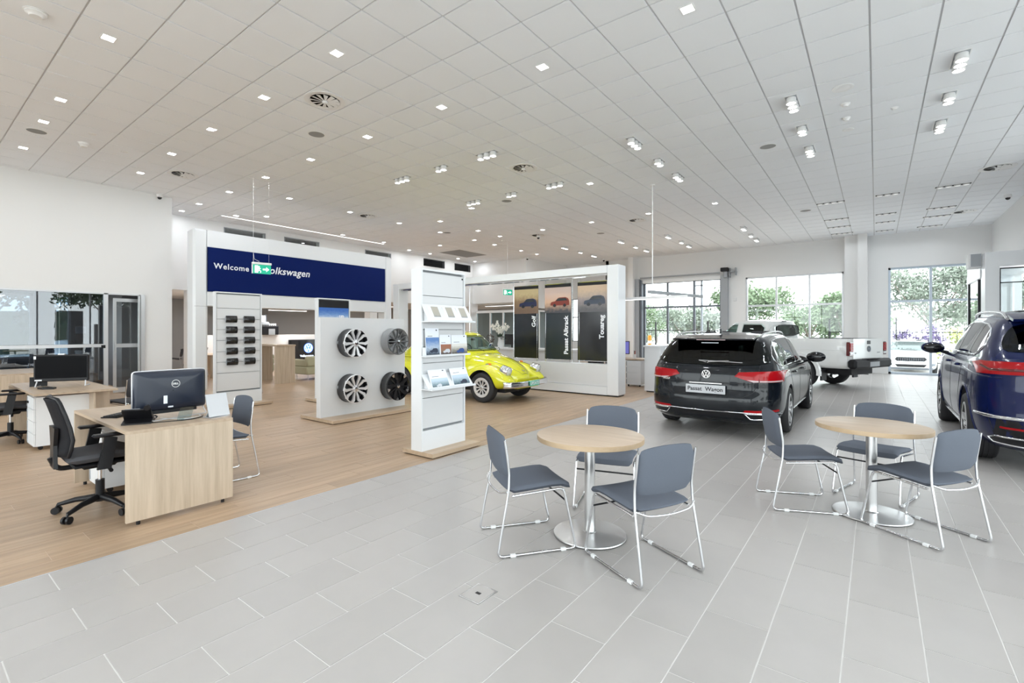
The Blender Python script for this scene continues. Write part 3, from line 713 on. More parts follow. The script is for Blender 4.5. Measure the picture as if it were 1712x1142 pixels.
for (y, z, st, lb, mb, ms) in ((5.00, 1.29, 'split', 'black alloy wheel with polished split spokes, upper left on the board', 'rim_black', 'rim_polish'),
                         (5.92, 1.30, 'multi', 'grey twelve-spoke alloy wheel, upper right on the board', 'rim_barrel_grey', 'rim_grey'),
                         (5.00, 0.51, 'split', 'black alloy wheel with polished split spokes, lower left on the board', 'rim_black', 'rim_polish'),
                         (5.92, 0.47, 'turbine', 'black blade-spoked alloy wheel with bright edge patches, lower right on the board', 'rim_black', 'rim_black')):
    t = thing('alloy_wheel', lb, 'wheel', (-7.2, y, z), 0, 'alloy wheels on the display board')
    rim_parts(t, 0.245 if st != 'turbine' else .26, 0.20, st, 0.225, 1, mb, ms)
    b = MB(); b.cyl((0.0, 0, 0), (0.17, 0, 0), 0.05); b.build('mounting_stub', 'black', t)

# ------------------------------------------------------------------ banner wall (white portal with three hanging banners)
BY = 10.223
t = thing('banner_wall', 'large white portal wall framing three hanging black banners', 'portal', (-4.56, BY, 0))
L0 = -7.75
b = MB(); b.rbox(-0.28, 0, 0, 0.40, 0.03, 3.0, 0.012); b.build('end_post', 'gloss_white', t)
b = MB(); b.rbox(L0, L0+0.28, 0, 0.40, 0.03, 3.0, 0.012); b.build('end_post', 'gloss_white', t)
b = MB(); b.box(L0+.28, -0.28, 0.0, 0.40, 2.825, 3.0); b.build('top_beam', 'gloss_white', t)
b = MB(); b.box(L0+.28, -0.28, 0.025, 0.38, 0.225, 0.722); b.build('ledge_panel', 'panel_white', t)
b = MB(); b.box(L0+.28, -0.28, 0.0, 0.40, 0.03, 0.22); b.build('plinth_rail', 'gloss_white', t)
b = MB(); b.box(L0+.03, -0.03, 0.03, 0.37, 0, 0.03); b.build('shadow_gap', 'black', t)
b = MB(); b.box(L0+.28, -0.28, 0.10, 0.30, 2.79, 2.823)
b.build('cable_channel', 'chrome', t)
for x in (-3.02, -2.28, -2.02, -1.26, -1.07, -0.32, -4.58):
    b = MB(); b.cyl((x, .15, .72), (x, .15, 2.82), 0.006, n=6); b.cyl((x, .15, .722), (x, .15, .80), .012, n=8); b.build('cable', 'chrome', t)
img_mat('banner_gold', (0.55, 0.44, 0.25), (0.24, 0.15, 0.08), (0.16, 0.10, 0.07), 0.5)
img_mat('banner_dusk', (0.60, 0.46, 0.42), (0.62, 0.40, 0.28), (0.06, 0.06, 0.07), 0.42)
img_mat('banner_grey', (0.60, 0.45, 0.32), (0.28, 0.24, 0.24), (0.10, 0.10, 0.11), 0.45)
mat('banner_black', (0.012, 0.013, 0.017), 0.18); mat('banner_slate', (0.02, 0.028, 0.036), 0.2)
mat('print_navy', (.008, .014, .06), 0.3); mat('print_rust', (.20, .025, .012), 0.3); mat('print_slateblue', (.035, .05, .08), 0.3); mat('print_glass', (0.02, 0.025, 0.03), 0.2)
for (xa, xb, txt, img, carm, ty, size, lb, bm) in ((-7.56, -6.80, 'Golf', 'banner_gold', 'print_navy', 1.60, .21, 'left of the three hanging banners, with a dark blue car photo', 'banner_black'),
        (-6.60, -5.85, 'Passat Alltrack', 'banner_dusk', 'print_rust', .93, .195, 'middle one of the hanging banners, with a red car photo', 'banner_slate'),
        (-5.67, -4.90, 'Touareg', 'banner_grey', 'print_slateblue', 1.31, .185, 'hanging banner nearest the end post, with a grey-blue car photo', 'banner_black')):
    W = xb-xa; q = thing('hanging_banner', lb, 'banner', ((xa+xb)/2, BY+.15, 0), 0, 'black hanging banners')
    b = MB(); b.box(-W/2, W/2, -.004, .004, .79, 2.66); b.build('cloth', bm, q)
    b = MB(); b.box(-W/2, W/2, -.007, -.0045, 1.945, 2.58); b.build('banner_picture', img, q)
    b = MB(); cw = W*.72; b.prism([(p[0]*cw-cw/2+.06, 2.13+p[1]*cw*.38) for p in SIL], -.0085, -.0072, 'y'); b.build('printed_car', carm, q)
    b = MB(); b.prism([(.06+cw*x, 2.13+cw*.38*z) for x, z in ((-.22, .53), (-.09, .85), (.30, .86), (.41, .57))], -.0095, -.0086, 'y')
    for x in (-.275, .255): b.cyl((.06+cw*x, -.0095, 2.13), (.06+cw*x, -.0086, 2.13), cw*.075, n=14)
    b.build('printed_windows', 'print_glass', q)
    text(txt, size, frame_M((W/2-.085, -.006, ty), (0, 0, 1), (-1, 0, 0)), 'sign_white', q, bold=0.006, depth=0.001, fit={'Golf': .29, 'Touareg': .56}.get(txt, .95))
    b = MB(); b.cyl((-W/2, 0, 2.665), (W/2, 0, 2.665), .012, n=8); b.build('banner_rail', 'chrome', q); b = MB(); b.cyl((-W/2, 0, .785), (W/2, 0, .785), .012, n=8); b.build('banner_rail', 'chrome', q)
    b = MB(); b.box(-W/2, W/2, -.0068, -.0045, 2.582, 2.655); b.build('header_band', 'black', q)
# ------------------------------------------------------------------ round tables
def round_table(x, y, label):
    t = thing('round_table', label, 'table', (x, y, 0), 0, 'round meeting tables')
    b = MB(); b.lathe([(0, 0.700), (0.385, 0.700), (0.385, .7345), (.384, .735), (0, .735)], n=64)
    b.build('tabletop', 'laminate_x', t, smooth=30)
    b = MB(); b.lathe([(0.3851, .700), (0.3865, .702), (.3865, .733), (.3851, .7345)], n=64, close=True); b.build('edge_band', 'laminate_edge', t, smooth=30)
    b = MB(); b.cyl((0, 0, .02), (0, 0, .69), 0.038, n=28); b.cyl((0, 0, .69), (0, 0, .70), .12, n=24); b.build('column', 'steel', t, smooth=30)
    b = MB(); b.lathe([(0.262, 0.004), (0.265, 0.010), (0.262, 0.016), (.05, .028), (.045, .034), (0, .034)], n=64); b.build('base_disc', 'steel', t, smooth=20)
    b = MB(); b.lathe([(0, 0), (.258, 0), (.258, .005), (0, .005)], n=48); b.build('foot_ring', 'black', t)
    return t
round_table(-1.66, 3.22, 'round oak-topped table with a steel column, nearest the camera, left one of the two')
round_table(-0.03, 4.99, 'round oak-topped table with a steel column, right one, between the two dark cars')

# ------------------------------------------------------------------ sled-base visitor chair (faces +y)
def pad_grid(b, W, pts, th, edge=0.04, n=13, crown=0.0, curve=0.0):
    """upholstered pad: pts = centreline (y,z) list of the outer surface, W width; closed rounded slab"""
    rows = []; m = len(pts)
    for i, (y, z) in enumerate(pts):
        i0, i1 = max(i-1, 0), min(i+1, m-1); d = Vector((0, pts[i1][0]-pts[i0][0], pts[i1][1]-pts[i0][1])).normalized(); nrm = Vector((0, -d.z, d.y))
        f = i/(m-1); e = min(1, min(f, 1-f)/0.10+0.0); hw = W/2*(0.90+0.10*math.sqrt(max(0, 1-(1-e)**2))); tt = th*(0.25+0.75*math.sqrt(max(0, 1-(1-e)**2)))
        row = []
        for k in range(n):
            u = -1+2*k/(n-1); x = hw*math.copysign(1-(1-abs(u))**1.4, u); q = math.sqrt(max(0, 1-abs(u)**6))
            off = nrm*(curve*u*u)
            row.append(Vector((x, y, z+crown*(1-u*u)*f**4))+off+nrm*(tt*0.5*q))
        for k in range(n-1, -1, -1):
            u = -1+2*k/(n-1); x = hw*math.copysign(1-(1-abs(u))**1.4, u); q = math.sqrt(max(0, 1-abs(u)**6))
            off = nrm*(curve*u*u)
            row.append(Vector((x, y, z+crown*(1-u*u)*f**4))+off-nrm*(tt*0.5*q))
        rows.append(row)
    b.grid(rows, close_u=True); N = len(rows[0])
    o = len(b.v); b.f.append([o-N*m+k for k in range(N)][::-1]); b.mi.append(b.cur); b.f.append([o-N+k for k in range(N)]); b.mi.append(b.cur)
    return b
def make_sled(label, fabric='fabric_grey', group='grey visitor chairs at the round tables', name='visitor_chair'):
    t = thing(name, label, 'chair', (0, 0, 0), 0, group)
    b = MB(); pad_grid(b, .455, [(-.19, .425), (-.15, .42), (-.08, .425), (.02, .432), (.12, .440), (.19, .440), (.235, .425), (.25, .405)], .045, curve=.012)
    b.build('seat', fabric, t, smooth=50)
    b = MB(); pad_grid(b, .445, [(-.205, .515), (-.212, .56), (-.222, .62), (-.232, .68), (-.240, .74), (-.245, .785)], .036, curve=-.03, crown=.03)
    b.build('backrest', fabric, t, smooth=50)
    for s in (-1, 1):
        x = s*.232
        b = MB(); b.tube([(x*.985, -.220, .772), (x*.985, -.190, .56), (x, -.195, .44), (s*.245, -.275, .010), (s*.245, .285, .010), (s*.235, .195, .425), (s*.225, -.17, .395)], .0085, n=8, bend=.035)
        b.build('side_frame', 'chrome', t, smooth=50)
        for yy in (-.17, .19):
            b = MB(); b.rbox(s*.245-.012, s*.245+.012, yy-.02, yy+.02, 0.0, .021, .004); b.build('glide', 'plastic_white', t)
    b = MB(); b.tube([(-.232, -.205, .43), (-.17, -.235, .405), (0, -.25, .395), (.17, -.235, .405), (.232, -.205, .43)], .0075, n=8, bend=.08); b.build('rear_rail', 'chrome', t, smooth=50)
    b = MB(); b.tube([(-.237, .215, .335), (.237, .215, .335)], .0065, n=6); b.build('stretcher', 'black', t)
    return t
def placed(t, x, y, deg): t.location = (x, y, 0); t.rotation_euler = (0, 0, math.radians(deg))
ch = make_sled('grey padded chair on a chrome sled frame, left of the nearest round table'); placed(ch, -1.993, 2.865, -35.9)
G = 'grey visitor chairs at the round tables'
dup(ch, (-1.83, 3.90, 0), math.radians(196), 'grey padded sled chair behind the nearest round table, facing the camera', G)
dup(ch, (-1.192, 3.041, 0), math.radians(63.2), 'grey padded sled chair with its back to the camera, right of the nearest round table', G)
dup(ch, (-0.535, 4.937, 0), math.radians(-65.2), 'grey padded sled chair at the left of the right round table', G)
dup(ch, (-0.005, 5.614, 0), math.radians(164.5), 'grey padded sled chair behind the right round table', G)
dup(ch, (0.276, 4.783, 0), math.radians(54.7), 'grey padded sled chair with its back to the camera, beside the dark blue car', G)
dup(ch, (-5.27, 2.15, 0), math.radians(178), 'grey padded sled chair behind the nearest desk', 'grey visitor chairs at the desks')
dch = make_sled('dark grey sled chair between the two desks, left one of the pair', 'fabric_dark', 'dark visitor chairs behind the second desk'); placed(dch, -8.95, 2.36, 112)
dup(dch, (-8.38, 2.55, 0), math.radians(112), 'dark grey sled chair between the two desks, right one of the pair', 'dark visitor chairs behind the second desk')
dup(dch, (-11.6, 5.25, 0), math.radians(120), 'small grey chair far back beside the left foot of the sign portal', 'grey visitor chairs at the desks')

# ------------------------------------------------------------------ task chair (faces +y)
def make_task(label, loc, deg):
    t = thing('office_chair', label, 'chair', (*loc, 0), math.radians(deg), 'black mesh office chairs')
    for k in range(5):
        a = 2*PI*k/5+.35; ca, sa = math.cos(a), math.sin(a)
        b = MB(); b.tube([(ca*.03, sa*.03, .115), (ca*.17, sa*.17, .105), (ca*.29, sa*.29, .075)], [.028, .022, .016], n=8); b.tube([(ca*.29, sa*.29, .08), (ca*.30, sa*.30, .055)], .010, n=6)
        o = b.build('base_arm', 'black', t, smooth=50)
        b = MB(); px_, py_ = ca*.30, sa*.30
        for s in (-1, 1): b.cyl((px_-sa*.010*s, py_+ca*.010*s, .030), (px_-sa*.028*s, py_+ca*.028*s, .030), .029, n=16)
        b.build('caster', 'black', o, smooth=40)
    b = MB(); b.cyl((0, 0, .08), (0, 0, .26), .032); b.build('column_sleeve', 'black', t, smooth=40)
    b = MB(); b.cyl((0, 0, .25), (0, 0, .40), .014); b.build('gas_lift', 'chrome', t, smooth=40)
    b = MB(); b.rbox(-.09, .09, -.13, .10, .375, .42, .015); b.tube([(.09, 0, .40), (.24, .02, .39)], .008); b.cyl((.22, .02, .39), (.28, .02, .38), .014); b.build('mechanism', 'black', t)
    b = MB(); pad_grid(b, .49, [(-.23, .47), (-.18, .475), (-.08, .475), (.05, .485), (.16, .48), (.22, .455), (.24, .43)], .065, curve=.015); b.build('seat', 'fabric_dark', t, smooth=50)
    b = MB(); b.rbox(-.20, .20, -.20, .18, .415, .44, .01); b.build('seat_shell', 'black', t)
    b = MB(); pts = [(-.225, .52), (-.215, .575), (-.205, .65), (-.22, .745), (-.245, .84), (-.275, .94), (-.288, .97)]
    rows = []
    for i, (y, z) in enumerate(pts):
        hw = [.19, .215, .225, .215, .20, .18, .165][i]; rows.append([(hw*u, y-.05*(1-u*u)+.0, z) for u in (-1, -.8, -.5, -.2, .2, .5, .8, 1)])
    b.grid(rows); o = b.build('backrest_mesh', 'mesh_black', t, smooth=60); md = o.modifiers.new('t', 'SOLIDIFY'); md.thickness = .012
    b = MB(); L_ = [Vector((-[.19, .215, .225, .215, .20, .18, .165][i], pts[i][0], pts[i][1])) for i in range(7)]; Rr = [Vector((-p.x, p.y, p.z)) for p in L_[::-1]]
    b.tube(L_+[Vector((0, -.32, .98))]+Rr+[Vector((0, -.265, .51))], .014, n=8, closed=True); b.build('backrest_frame', 'black', t, smooth=50)
    b = MB(); b.prism([(-.09, .42), (.09, .42), (.07, .60), (.12, .74), (-.12, .74), (-.07, .60)], -.300, -.275, 'y'); b.tube([(0, -.12, .40), (0, -.27, .40), (0, -.31, .50)], .02, bend=.05); b.build('spine', 'black', t)
    for s in (-1, 1):
        b = MB(); b.prism([(-.07, .40), (.02, .40), (.06, .64), (-.02, .66), (-.03, .60)], s*.255, s*.285, 'x'); b.tube([(s*.15, -.02, .41), (s*.27, -.02, .41)], .015); b.build('arm_post', 'black', t)
        b = MB(); b.rbox(s*.27-.04, s*.27+.04, -.10, .15, .655, .68, .012); b.build('armrest', 'black', t, smooth=40)
    return t
oc = make_task('black mesh-back office chair at the nearest desk', (-5.11, 1.13), -2)
dup(oc, (-9.22, 1.08, 0), math.radians(-8), 'black mesh-back office chair at the second desk, cut by the left photo edge', 'black mesh office chairs')

# ------------------------------------------------------------------ desks
def desk(label, x0, x1, y0, y1, panel_right=True):
    "desk with its length along x; top z .73"
    cx = (x0+x1)/2; t = thing('desk', label, 'desk', (cx, (y0+y1)/2, 0), 0, 'oak laminate desks'); hx = (x1-x0)/2; hy = (y1-y0)/2
    b = MB(); b.box(-hx, hx, -hy, hy, .705, .73); b.build('desktop', 'laminate_x', t)
    if panel_right: b = MB(); b.box(hx-.03, hx, -hy, hy, .03, .705); b.build('end_panel', 'laminate_z', t)
    else: b = MB(); b.box(hx-.40, hx-.37, -hy+.5, hy, .03, .705); b.build('end_panel', 'laminate_z', t)
    b = MB(); b.box(-hx, -hx+.03, -hy, hy, .03, .705); b.build('end_panel', 'laminate_z', t)
    b = MB(); b.box(-hx+.03, hx-.03, hy-.25, hy-.232, .30, .70); b.build('modesty_panel', 'laminate_z', t)
    for sx in ((-1, 1) if panel_right else (-1,)):
        for sy in (-1, 1):
            b = MB(); b.cyl((sx*(hx-.015), sy*(hy-.08), 0), (sx*(hx-.015), sy*(hy-.08), .031), .014, n=10); b.build('foot', 'black', t)
    return t
desk('oak laminate desk nearest the camera, with a monitor and phone', -6.10, -4.49, 1.15, 1.925)
d2 = desk('oak laminate desk further back at left, with a black monitor', -9.95, -8.0, 1.14, 1.96, False)
desk('oak laminate desk furthest back at the left photo edge', -13.7, -12.1, 1.2, 1.95)
def pedestal(label, loc, deg, m='gloss_white', w=.42, d=.56, h=.60, nd=3):
    t = thing('drawer_pedestal', label, 'drawers', (*loc, 0), math.radians(deg), 'white drawer pedestals')
    b = MB(); b.box(-w/2, w/2, -d/2+.02, d/2, .05, h); b.build('carcass', m, t)
    zs = [.05+(h-.05)*k/nd for k in range(nd+1)] if nd != 3 else [.05, .05+(h-.05)*.5, .05+(h-.05)*.75, h]
    for a, c in zip(zs, zs[1:]):
        b = MB(); b.box(-w/2, w/2, -d/2, -d/2+.018, a+.003, c-.003); o = b.build('drawer', m, t)
        b = MB(); b.box(-w/2+.01, -w/2+.03, -d/2-.006, -d/2, a+.02, c-.02); b.build('handle', 'plastic_grey', o)
    for sx in (-1, 1):
        for sy in (-1, 1):
            b = MB(); b.cyl((sx*(w/2-.05)-.012, sy*(d/2-.07), .025), (sx*(w/2-.05)+.012, sy*(d/2-.07), .025), .025, n=12); b.build('caster', 'black', t)
    return t
p1 = pedestal('large white metal drawer unit under the front of the second desk', (-8.46, 1.45), 0, w=.42, d=.56, h=.665, nd=4)
b = MB(); b.box(-.17, -.11, -.29, -.28, .57, .60); b.build('lock', 'black', p1)
pedestal('white drawer unit under the nearest desk behind the office chair', (-5.78, 1.52), 0, w=.42, d=.55, h=.58)

# ------------------------------------------------------------------ things on the nearest desk
t = thing('computer_monitor', 'dark all-in-one computer with its back and round badge to the camera', 'monitor', (-4.98, 1.60, .73), math.radians(84+6))
t.rotation_euler = (0, 0, math.radians(-87))
mat('monitor_back', (0.012, 0.018, 0.035), 0.3)
b = MB(); b.rbox(-.285, .285, -.02, .0, .07, .415, .012); b.build('screen_bezel', 'black_gloss', t)
b = MB()
rows = []
for (s, y) in ((1.0, .0), (1.0, .012), (.97, .03), (.86, .048), (.6, .058), (0.01, .06)):
    hx, z0, z1 = .287*s, .2425-.175*s, .2425+.175*s
    ring = []
    for k in range(32):
        a = 2*PI*k/32; cx_, sy_ = math.cos(a), math.sin(a); n_ = 20
        ring.append((hx*math.copysign(abs(cx_)**(2/n_), cx_), y, .2425+(z1-z0)/2*math.copysign(abs(sy_)**(2/n_), sy_)))
    rows.append(ring)
b.grid(rows, close_u=True); b.build('back_shell', 'monitor_back', t, smooth=40)
b = MB(); b.tube([(.288*math.copysign(abs(math.cos(a))**(2/20), math.cos(a)), -.004, .2425+.176*math.copysign(abs(math.sin(a))**(2/20), math.sin(a))) for a in [2*PI*k/48 for k in range(48)]], .006, n=6, closed=True); b.build('edge_trim', 'alu', t, smooth=50)
M = frame_M((-.02, .062, .30), (-1, 0, 0), (0, 0, 1))
b = MB(); b.M = M; b.tube([(math.cos(a)*.032, math.sin(a)*.032, 0) for a in [2*PI*k/28 for k in range(28)]], .0022, n=5, closed=True); b.build('badge', 'plastic_white', t)
text('DELL', .021, frame_M((.006, .0635, .2925), (-1, 0, 0), (0, 0, 1)), 'plastic_white', t, bold=.0008, depth=.0005)
b = MB(); b.M = frame_M((0, .058, 0), (-1, 0, 0), (0, 0, 1)); b.box(-.075, -.045, .13, .20, -.002, .0015); b.box(-.04, .0, .093, .105, -.002, .0015); b.build('paper_label', 'paper_white', t)
b = MB(); b.tube([(-.26, .0, .08), (-.265, .09, .01), (.20, .20, .012), (.25, .12, .02), (.24, .02, .10)], .0045, n=6, bend=.02); b.build('stand_loop', 'alu', t, smooth=50)
b = MB(); b.box(-.2, .2, .01, .04, .045, .075); b.build('speaker_bar', 'black', t)
t = thing('keyboard', 'black computer keyboard on the nearest desk', 'keyboard', (-5.45, 1.40, .73), math.radians(-50))
b = MB(); b.prism([(-.07, 0), (.07, 0), (.07, .020), (-.07, .010)], -.215, .215, 'x'); b.build('case', 'black', t)
b = MB()
for r in range(5):
    for k in range(14): b.box(-.205+k*.0295, -.18+k*.0295, -.058+r*.024, -.038+r*.024, .010+r*.0017, .018+r*.0017)
b.build('keys', 'black_matt', t)
t = thing('desk_phone', 'black desk phone with a handset at the front corner of the nearest desk', 'phone', (-4.86, 1.33, .73), math.radians(-115))
b = MB(); b.prism([(-.10, 0), (.10, 0), (.10, .012), (-.02, .035), (-.10, .02)], -.10, .10, 'x'); b.build('base', 'black', t)
b = MB(); b.prism([(-.08, .02), (.075, .125), (.085, .115), (-.02, .02)], -.095, .10, 'x'); b.build('console', 'black', t)
b = MB(); b.prism([(.01, .088), (.066, .127), (.068, .123), (.012, .084)], -.02, .08, 'x'); b.build('display', 'plastic_grey', t)
b = MB()
for r in range(4):
    for k in range(3): b.M = Matrix.Translation((0, -.055+r*.018, .043+r*.0122)); b.box(-.015+k*.025, .003+k*.025, -.005, .005, 0, .006)
b.build('keypad', 'plastic_grey', t)
b = MB(); b.tube([(-.07, -.09, .03), (-.07, -.06, .07), (-.07, .05, .14), (-.07, .09, .13)], [.024, .016, .016, .024], n=10); b.build('handset', 'black', t, smooth=50)
b = MB(); b.tube([(-.09-.02*math.cos(k*1.2), -.11-.006*k*.35, .02+.012*math.sin(k*1.2)) for k in range(26)], .003, n=5); b.build('coiled_cord', 'black', t)
t = MB(); t.tube([(-4.76, 1.30, .737), (-4.72, 1.45, .735), (-4.66, 1.62, .736), (-4.70, 1.75, .735), (-4.80, 1.80, .736)], .0035, n=6, bend=.05); tag(t.build('phone_cable', 'black', smooth=50), 'thin black cable running along the front of the nearest desk', 'cable')
t = MB(); t.tube([(-4.90, 1.50, .74), (-4.80, 1.56, .735), (-4.72, 1.66, .736), (-4.78, 1.78, .735), (-4.92, 1.80, .737)], .0035, n=6, bend=.05); tag(t.build('white_cable', 'plastic_white', smooth=50), 'white cable curled behind the computer on the nearest desk', 'cable')
glass('acrylic', (0.85, 0.93, 0.95), 2.0)
t = thing('card_holder', 'clear acrylic sign holder on the nearest desk', 'holder', (-4.72, 1.63, .73), math.radians(-85))
b = MB(); b.prism([(-.03, 0), (.035, .115), (.038, .113), (-.026, 0)], -.055, .055, 'x'); b.prism([(-.03, 0), (.05, 0), (.05, .003), (-.03, .003)], -.055, .055, 'x'); b.build('sheet', 'acrylic', t)
t = thing('tablet_stand', 'silver tablet propped on a grey stand at the desk corner', 'tablet', (-4.66, 1.86, .73), math.radians(100))
b = MB(); b.prism([(-.045, .01), (.015, .205), (.022, .203), (-.038, .01)], -.095, .095, 'x'); b.build('tablet_back', 'alu', t)
b = MB(); b.prism([(.06, 0), (-.01, .09), (-.004, .092), (.068, .0)], -.06, .06, 'x'); b.build('kickstand', 'plastic_grey', t)
b = MB(); b.box(-.09, .09, -.06, .07, 0, .004); b.build('foot_plate', 'alu', t)

# ------------------------------------------------------------------ things on the second desk
t = thing('computer_monitor', 'black wide computer monitor facing the camera on the second desk', 'monitor', (-8.90, 1.55, .73), math.radians(62))
b = MB(); b.rbox(-.30, .30, -.02, .03, .07, .44, .012); b.build('screen_bezel', 'black', t)
b = MB(); b.box(-.28, .28, -.0225, -.0195, .115, .42); b.build('screen_glass', 'screen_off', t)
b = MB(); b.box(-.295, -.27, -.024, -.02, .38, .42); b.box(-.285, -.21, -.024, -.02, .082, .10); b.build('sticker', 'paper_white', t)
b = MB(); b.box(-.035, .035, -.03, .02, .438, .452); b.build('webcam', 'alu', t)
for s in (-1, 1):
    b = MB(); b.tube([(s*.26, -.0, .10), (s*.27, -.05, .006), (s*.27, .12, .006)], .008, n=6); b.build('stand_leg', 'alu', t)
t = thing('desk_phone', 'black phone at the left end of the second desk', 'phone', (-9.22, 1.36, .73), math.radians(-100))
b = MB(); b.prism([(-.10, 0), (.10, 0), (.085, .13), (-.08, .03)], -.09, .09, 'x'); b.build('console', 'black', t)
b = MB(); b.tube([(-.06, -.09, .04), (-.06, -.05, .08), (-.06, .06, .15), (-.06, .09, .14)], [.022, .015, .015, .022], n=8); b.build('handset', 'black', t, smooth=50)
t = thing('conference_puck', 'flat black device in front of the second monitor', 'device', (-8.62, 1.36, .73), .3)
b = MB(); b.prism([(-.11, -.06), (.03, -.07), (.12, 0), (.05, .07), (-.09, .06)], 0, .022); b.build('body', 'black', t)
b = MB(); b.prism([(-.06, -.03), (.04, -.03), (.06, .02), (-.05, .03)], .022, .03); b.build('top_pad', 'black_matt', t)

# ------------------------------------------------------------------ floor box
t = thing('floor_box', 'square steel floor box cover set in the grey tiles near the camera', 'floor box', (-1.785, 2.10, 0))
b = MB(); b.box(-.072, .072, -.085, .085, 0.0002, .003); b.build('rim', 'steel', t)
b = MB(); b.box(-.064, .064, -.077, .077, .003, .0042); b.build('lid', 'tile_grey_far', t)
b = MB(); b.box(-.016, .016, -.01, .01, .0042, .0052); b.cyl((0, 0, .004), (0, 0, .0062), .006, n=10); b.build('latch', 'black', t)

# ------------------------------------------------------------------ office behind the left glass
t = thing('storage_cabinet', 'low white cabinet inside the glazed office', 'cabinet', (-16.2, 3.0, 0))
b = MB(); b.box(-.9, .9, -.25, .25, .05, .85); b.build('body', 'gloss_white', t)
for k in range(3): b = MB(); b.box(-.9+k*.6+.005, -.9+(k+1)*.6-.005, -.27, -.25, .06, .84); b.build('door', 'gloss_white', t)
t = thing('office_desk', 'desk inside the glazed office behind the second desk', 'desk', (-15.9, 0.9, 0))
b = MB(); b.box(-.8, .8, -.4, .4, .705, .735); b.build('desktop', 'laminate_x', t)
b = MB(); b.box(.76, .8, -.4, .4, 0, .705); b.box(-.8, -.76, -.4, .4, 0, .705); b.build('end_panels', 'gloss_white', t)
tag(MB().box(-14.10, -14.085, 2.68, 2.86, 1.44, 1.60).build('notice', 'paper_white'), 'white paper notice stuck inside the office glass', 'notice')
t = thing('potted_plant', 'dark leafy potted plant inside the office by the door', 'plant', (-15.6, 3.05, .85))
b = MB(); b.lathe([(.07, 0), (.10, .16), (.09, .16), (.06, .02)], n=16); b.build('pot', 'plastic_white', t)
mat('leaf_dark', (0.02, 0.05, 0.02), .5)
b = MB()
for k in range(40):
    a = R.uniform(0, 6.3); l = R.uniform(.15, .4); u = R.uniform(.3, 1.1); p = Vector((0, 0, .16)); q = p+Vector((math.cos(a)*math.cos(u), math.sin(a)*math.cos(u), math.sin(u)))*l; s = Vector((-math.sin(a), math.cos(a), 0))*.025
    b.add([p, (p+q)/2+s, q, (p+q)/2-s], [(0, 1, 2, 3)])
b.build('leaves', 'leaf_dark', t)
dup(dch, (-15.4, 1.8, 0), math.radians(200), 'dark chair inside the glazed office', 'dark visitor chairs in the back rooms')

# ------------------------------------------------------------------ lounge behind the portal
t = thing('high_table', 'tall oak bar table with a solid end panel, seen through the portal', 'table', (-13.95, 7.12, 0))
b = MB(); b.box(-.70, .72, -.29, .29, 1.06, 1.10); b.build('tabletop', 'laminate_x', t)
b = MB(); b.box(.60, .70, -.28, .28, 0, 1.06); b.build('end_panel', 'laminate_z', t)
b = MB(); b.box(-.70, -.60, -.28, .28, 0, 1.06); b.build('end_panel', 'laminate_z', t)
def stool(x, y, lb):
    t = thing('bar_stool', lb, 'stool', (x, y, 0), 0, 'white bar stools')
    b = MB(); pad_grid(b, .38, [(-.18, .76), (-.1, .75), (.05, .75), (.16, .755), (.19, .74)], .03, curve=.01); b.build('seat', 'plastic_white', t, smooth=50)
    b = MB(); pad_grid(b, .36, [(-.17, .78), (-.19, .86), (-.20, .92)], .02, curve=-.02); b.build('backrest', 'plastic_white', t, smooth=50)
    for sx in (-1, 1):
        for sy in (-1, 1): b = MB(); b.tube([(sx*.12, sy*.11, .74), (sx*.20, sy*.20, 0)], .010, n=6); b.build('leg', 'chrome', t)
    b = MB(); b.tube([(-.17, -.17, .25), (.17, -.17, .25), (.17, .17, .25), (-.17, .17, .25)], .007, n=6, closed=True); b.build('footrest', 'chrome', t)
stool(-14.2, 6.55, 'white bar stool at the front side of the oak high table')
stool(-14.85, 6.62, 'white bar stool further back at the oak high table')
def sofa(name, lb, x, y, w, d, deg):
    t = thing(name, lb, 'sofa', (x, y, 0), math.radians(deg), 'pale green lounge seats')
    m = 'sofa_green'
    b = MB(); b.rbox(-w/2, w/2, -d/2, d/2, .16, .40, .03); b.build('seat_base', m, t, smooth=40)
    b = MB(); b.rbox(-w/2, w/2, d/2-.16, d/2, .40, .72, .04); b.build('backrest', m, t, smooth=40)
    for s in (-1, 1): b = MB(); b.rbox(s*w/2-.07-.07*s, s*w/2+.07-.07*s, -d/2, d/2-.1, .40, .62, .03); b.build('arm', m, t, smooth=40)
    n = 2 if w > 1.2 else 1
    for k in range(n): b = MB(); b.rbox(-w/2+.14+k*(w-.28)/n, -w/2+.14+(k+1)*(w-.28)/n-.01, -d/2+.01, d/2-.16, .40, .50, .03); b.build('cushion', m, t, smooth=40)
    for sx in (-1, 1):
        for sy in (-1, 1): b = MB(); b.cyl((sx*(w/2-.08), sy*(d/2-.08), 0), (sx*(w/2-.08), sy*(d/2-.08), .16), .018, n=8); b.build('leg', 'chrome', t)
    return t
mat('sofa_green', (0.42, 0.40, 0.27), .75, noise=.08, scale=80)
sofa('sofa', 'pale green sofa seen from behind, right of the oak high table', -13.95, 8.80, 1.7, .80, -90)
sofa('armchair', 'pale green armchair half hidden behind the oak high table', -15.6, 7.55, .75, .72, 60)
t = thing('television', 'black television with a glowing blue round emblem on the low lounge wall', 'television', (-19.07, 11.14, .68))
b = MB(); b.rbox(0, .05, -.78, .78, -.45, .45, .01); b.build('bezel', 'black', t)
b = MB(); b.box(.05, .053, -.76, .76, -.43, .43); b.build('screen', 'black_gloss', t)
mat('screen_blue', (.02, .08, .5), .4, emit=(.06, .22, 1), estr=1.6); mat('screen_white', (.8, .9, 1), .4, emit=(.7, .85, 1), estr=1.3)
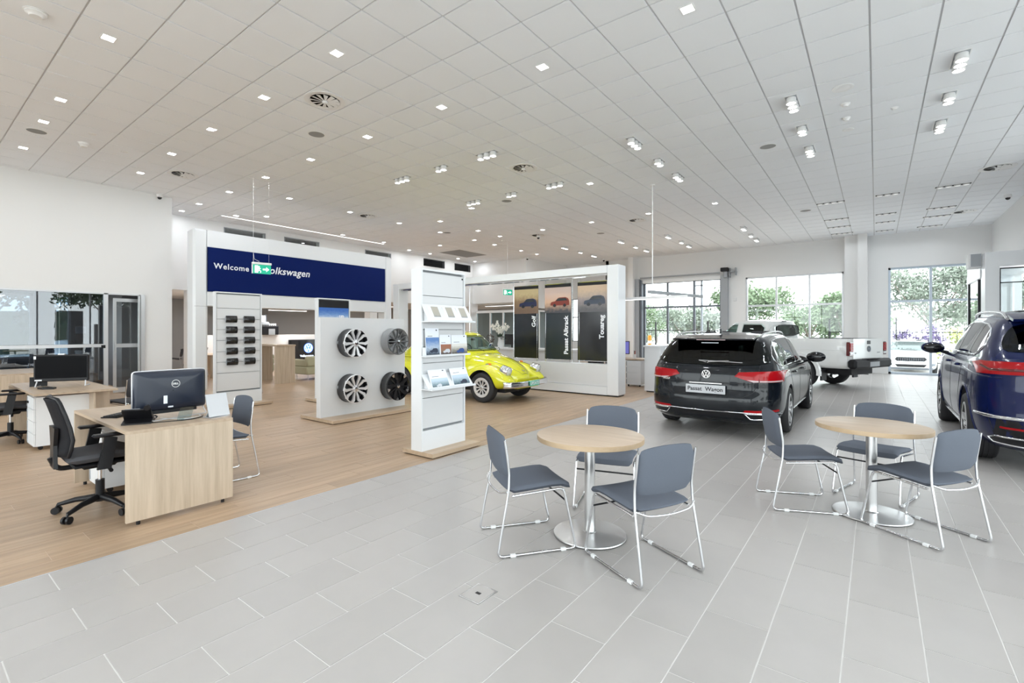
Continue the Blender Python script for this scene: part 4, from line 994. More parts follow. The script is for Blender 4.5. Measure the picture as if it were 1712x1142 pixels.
b = MB(); b.M = frame_M((.054, .08, .09), (0, 1, 0), (0, 0, 1)); b.cyl((0, 0, 0), (0, 0, .002), .21, n=36); b.build('screen_disc', 'screen_blue', t)
vw_logo(frame_M((.057, .08, .09), (0, 1, 0), (0, 0, 1)), .185, 'screen_white', t, 'screen_emblem')
text('Volkswagen', .13, frame_M((.055, -.30, -.28), (0, 1, 0), (0, 0, 1)), 'screen_white', t, bold=.003)
t = thing('coffee_machine', 'black coffee machine with a bright screen on the low lounge wall', 'coffee machine', (-19.2, 9.6, 1.34))
b = MB(); b.rbox(-.2, .2, -.45, .32, 0, .36, .02); b.build('body', 'black', t)
b = MB(); b.box(.2, .21, -.10, .16, .0, .24); b.build('dispenser', 'plastic_grey', t)
b = MB(); b.rbox(-.2, .15, -.45, -.05, .38, .52, .02); b.build('cup_tray', 'plastic_grey', t)
for k in range(4): b = MB(); b.lathe([(.03, .36), (.045, .45), (.04, .45), (.025, .37)], o=(.05, .0+.08*k, 0), n=10); b.build('cup', 'plastic_white', t)
t = thing('menu_screen', 'bright white menu screen above the coffee machine', 'screen', (-19.6, 9.15, 2.0))
b = MB(); b.box(0, .04, -.5, .55, -.28, .12); b.build('frame', 'alu_dark', t)
mat('screen_bright', (.9, .9, .9), .5, emit=(1, 1, 1), estr=1.6)
b = MB(); b.box(.04, .045, -.48, .50, -.14, .11); b.build('panel', 'screen_bright', t)
b = MB(); b.cyl((.02, .52, -2.0), (.02, .52, .15), .03, n=8); b.build('post', 'alu_dark', t)
for (x, y, dg, lb) in ((-20.2, 6.2, 150, 'dark chair in the room seen left of the sign portal, nearest one'), (-21.0, 6.9, 150, 'dark chair in the room seen left of the sign portal, furthest one'), (-17.4, 6.3, 100, 'dark chair seen between the portal leg and the sample stand')):
    dup(dch, (x, y, 0), math.radians(dg), lb, 'dark visitor chairs in the back rooms')
dup(oc, (-16.6, 6.0, 0), math.radians(140), 'black office chair seen between the portal leg and the sample stand', 'black mesh office chairs')
t = thing('meeting_desk', 'oak desk between the portal leg and the sample stand', 'desk', (-17.3, 6.75, 0))
b = MB(); b.box(-.8, .8, -.35, .35, .70, .73); b.build('desktop', 'laminate_x', t)
for s in (-1, 1): b = MB(); b.box(s*.76-.02, s*.76+.02, -.33, .33, 0, .70); b.build('end_panel', 'laminate_z', t)

# ------------------------------------------------------------------ reception behind the banner wall
t = thing('reception_counter', 'white reception counter beside the black wagon', 'counter', (-4.3, 13.1, 0))
b = MB(); b.box(-.19, .20, -1.5, 1.6, .03, 1.10); b.build('front_panel', 'gloss_white', t)
b = MB(); b.box(-.22, .22, -1.52, 1.62, 1.10, 1.14); b.build('counter_top', 'gloss_white', t)
b = MB(); b.box(-.15, .16, -1.47, 1.57, 0, .03); b.build('plinth', 'black', t)
t = thing('reception_desk', 'oak desk behind the white reception counter', 'desk', (-5.55, 12.85, 0))
b = MB(); b.box(-.9, .65, -.38, .38, .71, .74); b.build('desktop', 'laminate_x', t)
b = MB(); b.tube([(-.45, -.2, .02), (-.45, -.2, .71)], .03); b.tube([(-.45, -.35, .03), (-.45, .35, .03)], .03); b.build('leg_frame', 'alu_dark', t)
pedestal('white drawer unit between the banner wall and reception counter', (-5.14, 12.75), 0, w=.42, d=.55, h=.70, nd=4)
t = thing('computer_monitor', 'monitor with a purple-blue screen behind the banner wall end', 'monitor', (-5.75, 12.95, .74), .25)
b = MB(); b.rbox(-.29, .29, -.02, .02, .10, .47, .01); b.build('bezel', 'black', t)
mat('screen_purple', (.08, .08, .25), .4, emit=(.10, .10, .32), estr=1.0)
b = MB(); b.box(-.27, .27, -.023, -.02, .12, .45); b.build('screen', 'screen_purple', t)
b = MB(); b.box(-.03, .03, 0, .02, 0, .12); b.box(-.12, .12, -.08, .1, 0, .01); b.build('stand', 'black', t)
t = thing('pen_pot', 'pot of pens and bottles on the reception desk', 'pot', (-5.22, 12.75, .74))
b = MB(); b.lathe([(.045, 0), (.05, .12), (.045, .12), (.04, .01)], n=12); b.build('pot', 'plastic_white', t)
mat('bottle_red', (.5, .04, .03), .4)
for k in range(5): b = MB(); b.tube([(.0+.01*k-.02, 0, .05), (.03*math.cos(k*2)-.0, .03*math.sin(k*2), .21)], .006, n=6); b.build('pen', ['bottle_red', 'black', 'plastic_white'][k % 3], t)
dup(oc, (-6.0, 12.2, 0), math.radians(0), 'black office chair behind the right end of the banner wall', 'black mesh office chairs')

# back offices beyond the banner wall
def back_office():
    f = MB(); y = 18.5
    f.box(-16.0, -12.9, y, y+.1, 2.38, 2.5)
    for x in (-15.9, -15.0, -14.2, -13.2, -12.98): f.box(x, x+.07, y, y+.1, 0, 2.38)
    f.box(-16.0, -12.9, y, y+.1, 0, .08)
    o = struct('window_11', f, 'plastic_white'); g = MB(); g.box(-15.9, -13.0, y+.04, y+.05, .08, 2.38); g.build('glass_pane', 'glass_pale', o)
    f = MB(); x = -12.85
    f.box(x-.05, x+.05, 18.7, 21.6, 2.42, 2.5); f.box(x-.05, x+.05, 18.7, 21.6, 0, .08)
    for yy in (18.7, 19.6, 20.6, 21.5): f.box(x-.05, x+.05, yy, yy+.07, .08, 2.42)
    o = struct('window_12', f, 'plastic_white'); g = MB(); g.box(x-.005, x+.005, 18.77, 21.5, .08, 2.42); g.build('glass_pane', 'glass_pale', o)
back_office()
t = thing('flower_vase', 'white orchids in a vase on the desk behind the yellow car', 'flowers', (-9.75, 12.6, .95))
b = MB(); b.lathe([(.08, 0), (.10, .10), (.07, .28), (.09, .36), (.08, .36), (.06, .28)], n=18); b.build('vase', 'plastic_white', t, smooth=50)
mat('petal', (.85, .84, .78), .6); mat('stem_green', (.05, .12, .03), .6)
b1 = MB(); b2 = MB()
for k in range(9):
    a = 2*PI*k/9+R.uniform(-.2, .2); top = Vector((math.cos(a)*R.uniform(.15, .38), math.sin(a)*R.uniform(.1, .3), R.uniform(.55, .85))); mid = Vector((top.x*.3, top.y*.3, top.z*.8))
    b2.tube([(0, 0, .3), mid, top], .006, n=5, bend=.1)
    for q in range(9):
        c0 = mid.lerp(top, q/8)+Vector((R.uniform(-.06, .06), R.uniform(-.06, .06), R.uniform(-.05, .05)))
        for pz in range(5):
            an = 2*PI*pz/5+q; u = Vector((math.cos(an), .3*math.sin(an*2), math.sin(an))); v = Vector((-math.sin(an), .2, math.cos(an)))
            b1.add([c0, c0+u*.025+v*.018, c0+u*.055, c0+u*.025-v*.018], [(0, 1, 2, 3)])
b1.build('blossoms', 'petal', t); b2.build('stems', 'stem_green', t)
b = MB()
for k in range(50):
    a = R.uniform(0, 6.3); l = R.uniform(.12, .35); u = R.uniform(-.2, .9); p = Vector((0, 0, .3)); q = p+Vector((math.cos(a)*math.cos(u), math.sin(a)*math.cos(u), math.sin(u)))*l; s = Vector((-math.sin(a), math.cos(a), 0))*.03
    b.add([p, (p+q)/2+s, q, (p+q)/2-s], [(0, 1, 2, 3)])
b.build('leaves', 'leaf_dark', t)
t = thing('equipment_desk', 'white desk with black equipment behind the banner wall', 'desk', (-9.2, 12.75, 0))
b = MB(); b.box(-1.3, 2.2, -.4, .4, .90, .95); b.build('desktop', 'gloss_white', t)
b = MB(); b.box(-1.25, 2.15, -.35, .30, 0, .90); b.build('body', 'panel_white', t)
t = thing('brown_wreath', 'round dark brown dried wreath beside the orchids', 'wreath', (-10.2, 12.6, .95))
mat('dry_brown', (.07, .045, .035), .9)
b = MB()
for k in range(160):
    a, u = R.uniform(0, 6.3), R.uniform(-1.3, 1.3); p = Vector((math.cos(a)*math.cos(u)*.14, math.sin(a)*math.cos(u)*.14, .28+math.sin(u)*.14)); q = p+Vector((R.uniform(-.05, .05), R.uniform(-.05, .05), R.uniform(-.05, .05))); s = Vector((R.uniform(-.02, .02), R.uniform(-.02, .02), .01))
    b.add([p, (p+q)/2+s, q, (p+q)/2-s], [(0, 1, 2, 3)])
b.build('twigs', 'dry_brown', t); b = MB(); b.lathe([(.06, 0), (.07, .15), (.05, .15), (.045, .01)], n=12); b.build('pot', 'black', t)
for i, (x, lb) in enumerate(((-8.75, 'black monitor between the left and middle banners'), (-9.35, 'thin black-framed screen beside the orchids'))):
    t = thing('computer_monitor', lb, 'monitor', (x, 12.7, .95), .2)
    b = MB(); b.rbox(-.26, .26, -.02, .02, .10, .44, .01); b.build('bezel', 'black', t)
    b = MB(); b.box(-.24, .24, -.023, -.02, .12, .42); b.build('screen', 'black_gloss', t); b = MB(); b.box(-.03, .03, 0, .02, 0, .12); b.box(-.1, .1, -.08, .08, 0, .01); b.build('stand', 'black', t)
# ------------------------------------------------------------------ ceiling fixtures
ORD = ['first', 'second', 'third', 'fourth', 'fifth', 'sixth', 'seventh', 'eighth', 'ninth', 'tenth', 'eleventh', 'twelfth', 'thirteenth', 'fourteenth', 'fifteenth', 'sixteenth', 'seventeenth', 'eighteenth', 'nineteenth', 'twentieth', '21st', '22nd']
def area(name, parent, sx, sy, watts, loc, spread=PI, col=(.90, .95, 1), rot=None):
    ld = bpy.data.lights.get(name+'_data') or bpy.data.lights.new(name+'_data', 'AREA')
    ld.shape = 'RECTANGLE'; ld.size = sx; ld.size_y = sy; ld.energy = watts; ld.color = col; ld.spread = spread
    o = bpy.data.objects.new(name, ld); C.objects.link(o); o.parent = parent; o.location = loc
    if rot: o.rotation_euler = rot
    return o
def tile(L, Cc): return (-1.2565-0.6*(L+.5), 4.914+0.6*(Cc+.5))
# recessed square downlights: (column, row) in ceiling panels
DL = [(9, -6), (13, -6), (15, -6), (18, -6),
      (6, -3), (9, -3), (15, -3), (18, -3),
      (3, 0), (6, 0), (9, 0), (12, 0), (15, 0), (18, 0), (21, 0), (23, 0),
      (17, 2), (22, 2), (21, 3), (17, 5), (6, 8), (12, 8), (22, 8), (17, 8), (15, 9), (17, 11), (22, 11), (15, 12), (20, 14), (23, 14), (17, 14), (15, 14), (12, 14), (9, 14), (6, 14), (3, 14), (17, 16), (23, 16),
      (17, 19), (23, 19), (17, 21), (23, 21),
      # rows over and behind the camera
      (3, -3), (3, -6), (0, -6), (0, -3), (0, 0), (12, -9), (6, -9), (0, -9), (18, -9), (9, -13), (3, -13), (15, -13), (-4, -3), (-4, -9), (12, -3.0)]
DL = [d for d in DL if tile(*d)[0] > -15.9 and tile(*d)[1] < 18.2]
rows_ = {}
for d in DL: rows_.setdefault(d[1], []).append(d)
first = None; rk = sorted(rows_)
vis_rows = [r for r in rk if any(in_view(*tile(*d), 0) and tile(*d)[1] > 1 for d in rows_[r])]
for r in rk:
    ds = sorted(rows_[r], key=lambda d: -d[0]); n = len(ds)
    for i, d in enumerate(ds):
        x, y = tile(*d)
        rn = ORD[vis_rows.index(r)] if r in vis_rows else None
        lbl = ('square ceiling downlight, %s from left in the %s row from camera' % (ORD[i], rn)) if rn and n > 1 else ('square ceiling downlight, alone in the %s row from camera' % rn if rn else 'unseen square downlight above and behind the camera, kept for its light')  # rows out of view: unseen lamps, kept for the light they give
        if first is None:
            first = thing('downlight', lbl, 'downlight', (x, y, HC), 0, 'square recessed downlights')
            f = MB(); a, c = .058, .072
            f.box(-c, c, -c, -a, -.004, .001); f.box(-c, c, a, c, -.004, .001); f.box(-c, -a, -a, a, -.004, .001); f.box(a, c, -a, a, -.004, .001); f.build('trim_frame', 'lamp_white', first)
            f = MB(); f.box(-a, a, -a, a, -.0025, -.0005); f.build('diffuser', 'lamp_glow', first)
            q = first
        else: q = dup(first, (x, y, HC), 0, lbl)
        if d == (12, -3.0): pass
        area('downlight_beam', q, .112, .112, LAMP, (0, 0, -.0035))
# unlit one
# spotlight clusters
CX = [(-8.24, 7.10, 3, 'x'), (-7.04, 7.10, 2, 'x'), (-5.83, 7.11, 3, 'x'), (-8.24, 9.50, 3, 'x'), (-7.03, 9.52, 2, 'x'), (-5.80, 9.51, 3, 'x'),
      (-3.39, 8.28, 3, 'y'), (-3.39, 9.51, 2, 'y'), (-3.39, 10.69, 3, 'y'), (-0.97, 8.28, 3, 'y'), (-0.97, 9.47, 2, 'y'), (-0.97, 10.66, 3, 'y'),
      (0.82, 8.26, 3, 'y'), (0.82, 9.45, 2, 'y'), (0.82, 10.67, 3, 'y'),
      (-0.95, 15.40, 4, 'x'), (-0.95, 17.80, 4, 'x'), (-0.95, 19.14, 4, 'x'), (-0.93, 20.5, 4, 'x'), (0.22, 15.34, 3, 'x'), (0.22, 17.84, 3, 'x'), (0.22, 19.18, 3, 'x'), (0.22, 20.8, 3, 'x'),
      (1.40, 15.33, 4, 'x'), (1.40, 17.88, 4, 'x'), (1.40, 19.12, 4, 'x'), (1.35, 20.8, 4, 'x'),
      (-3.40, 17.35, 3, 'y'), (-3.45, 18.76, 2, 'y'), (-3.45, 19.8, 3, 'y'), (-5.80, 17.19, 3, 'y'), (-5.76, 18.56, 2, 'y'), (-5.80, 19.6, 3, 'y'),
      (-7.50, 17.05, 3, 'y'), (-7.50, 18.44, 2, 'y'), (-7.50, 19.56, 3, 'y'), (-9.82, 16.9, 3, 'y'), (-9.85, 18.26, 2, 'y'), (-9.85, 19.5, 3, 'y')]
WHERE = [(-8.24, 9.6, 'over the yellow car, left column'), (-7.04, 9.6, 'over the yellow car, middle column'), (-5.83, 9.6, 'over the yellow car, right column')]
protos = {}
def cluster(n, ax, far):
    key = (n, ax, far)
    lb = 'cluster'
    t = thing('spotlight_cluster', lb, 'spotlight', (0, 0, HC), 0, 'white clustered ceiling spotlights')
    h = n*.15/2+.02; w_ = .085
    rot = Matrix.Rotation(PI/2 if ax == 'y' else 0, 4, 'Z')
    b = MB(); b.M = rot; b.box(-h, h, -w_, -w_+.012, -.004, .001); b.box(-h, h, w_-.012, w_, -.004, .001); b.box(-h, -h+.012, -w_, w_, -.004, .001); b.box(h-.012, h, -w_, w_, -.004, .001); b.build('trim_frame', 'lamp_white', t)
    b = MB(); b.M = rot; b.box(-h+.01, h-.01, -w_+.01, w_-.01, -.002, -.0005); b.build('recess', 'plastic_grey' if not far else 'slot_dark', t)
    drop = .085 if not far else .03
    for k in range(n):
        x = (k-(n-1)/2)*.15
        b = MB(); b.M = rot; b.lathe([(.058, 0), (.062, -.01), (.066, -drop), (.060, -drop), (.054, -drop+.012), (0, -drop+.012)], o=(x, 0, 0), n=20); o = b.build('lamp_head', 'lamp_white', t, smooth=40)
        b = MB(); b.M = rot; b.cyl((x, 0, -drop+.003), (x, 0, -drop+.006), .045, n=16); b.build('lens', 'lamp_glow' if not far else 'lens_dim', o)
    for k in range(n):
        x = (k-(n-1)/2)*.15
        o = bpy.data.objects.new('lamp_beam', light_for(far)); C.objects.link(o); o.parent = t; o.location = (x, 0, -drop+.002) if ax == 'x' else (0, x, -drop+.002)
    return t
mat('lens_dim', (.8, .8, .8), .3, emit=(1, 1, 1), estr=0.35)
LD = {}
def light_for(far):
    if far not in LD:
        ld = bpy.data.lights.new('lamp_head_light', 'AREA'); ld.shape = 'DISK'; ld.size = .085; ld.energy = SPOT*(1 if not far else .35); ld.spread = 2.6; ld.color = (.90, .95, 1); LD[far] = ld
    return LD[far]
cols = {}
for c_ in CX: cols.setdefault((c_[3], c_[1] > 14, round(c_[0]*2.0/1.0)/2.0), []).append(c_)
def where(x, y):
    if y > 14:
        base = {-9.8: 'leftmost far column', -7.5: 'second far column', -5.8: 'third far column', -3.4: 'fourth far column', -.95: 'fifth far column, left of the pillar top', .22: 'sixth far column, just right of the pillar top', 1.4: 'rightmost far column'}
    else:
        base = {-8.24: 'left column over the yellow car', -7.04: 'middle column over the yellow car', -5.83: 'right column over the yellow car', -3.39: 'column between the banner wall and black wagon', -.97: 'column over the black wagon', .82: 'column nearest the right edge'}
    k = min(base, key=lambda v: abs(v-x)); return k, base[k]
seen = {}
for (x, y, n, ax) in sorted(CX, key=lambda c: c[1]):
    far = y > 15 and ax == 'x'
    k, wl = where(x, y); i = seen.get((k, y > 14), 0); seen[(k, y > 14)] = i+1
    lb = 'white %s-lamp spotlight cluster, %s in the %s' % ({2: 'two', 3: 'three', 4: 'four'}[n], ['nearest', 'second', 'third', 'fourth'][i], wl)
    if (n, ax, far) in protos: q = dup(protos[n, ax, far], (x, y, HC), 0, lb)
    else:
        q = cluster(n, ax, far); q.location = (x, y, HC); q['label'] = lb; protos[n, ax, far] = q
# swirl air diffusers
mat('throat_grey', (.20, .20, .20), .8)
def diffuser(x, y, lb, r=.29):
    t = thing('air_diffuser', lb, 'air vent', (x, y, HC), 0, 'round ceiling air diffusers')
    b = MB(); b.lathe([(r, .0), (r*1.0, -.006), (r*.80, -.012), (r*.74, -.004), (r*.70, .0)], n=48); b.build('face_ring', 'lamp_white', t, smooth=40)
    b = MB(); b.lathe([(r*.72, -.001), (0, -.001), (0, -.0005), (r*.72, -.0005)], n=32); b.build('throat', 'throat_grey', t)
    for k in range(12):
        a = 2*PI*k/12; ca, sa = math.cos(a), math.sin(a); b = MB(); m = Matrix.Rotation(a, 4, 'Z'); b.M = m
        b.add([(r*.16, -.012, -.014), (r*.70, -.03, -.006), (r*.70, .035, -.020), (r*.16, .012, -.018)], [(0, 1, 2, 3)]); b.add([(r*.16, -.012, -.012), (r*.70, -.03, -.004), (r*.70, .035, -.018), (r*.16, .012, -.016)], [(0, 1, 2, 3)])
        b.build('vane', 'lamp_white', t, recalc=False)
    b = MB(); b.sphere((0, 0, -.018), r*.15, 16, 8, (1, 1, .6)); b.build('hub', 'lamp_white', t, smooth=50)
for (x, y, lb) in ((-6.357, 4.014, 'round air diffuser nearest the camera, large in the upper middle left'), (-11.757, 4.014, 'round air diffuser above the left white wall'), (-5.757, 8.214, 'round air diffuser right of the spotlights over the yellow car'),
        (-11.757, 8.814, 'round air diffuser over the blue welcome sign'), (1.97, 14.214, 'round air diffuser near the right photo edge, larger one'), (-5.757, 14.214, 'round air diffuser above the banner wall end'), (1.95, 18.9, 'round air diffuser far right, near the airlock'), (-9.4, 14.3, 'round air diffuser far back above the banners')):
    diffuser(x, y, lb)
for (x, y, lb) in ((-7.56, 4.61, 'round grey ceiling speaker beside the nearest air diffuser'), (-11.16, 1.62, 'round grey ceiling speaker at far left among the square downlights'), (-7.55, 10.02, 'round grey ceiling speaker over the yellow car'), (-1.56, 10.01, 'round grey ceiling speaker in front of the black wagon'),
        (-7.5, 15.35, 'round grey ceiling speaker far back above the banner wall'), (-1.56, 16.0, 'faint round ceiling speaker far right'), (-11.6, 12.0, 'faint round ceiling speaker behind the sign portal light')):
    t = thing('ceiling_speaker', lb, 'speaker', (x, y, HC), 0, 'round ceiling speakers')
    b = MB(); b.lathe([(0, -.003), (.125, -.003), (.13, -.001), (.13, .001)], n=36); b.build('grille', 'speaker_grey', t)
    b = MB(); b.lathe([(.128, -.001), (.130, -.006), (.138, -.005), (.140, .0)], n=36); b.build('rim', 'lamp_white', t)
def puck(x, y, lb, r=.055, h=.04, nm='smoke_detector', cat='detector', m='lamp_white'):
    t = thing(nm, lb, cat, (x, y, HC), 0, 'small ceiling fittings')
    b = MB(); b.lathe([(0, -h), (r*.6, -h), (r*.75, -h*.6), (r, -h*.4), (r, .0)], n=24); b.build('body', m, t, smooth=40)
    b = MB(); b.lathe([(r*1.15, 0), (r*1.15, -.006), (r*1.0, -.008)], n=24); b.build('base', m, t)
for (x, y, lb, r, h) in ((-7.0, 1.01, 'round white smoke detector at the top left corner of the photo', .09, .05), (-11.2, 2.25, 'small white sensor dome left of the nearest diffuser row', .08, .07), (-10.56, 2.23, 'small flat sensor beside the white dome at left', .05, .015), (-11.15, 2.83, 'faint small ceiling plate at left', .05, .01),
        (-.365, 8.235, 'flat white ceiling disc, nearest of the line of four', .11, .012), (-.363, 8.843, 'white smoke detector, second of the line of four', .055, .04), (-.372, 9.426, 'white sprinkler-like sensor, third of the line of four', .05, .05), (-.37, 10.0, 'flat white ceiling plate, last of the line of four', .07, .012),
        (.22, 9.45, 'single small white sensor between the two right spotlight columns', .04, .03), (-8.77, 3.42, 'dim small fitting among the square downlights at left', .045, .03), (-11.0, 14.3, 'small white sensor far back', .05, .03)):
    puck(x, y, lb, r, h)
def cam_dome(x, y, z, lb):
    t = thing('security_camera', lb, 'camera', (x, y, z), 0, 'dome security cameras')
    b = MB(); b.lathe([(0, 0), (.07, 0), (.075, -.05), (.06, -.07), (0, -.07)], n=20); b.build('housing', 'lamp_white', t, smooth=30)
    b = MB(); b.sphere((0, 0, -.075), .048, 16, 10); b.build('dome', 'black_gloss', t, smooth=60)
cam_dome(-9.419, 14.364, HC, 'black dome camera on the ceiling over the banner wall')
cam_dome(2.57, 17.25, HC, 'white dome camera on the ceiling at the right edge')
cam_dome(-13.95, 4.25, HC, 'dome camera at the end of the left white wall')
cam_dome(-10.05, 20.9, HC, 'tiny black dome camera far back right of the banner wall')
cam_dome(-12.6, 18.3, HC, 'tiny black dome camera far back left above the banners')
# return air grille
t = thing('return_grille', 'large grey perforated panel in the far ceiling above the black wall grilles', 'vent', (-14.2, 15.7, HC))
b = MB(); b.box(-.6, .6, -.9, .9, -.004, .0); b.build('panel', 'speaker_grey', t)
b = MB(); b.box(-.62, .62, -.92, -.9, -.006, 0); b.box(-.62, .62, .9, .92, -.006, 0); b.box(-.62, -.6, -.9, .9, -.006, 0); b.box(.6, .62, -.9, .9, -.006, 0); b.build('frame', 'lamp_white', t)
# recessed linear light in front of the clerestory
t = thing('linear_ceiling_light', 'long thin recessed strip light above the blue welcome sign', 'strip light', (-15.06, 9.1, HC))
b = MB(); b.box(-.03, .03, -2.95, 2.95, -.003, .0); b.build('diffuser', 'strip_glow', t)
b = MB(); b.box(-.04, -.03, -2.96, 2.96, -.005, 0); b.box(.03, .04, -2.96, 2.96, -.005, 0); b.build('channel', 'lamp_white', t)
# exit signs
def exit_sign(x, y, z, rot, lb, two=True, top=HC, arrow=1):
    t = thing('exit_sign', lb, 'exit sign', (x, y, z), rot, 'green running-man exit signs')
    b = MB(); b.rbox(-.20, .20, -.035, .035, 0, .05, .008); b.rbox(-.20, -.185, -.03, .03, -.20, 0, .003); b.build('housing', 'lamp_white', t)
    b = MB(); b.box(-.185, .19, -.012, .012, -.20, 0); b.build('panel', 'exit_green', t)
    for s in (-1, 1):
        M = frame_M((-.0*s, -s*.0125, -.10), (s, 0, 0), (0, 0, 1))
        b = MB(); b.M = M
        b.box(-.145, -.075, -.08, .08, 0, .001)                                   # doorway
        b.cyl((-.055, .055, 0), (-.055, .055, .0022), .014, n=12)                # head
        for p, q in (((-.062, .035), (-.05, -.02)), ((-.05, -.02), (-.02, -.045)), ((-.02, -.045), (-.03, -.08)), ((-.05, -.02), (-.085, -.05)), ((-.085, -.05), (-.125, -.05)), ((-.06, .03), (-.025, .01)), ((-.06, .03), (-.10, .01))):
            d = Vector((q[0]-p[0], q[1]-p[1])).normalized()*.0; n_ = Vector((-(q[1]-p[1]), q[0]-p[0])).normalized()*.008
            b.prism([(p[0]+n_.x, p[1]+n_.y), (q[0]+n_.x, q[1]+n_.y), (q[0]-n_.x, q[1]-n_.y), (p[0]-n_.x, p[1]-n_.y)], 0, .0018)
        b.prism([(.02, -.018), (.09, -.018), (.09, -.055), (.155, 0), (.09, .055), (.09, .018), (.02, .018)], 0, .0015)
        b.build('pictogram', 'exit_white', t)
    if two:
        b = MB(); b.cyl((-.17, 0, .05), (-.17, 0, top-z), .0035, n=5); b.cyl((.15, 0, .05), (.15, 0, top-z), .0015, n=5); b.tube([(-.17, 0, .25), (-.15, .01, .12), (-.05, 0, .07)], .004, n=5); b.build('cable', 'lamp_white', t)
    else:
        b = MB(); b.cyl((0, 0, .05), (0, 0, top-z), .005, n=6); b.build('cable', 'lamp_white', t)
exit_sign(-10.75, 5.22, 2.965, math.radians(78), 'green exit sign hanging in front of the blue welcome sign')
exit_sign(-10.96, 14.6, 3.05, math.radians(60), 'green exit sign hanging behind the yellow car', two=False)
exit_sign(-17.0, 12.2, 2.50, math.radians(90), 'small green exit sign in the corridor right of the portal', two=False, top=2.78)
# pendant pole and linear lights over reception
t = thing('pendant_light', 'suspended pair of linear lights over the reception counter', 'pendant light', (-4.07, 11.0, 0))
b = MB(); b.cyl((0, 0, 2.50), (0, 0, HC), .012, n=8); b.cyl((0, 0, HC-.02), (0, 0, HC), .06, n=16); b.build('pole', 'lamp_white', t)
b = MB(); b.box(-.95, .75, .06, .14, 2.24, 2.30); b.build('light_bar', 'lamp_white', t)
b = MB(); b.box(-.94, .74, .07, .13, 2.234, 2.24); b.build('diffuser', 'strip_glow', t)
b = MB(); b.M = Matrix.Rotation(math.radians(78), 4, 'Z'); b.box(-.15, 2.3, -.04, .04, 2.36, 2.43); b.build('light_bar', 'plastic_grey', t)
b = MB(); b.cyl((0, .1, 2.3), (0, .1, 2.5), .006, n=6); b.cyl((0, 0, 2.5), (0, .12, 2.5), .01, n=6); b.build('hanger', 'lamp_white', t)
# strip lights in the rooms behind; two in the glazed office added to brighten it
for i, (x, y, l, ax, lb) in enumerate(((-17.6, 12.6, 2.4, 'y', 'bright strip light in the corridor right of the portal'), (-18.8, 10.2, 1.6, 'y', 'linear pendant light in the lounge'), (-18.0, 7.0, 1.2, 'y', 'strip light in the lounge ceiling behind the sample stand'), (-18.2, 5.6, .5, 'y', 'small ceiling light in the room left of the portal'), (-14.5, 19.4, 3.0, 'x', 'strip light in the offices behind the banners'), (-19.5, 15.0, 3.0, 'y', 'strip light deep in the corridor'), (-15.8, 2.2, 1.6, 'x', 'added strip light brightening the glazed office near the door'), (-16.0, -0.5, 1.6, 'x', 'added strip light brightening the glazed office further left'))):
    z = 2.765 if i != 1 else 2.35
    if i == 4: z = 2.80
    if i > 5: z = 2.6
    t = thing('strip_light', lb, 'strip light', (x, y, z), 0, 'strip lights in the back rooms')
    a, c = (l/2, .05) if ax == 'x' else (.05, l/2)
    b = MB(); b.box(-a, a, -c, c, -.04, .0); b.build('housing', 'lamp_white', t); b = MB(); b.box(-a+.01, a-.01, -c+.01, c-.01, -.046, -.0405); b.build('diffuser', 'strip_glow', t)
    if i == 1: b = MB(); b.cyl((0, -l/2+.1, 0), (0, -l/2+.1, .42), .006, n=5); b.cyl((0, l/2-.1, 0), (0, l/2-.1, .42), .006, n=5); b.build('hanger', 'lamp_white', t)
    area('strip_beam', t, 2*a, 2*c, 45, (0, 0, -.06)).data = [ld for ld in [bpy.data.lights.new('strip_%d' % i, 'AREA')]][0]
    ld = bpy.data.lights['strip_%d' % i]; ld.shape = 'RECTANGLE'; ld.size = 2*a; ld.size_y = 2*c; ld.energy = 45
# daylight portals in the real window openings
def portal(x, y, z, sx, sz, rz):
    ld = bpy.data.lights.new('window_portal', 'AREA'); ld.shape = 'RECTANGLE'; ld.size = sx; ld.size_y = sz
    try: ld.cycles.is_portal = True
    except Exception: return
    o = bpy.data.objects.new('window_portal', ld); C.objects.link(o); o.location = (x, y, z); o.rotation_euler = (PI/2, 0, rz)
portal(-6.76, 21.9, 1.86, 3.36, 3.7, PI); portal(-2.55, 21.9, 1.83, 3.24, 3.66, PI); portal(1.46, 21.9, 1.85, 2.27, 3.69, PI)
portal(4.8, 3.75, 2.0, 18.5, 4.0, -PI/2*-1); portal(-4.65, YN-.2, 2.0, 17.7, 4.0, 0)
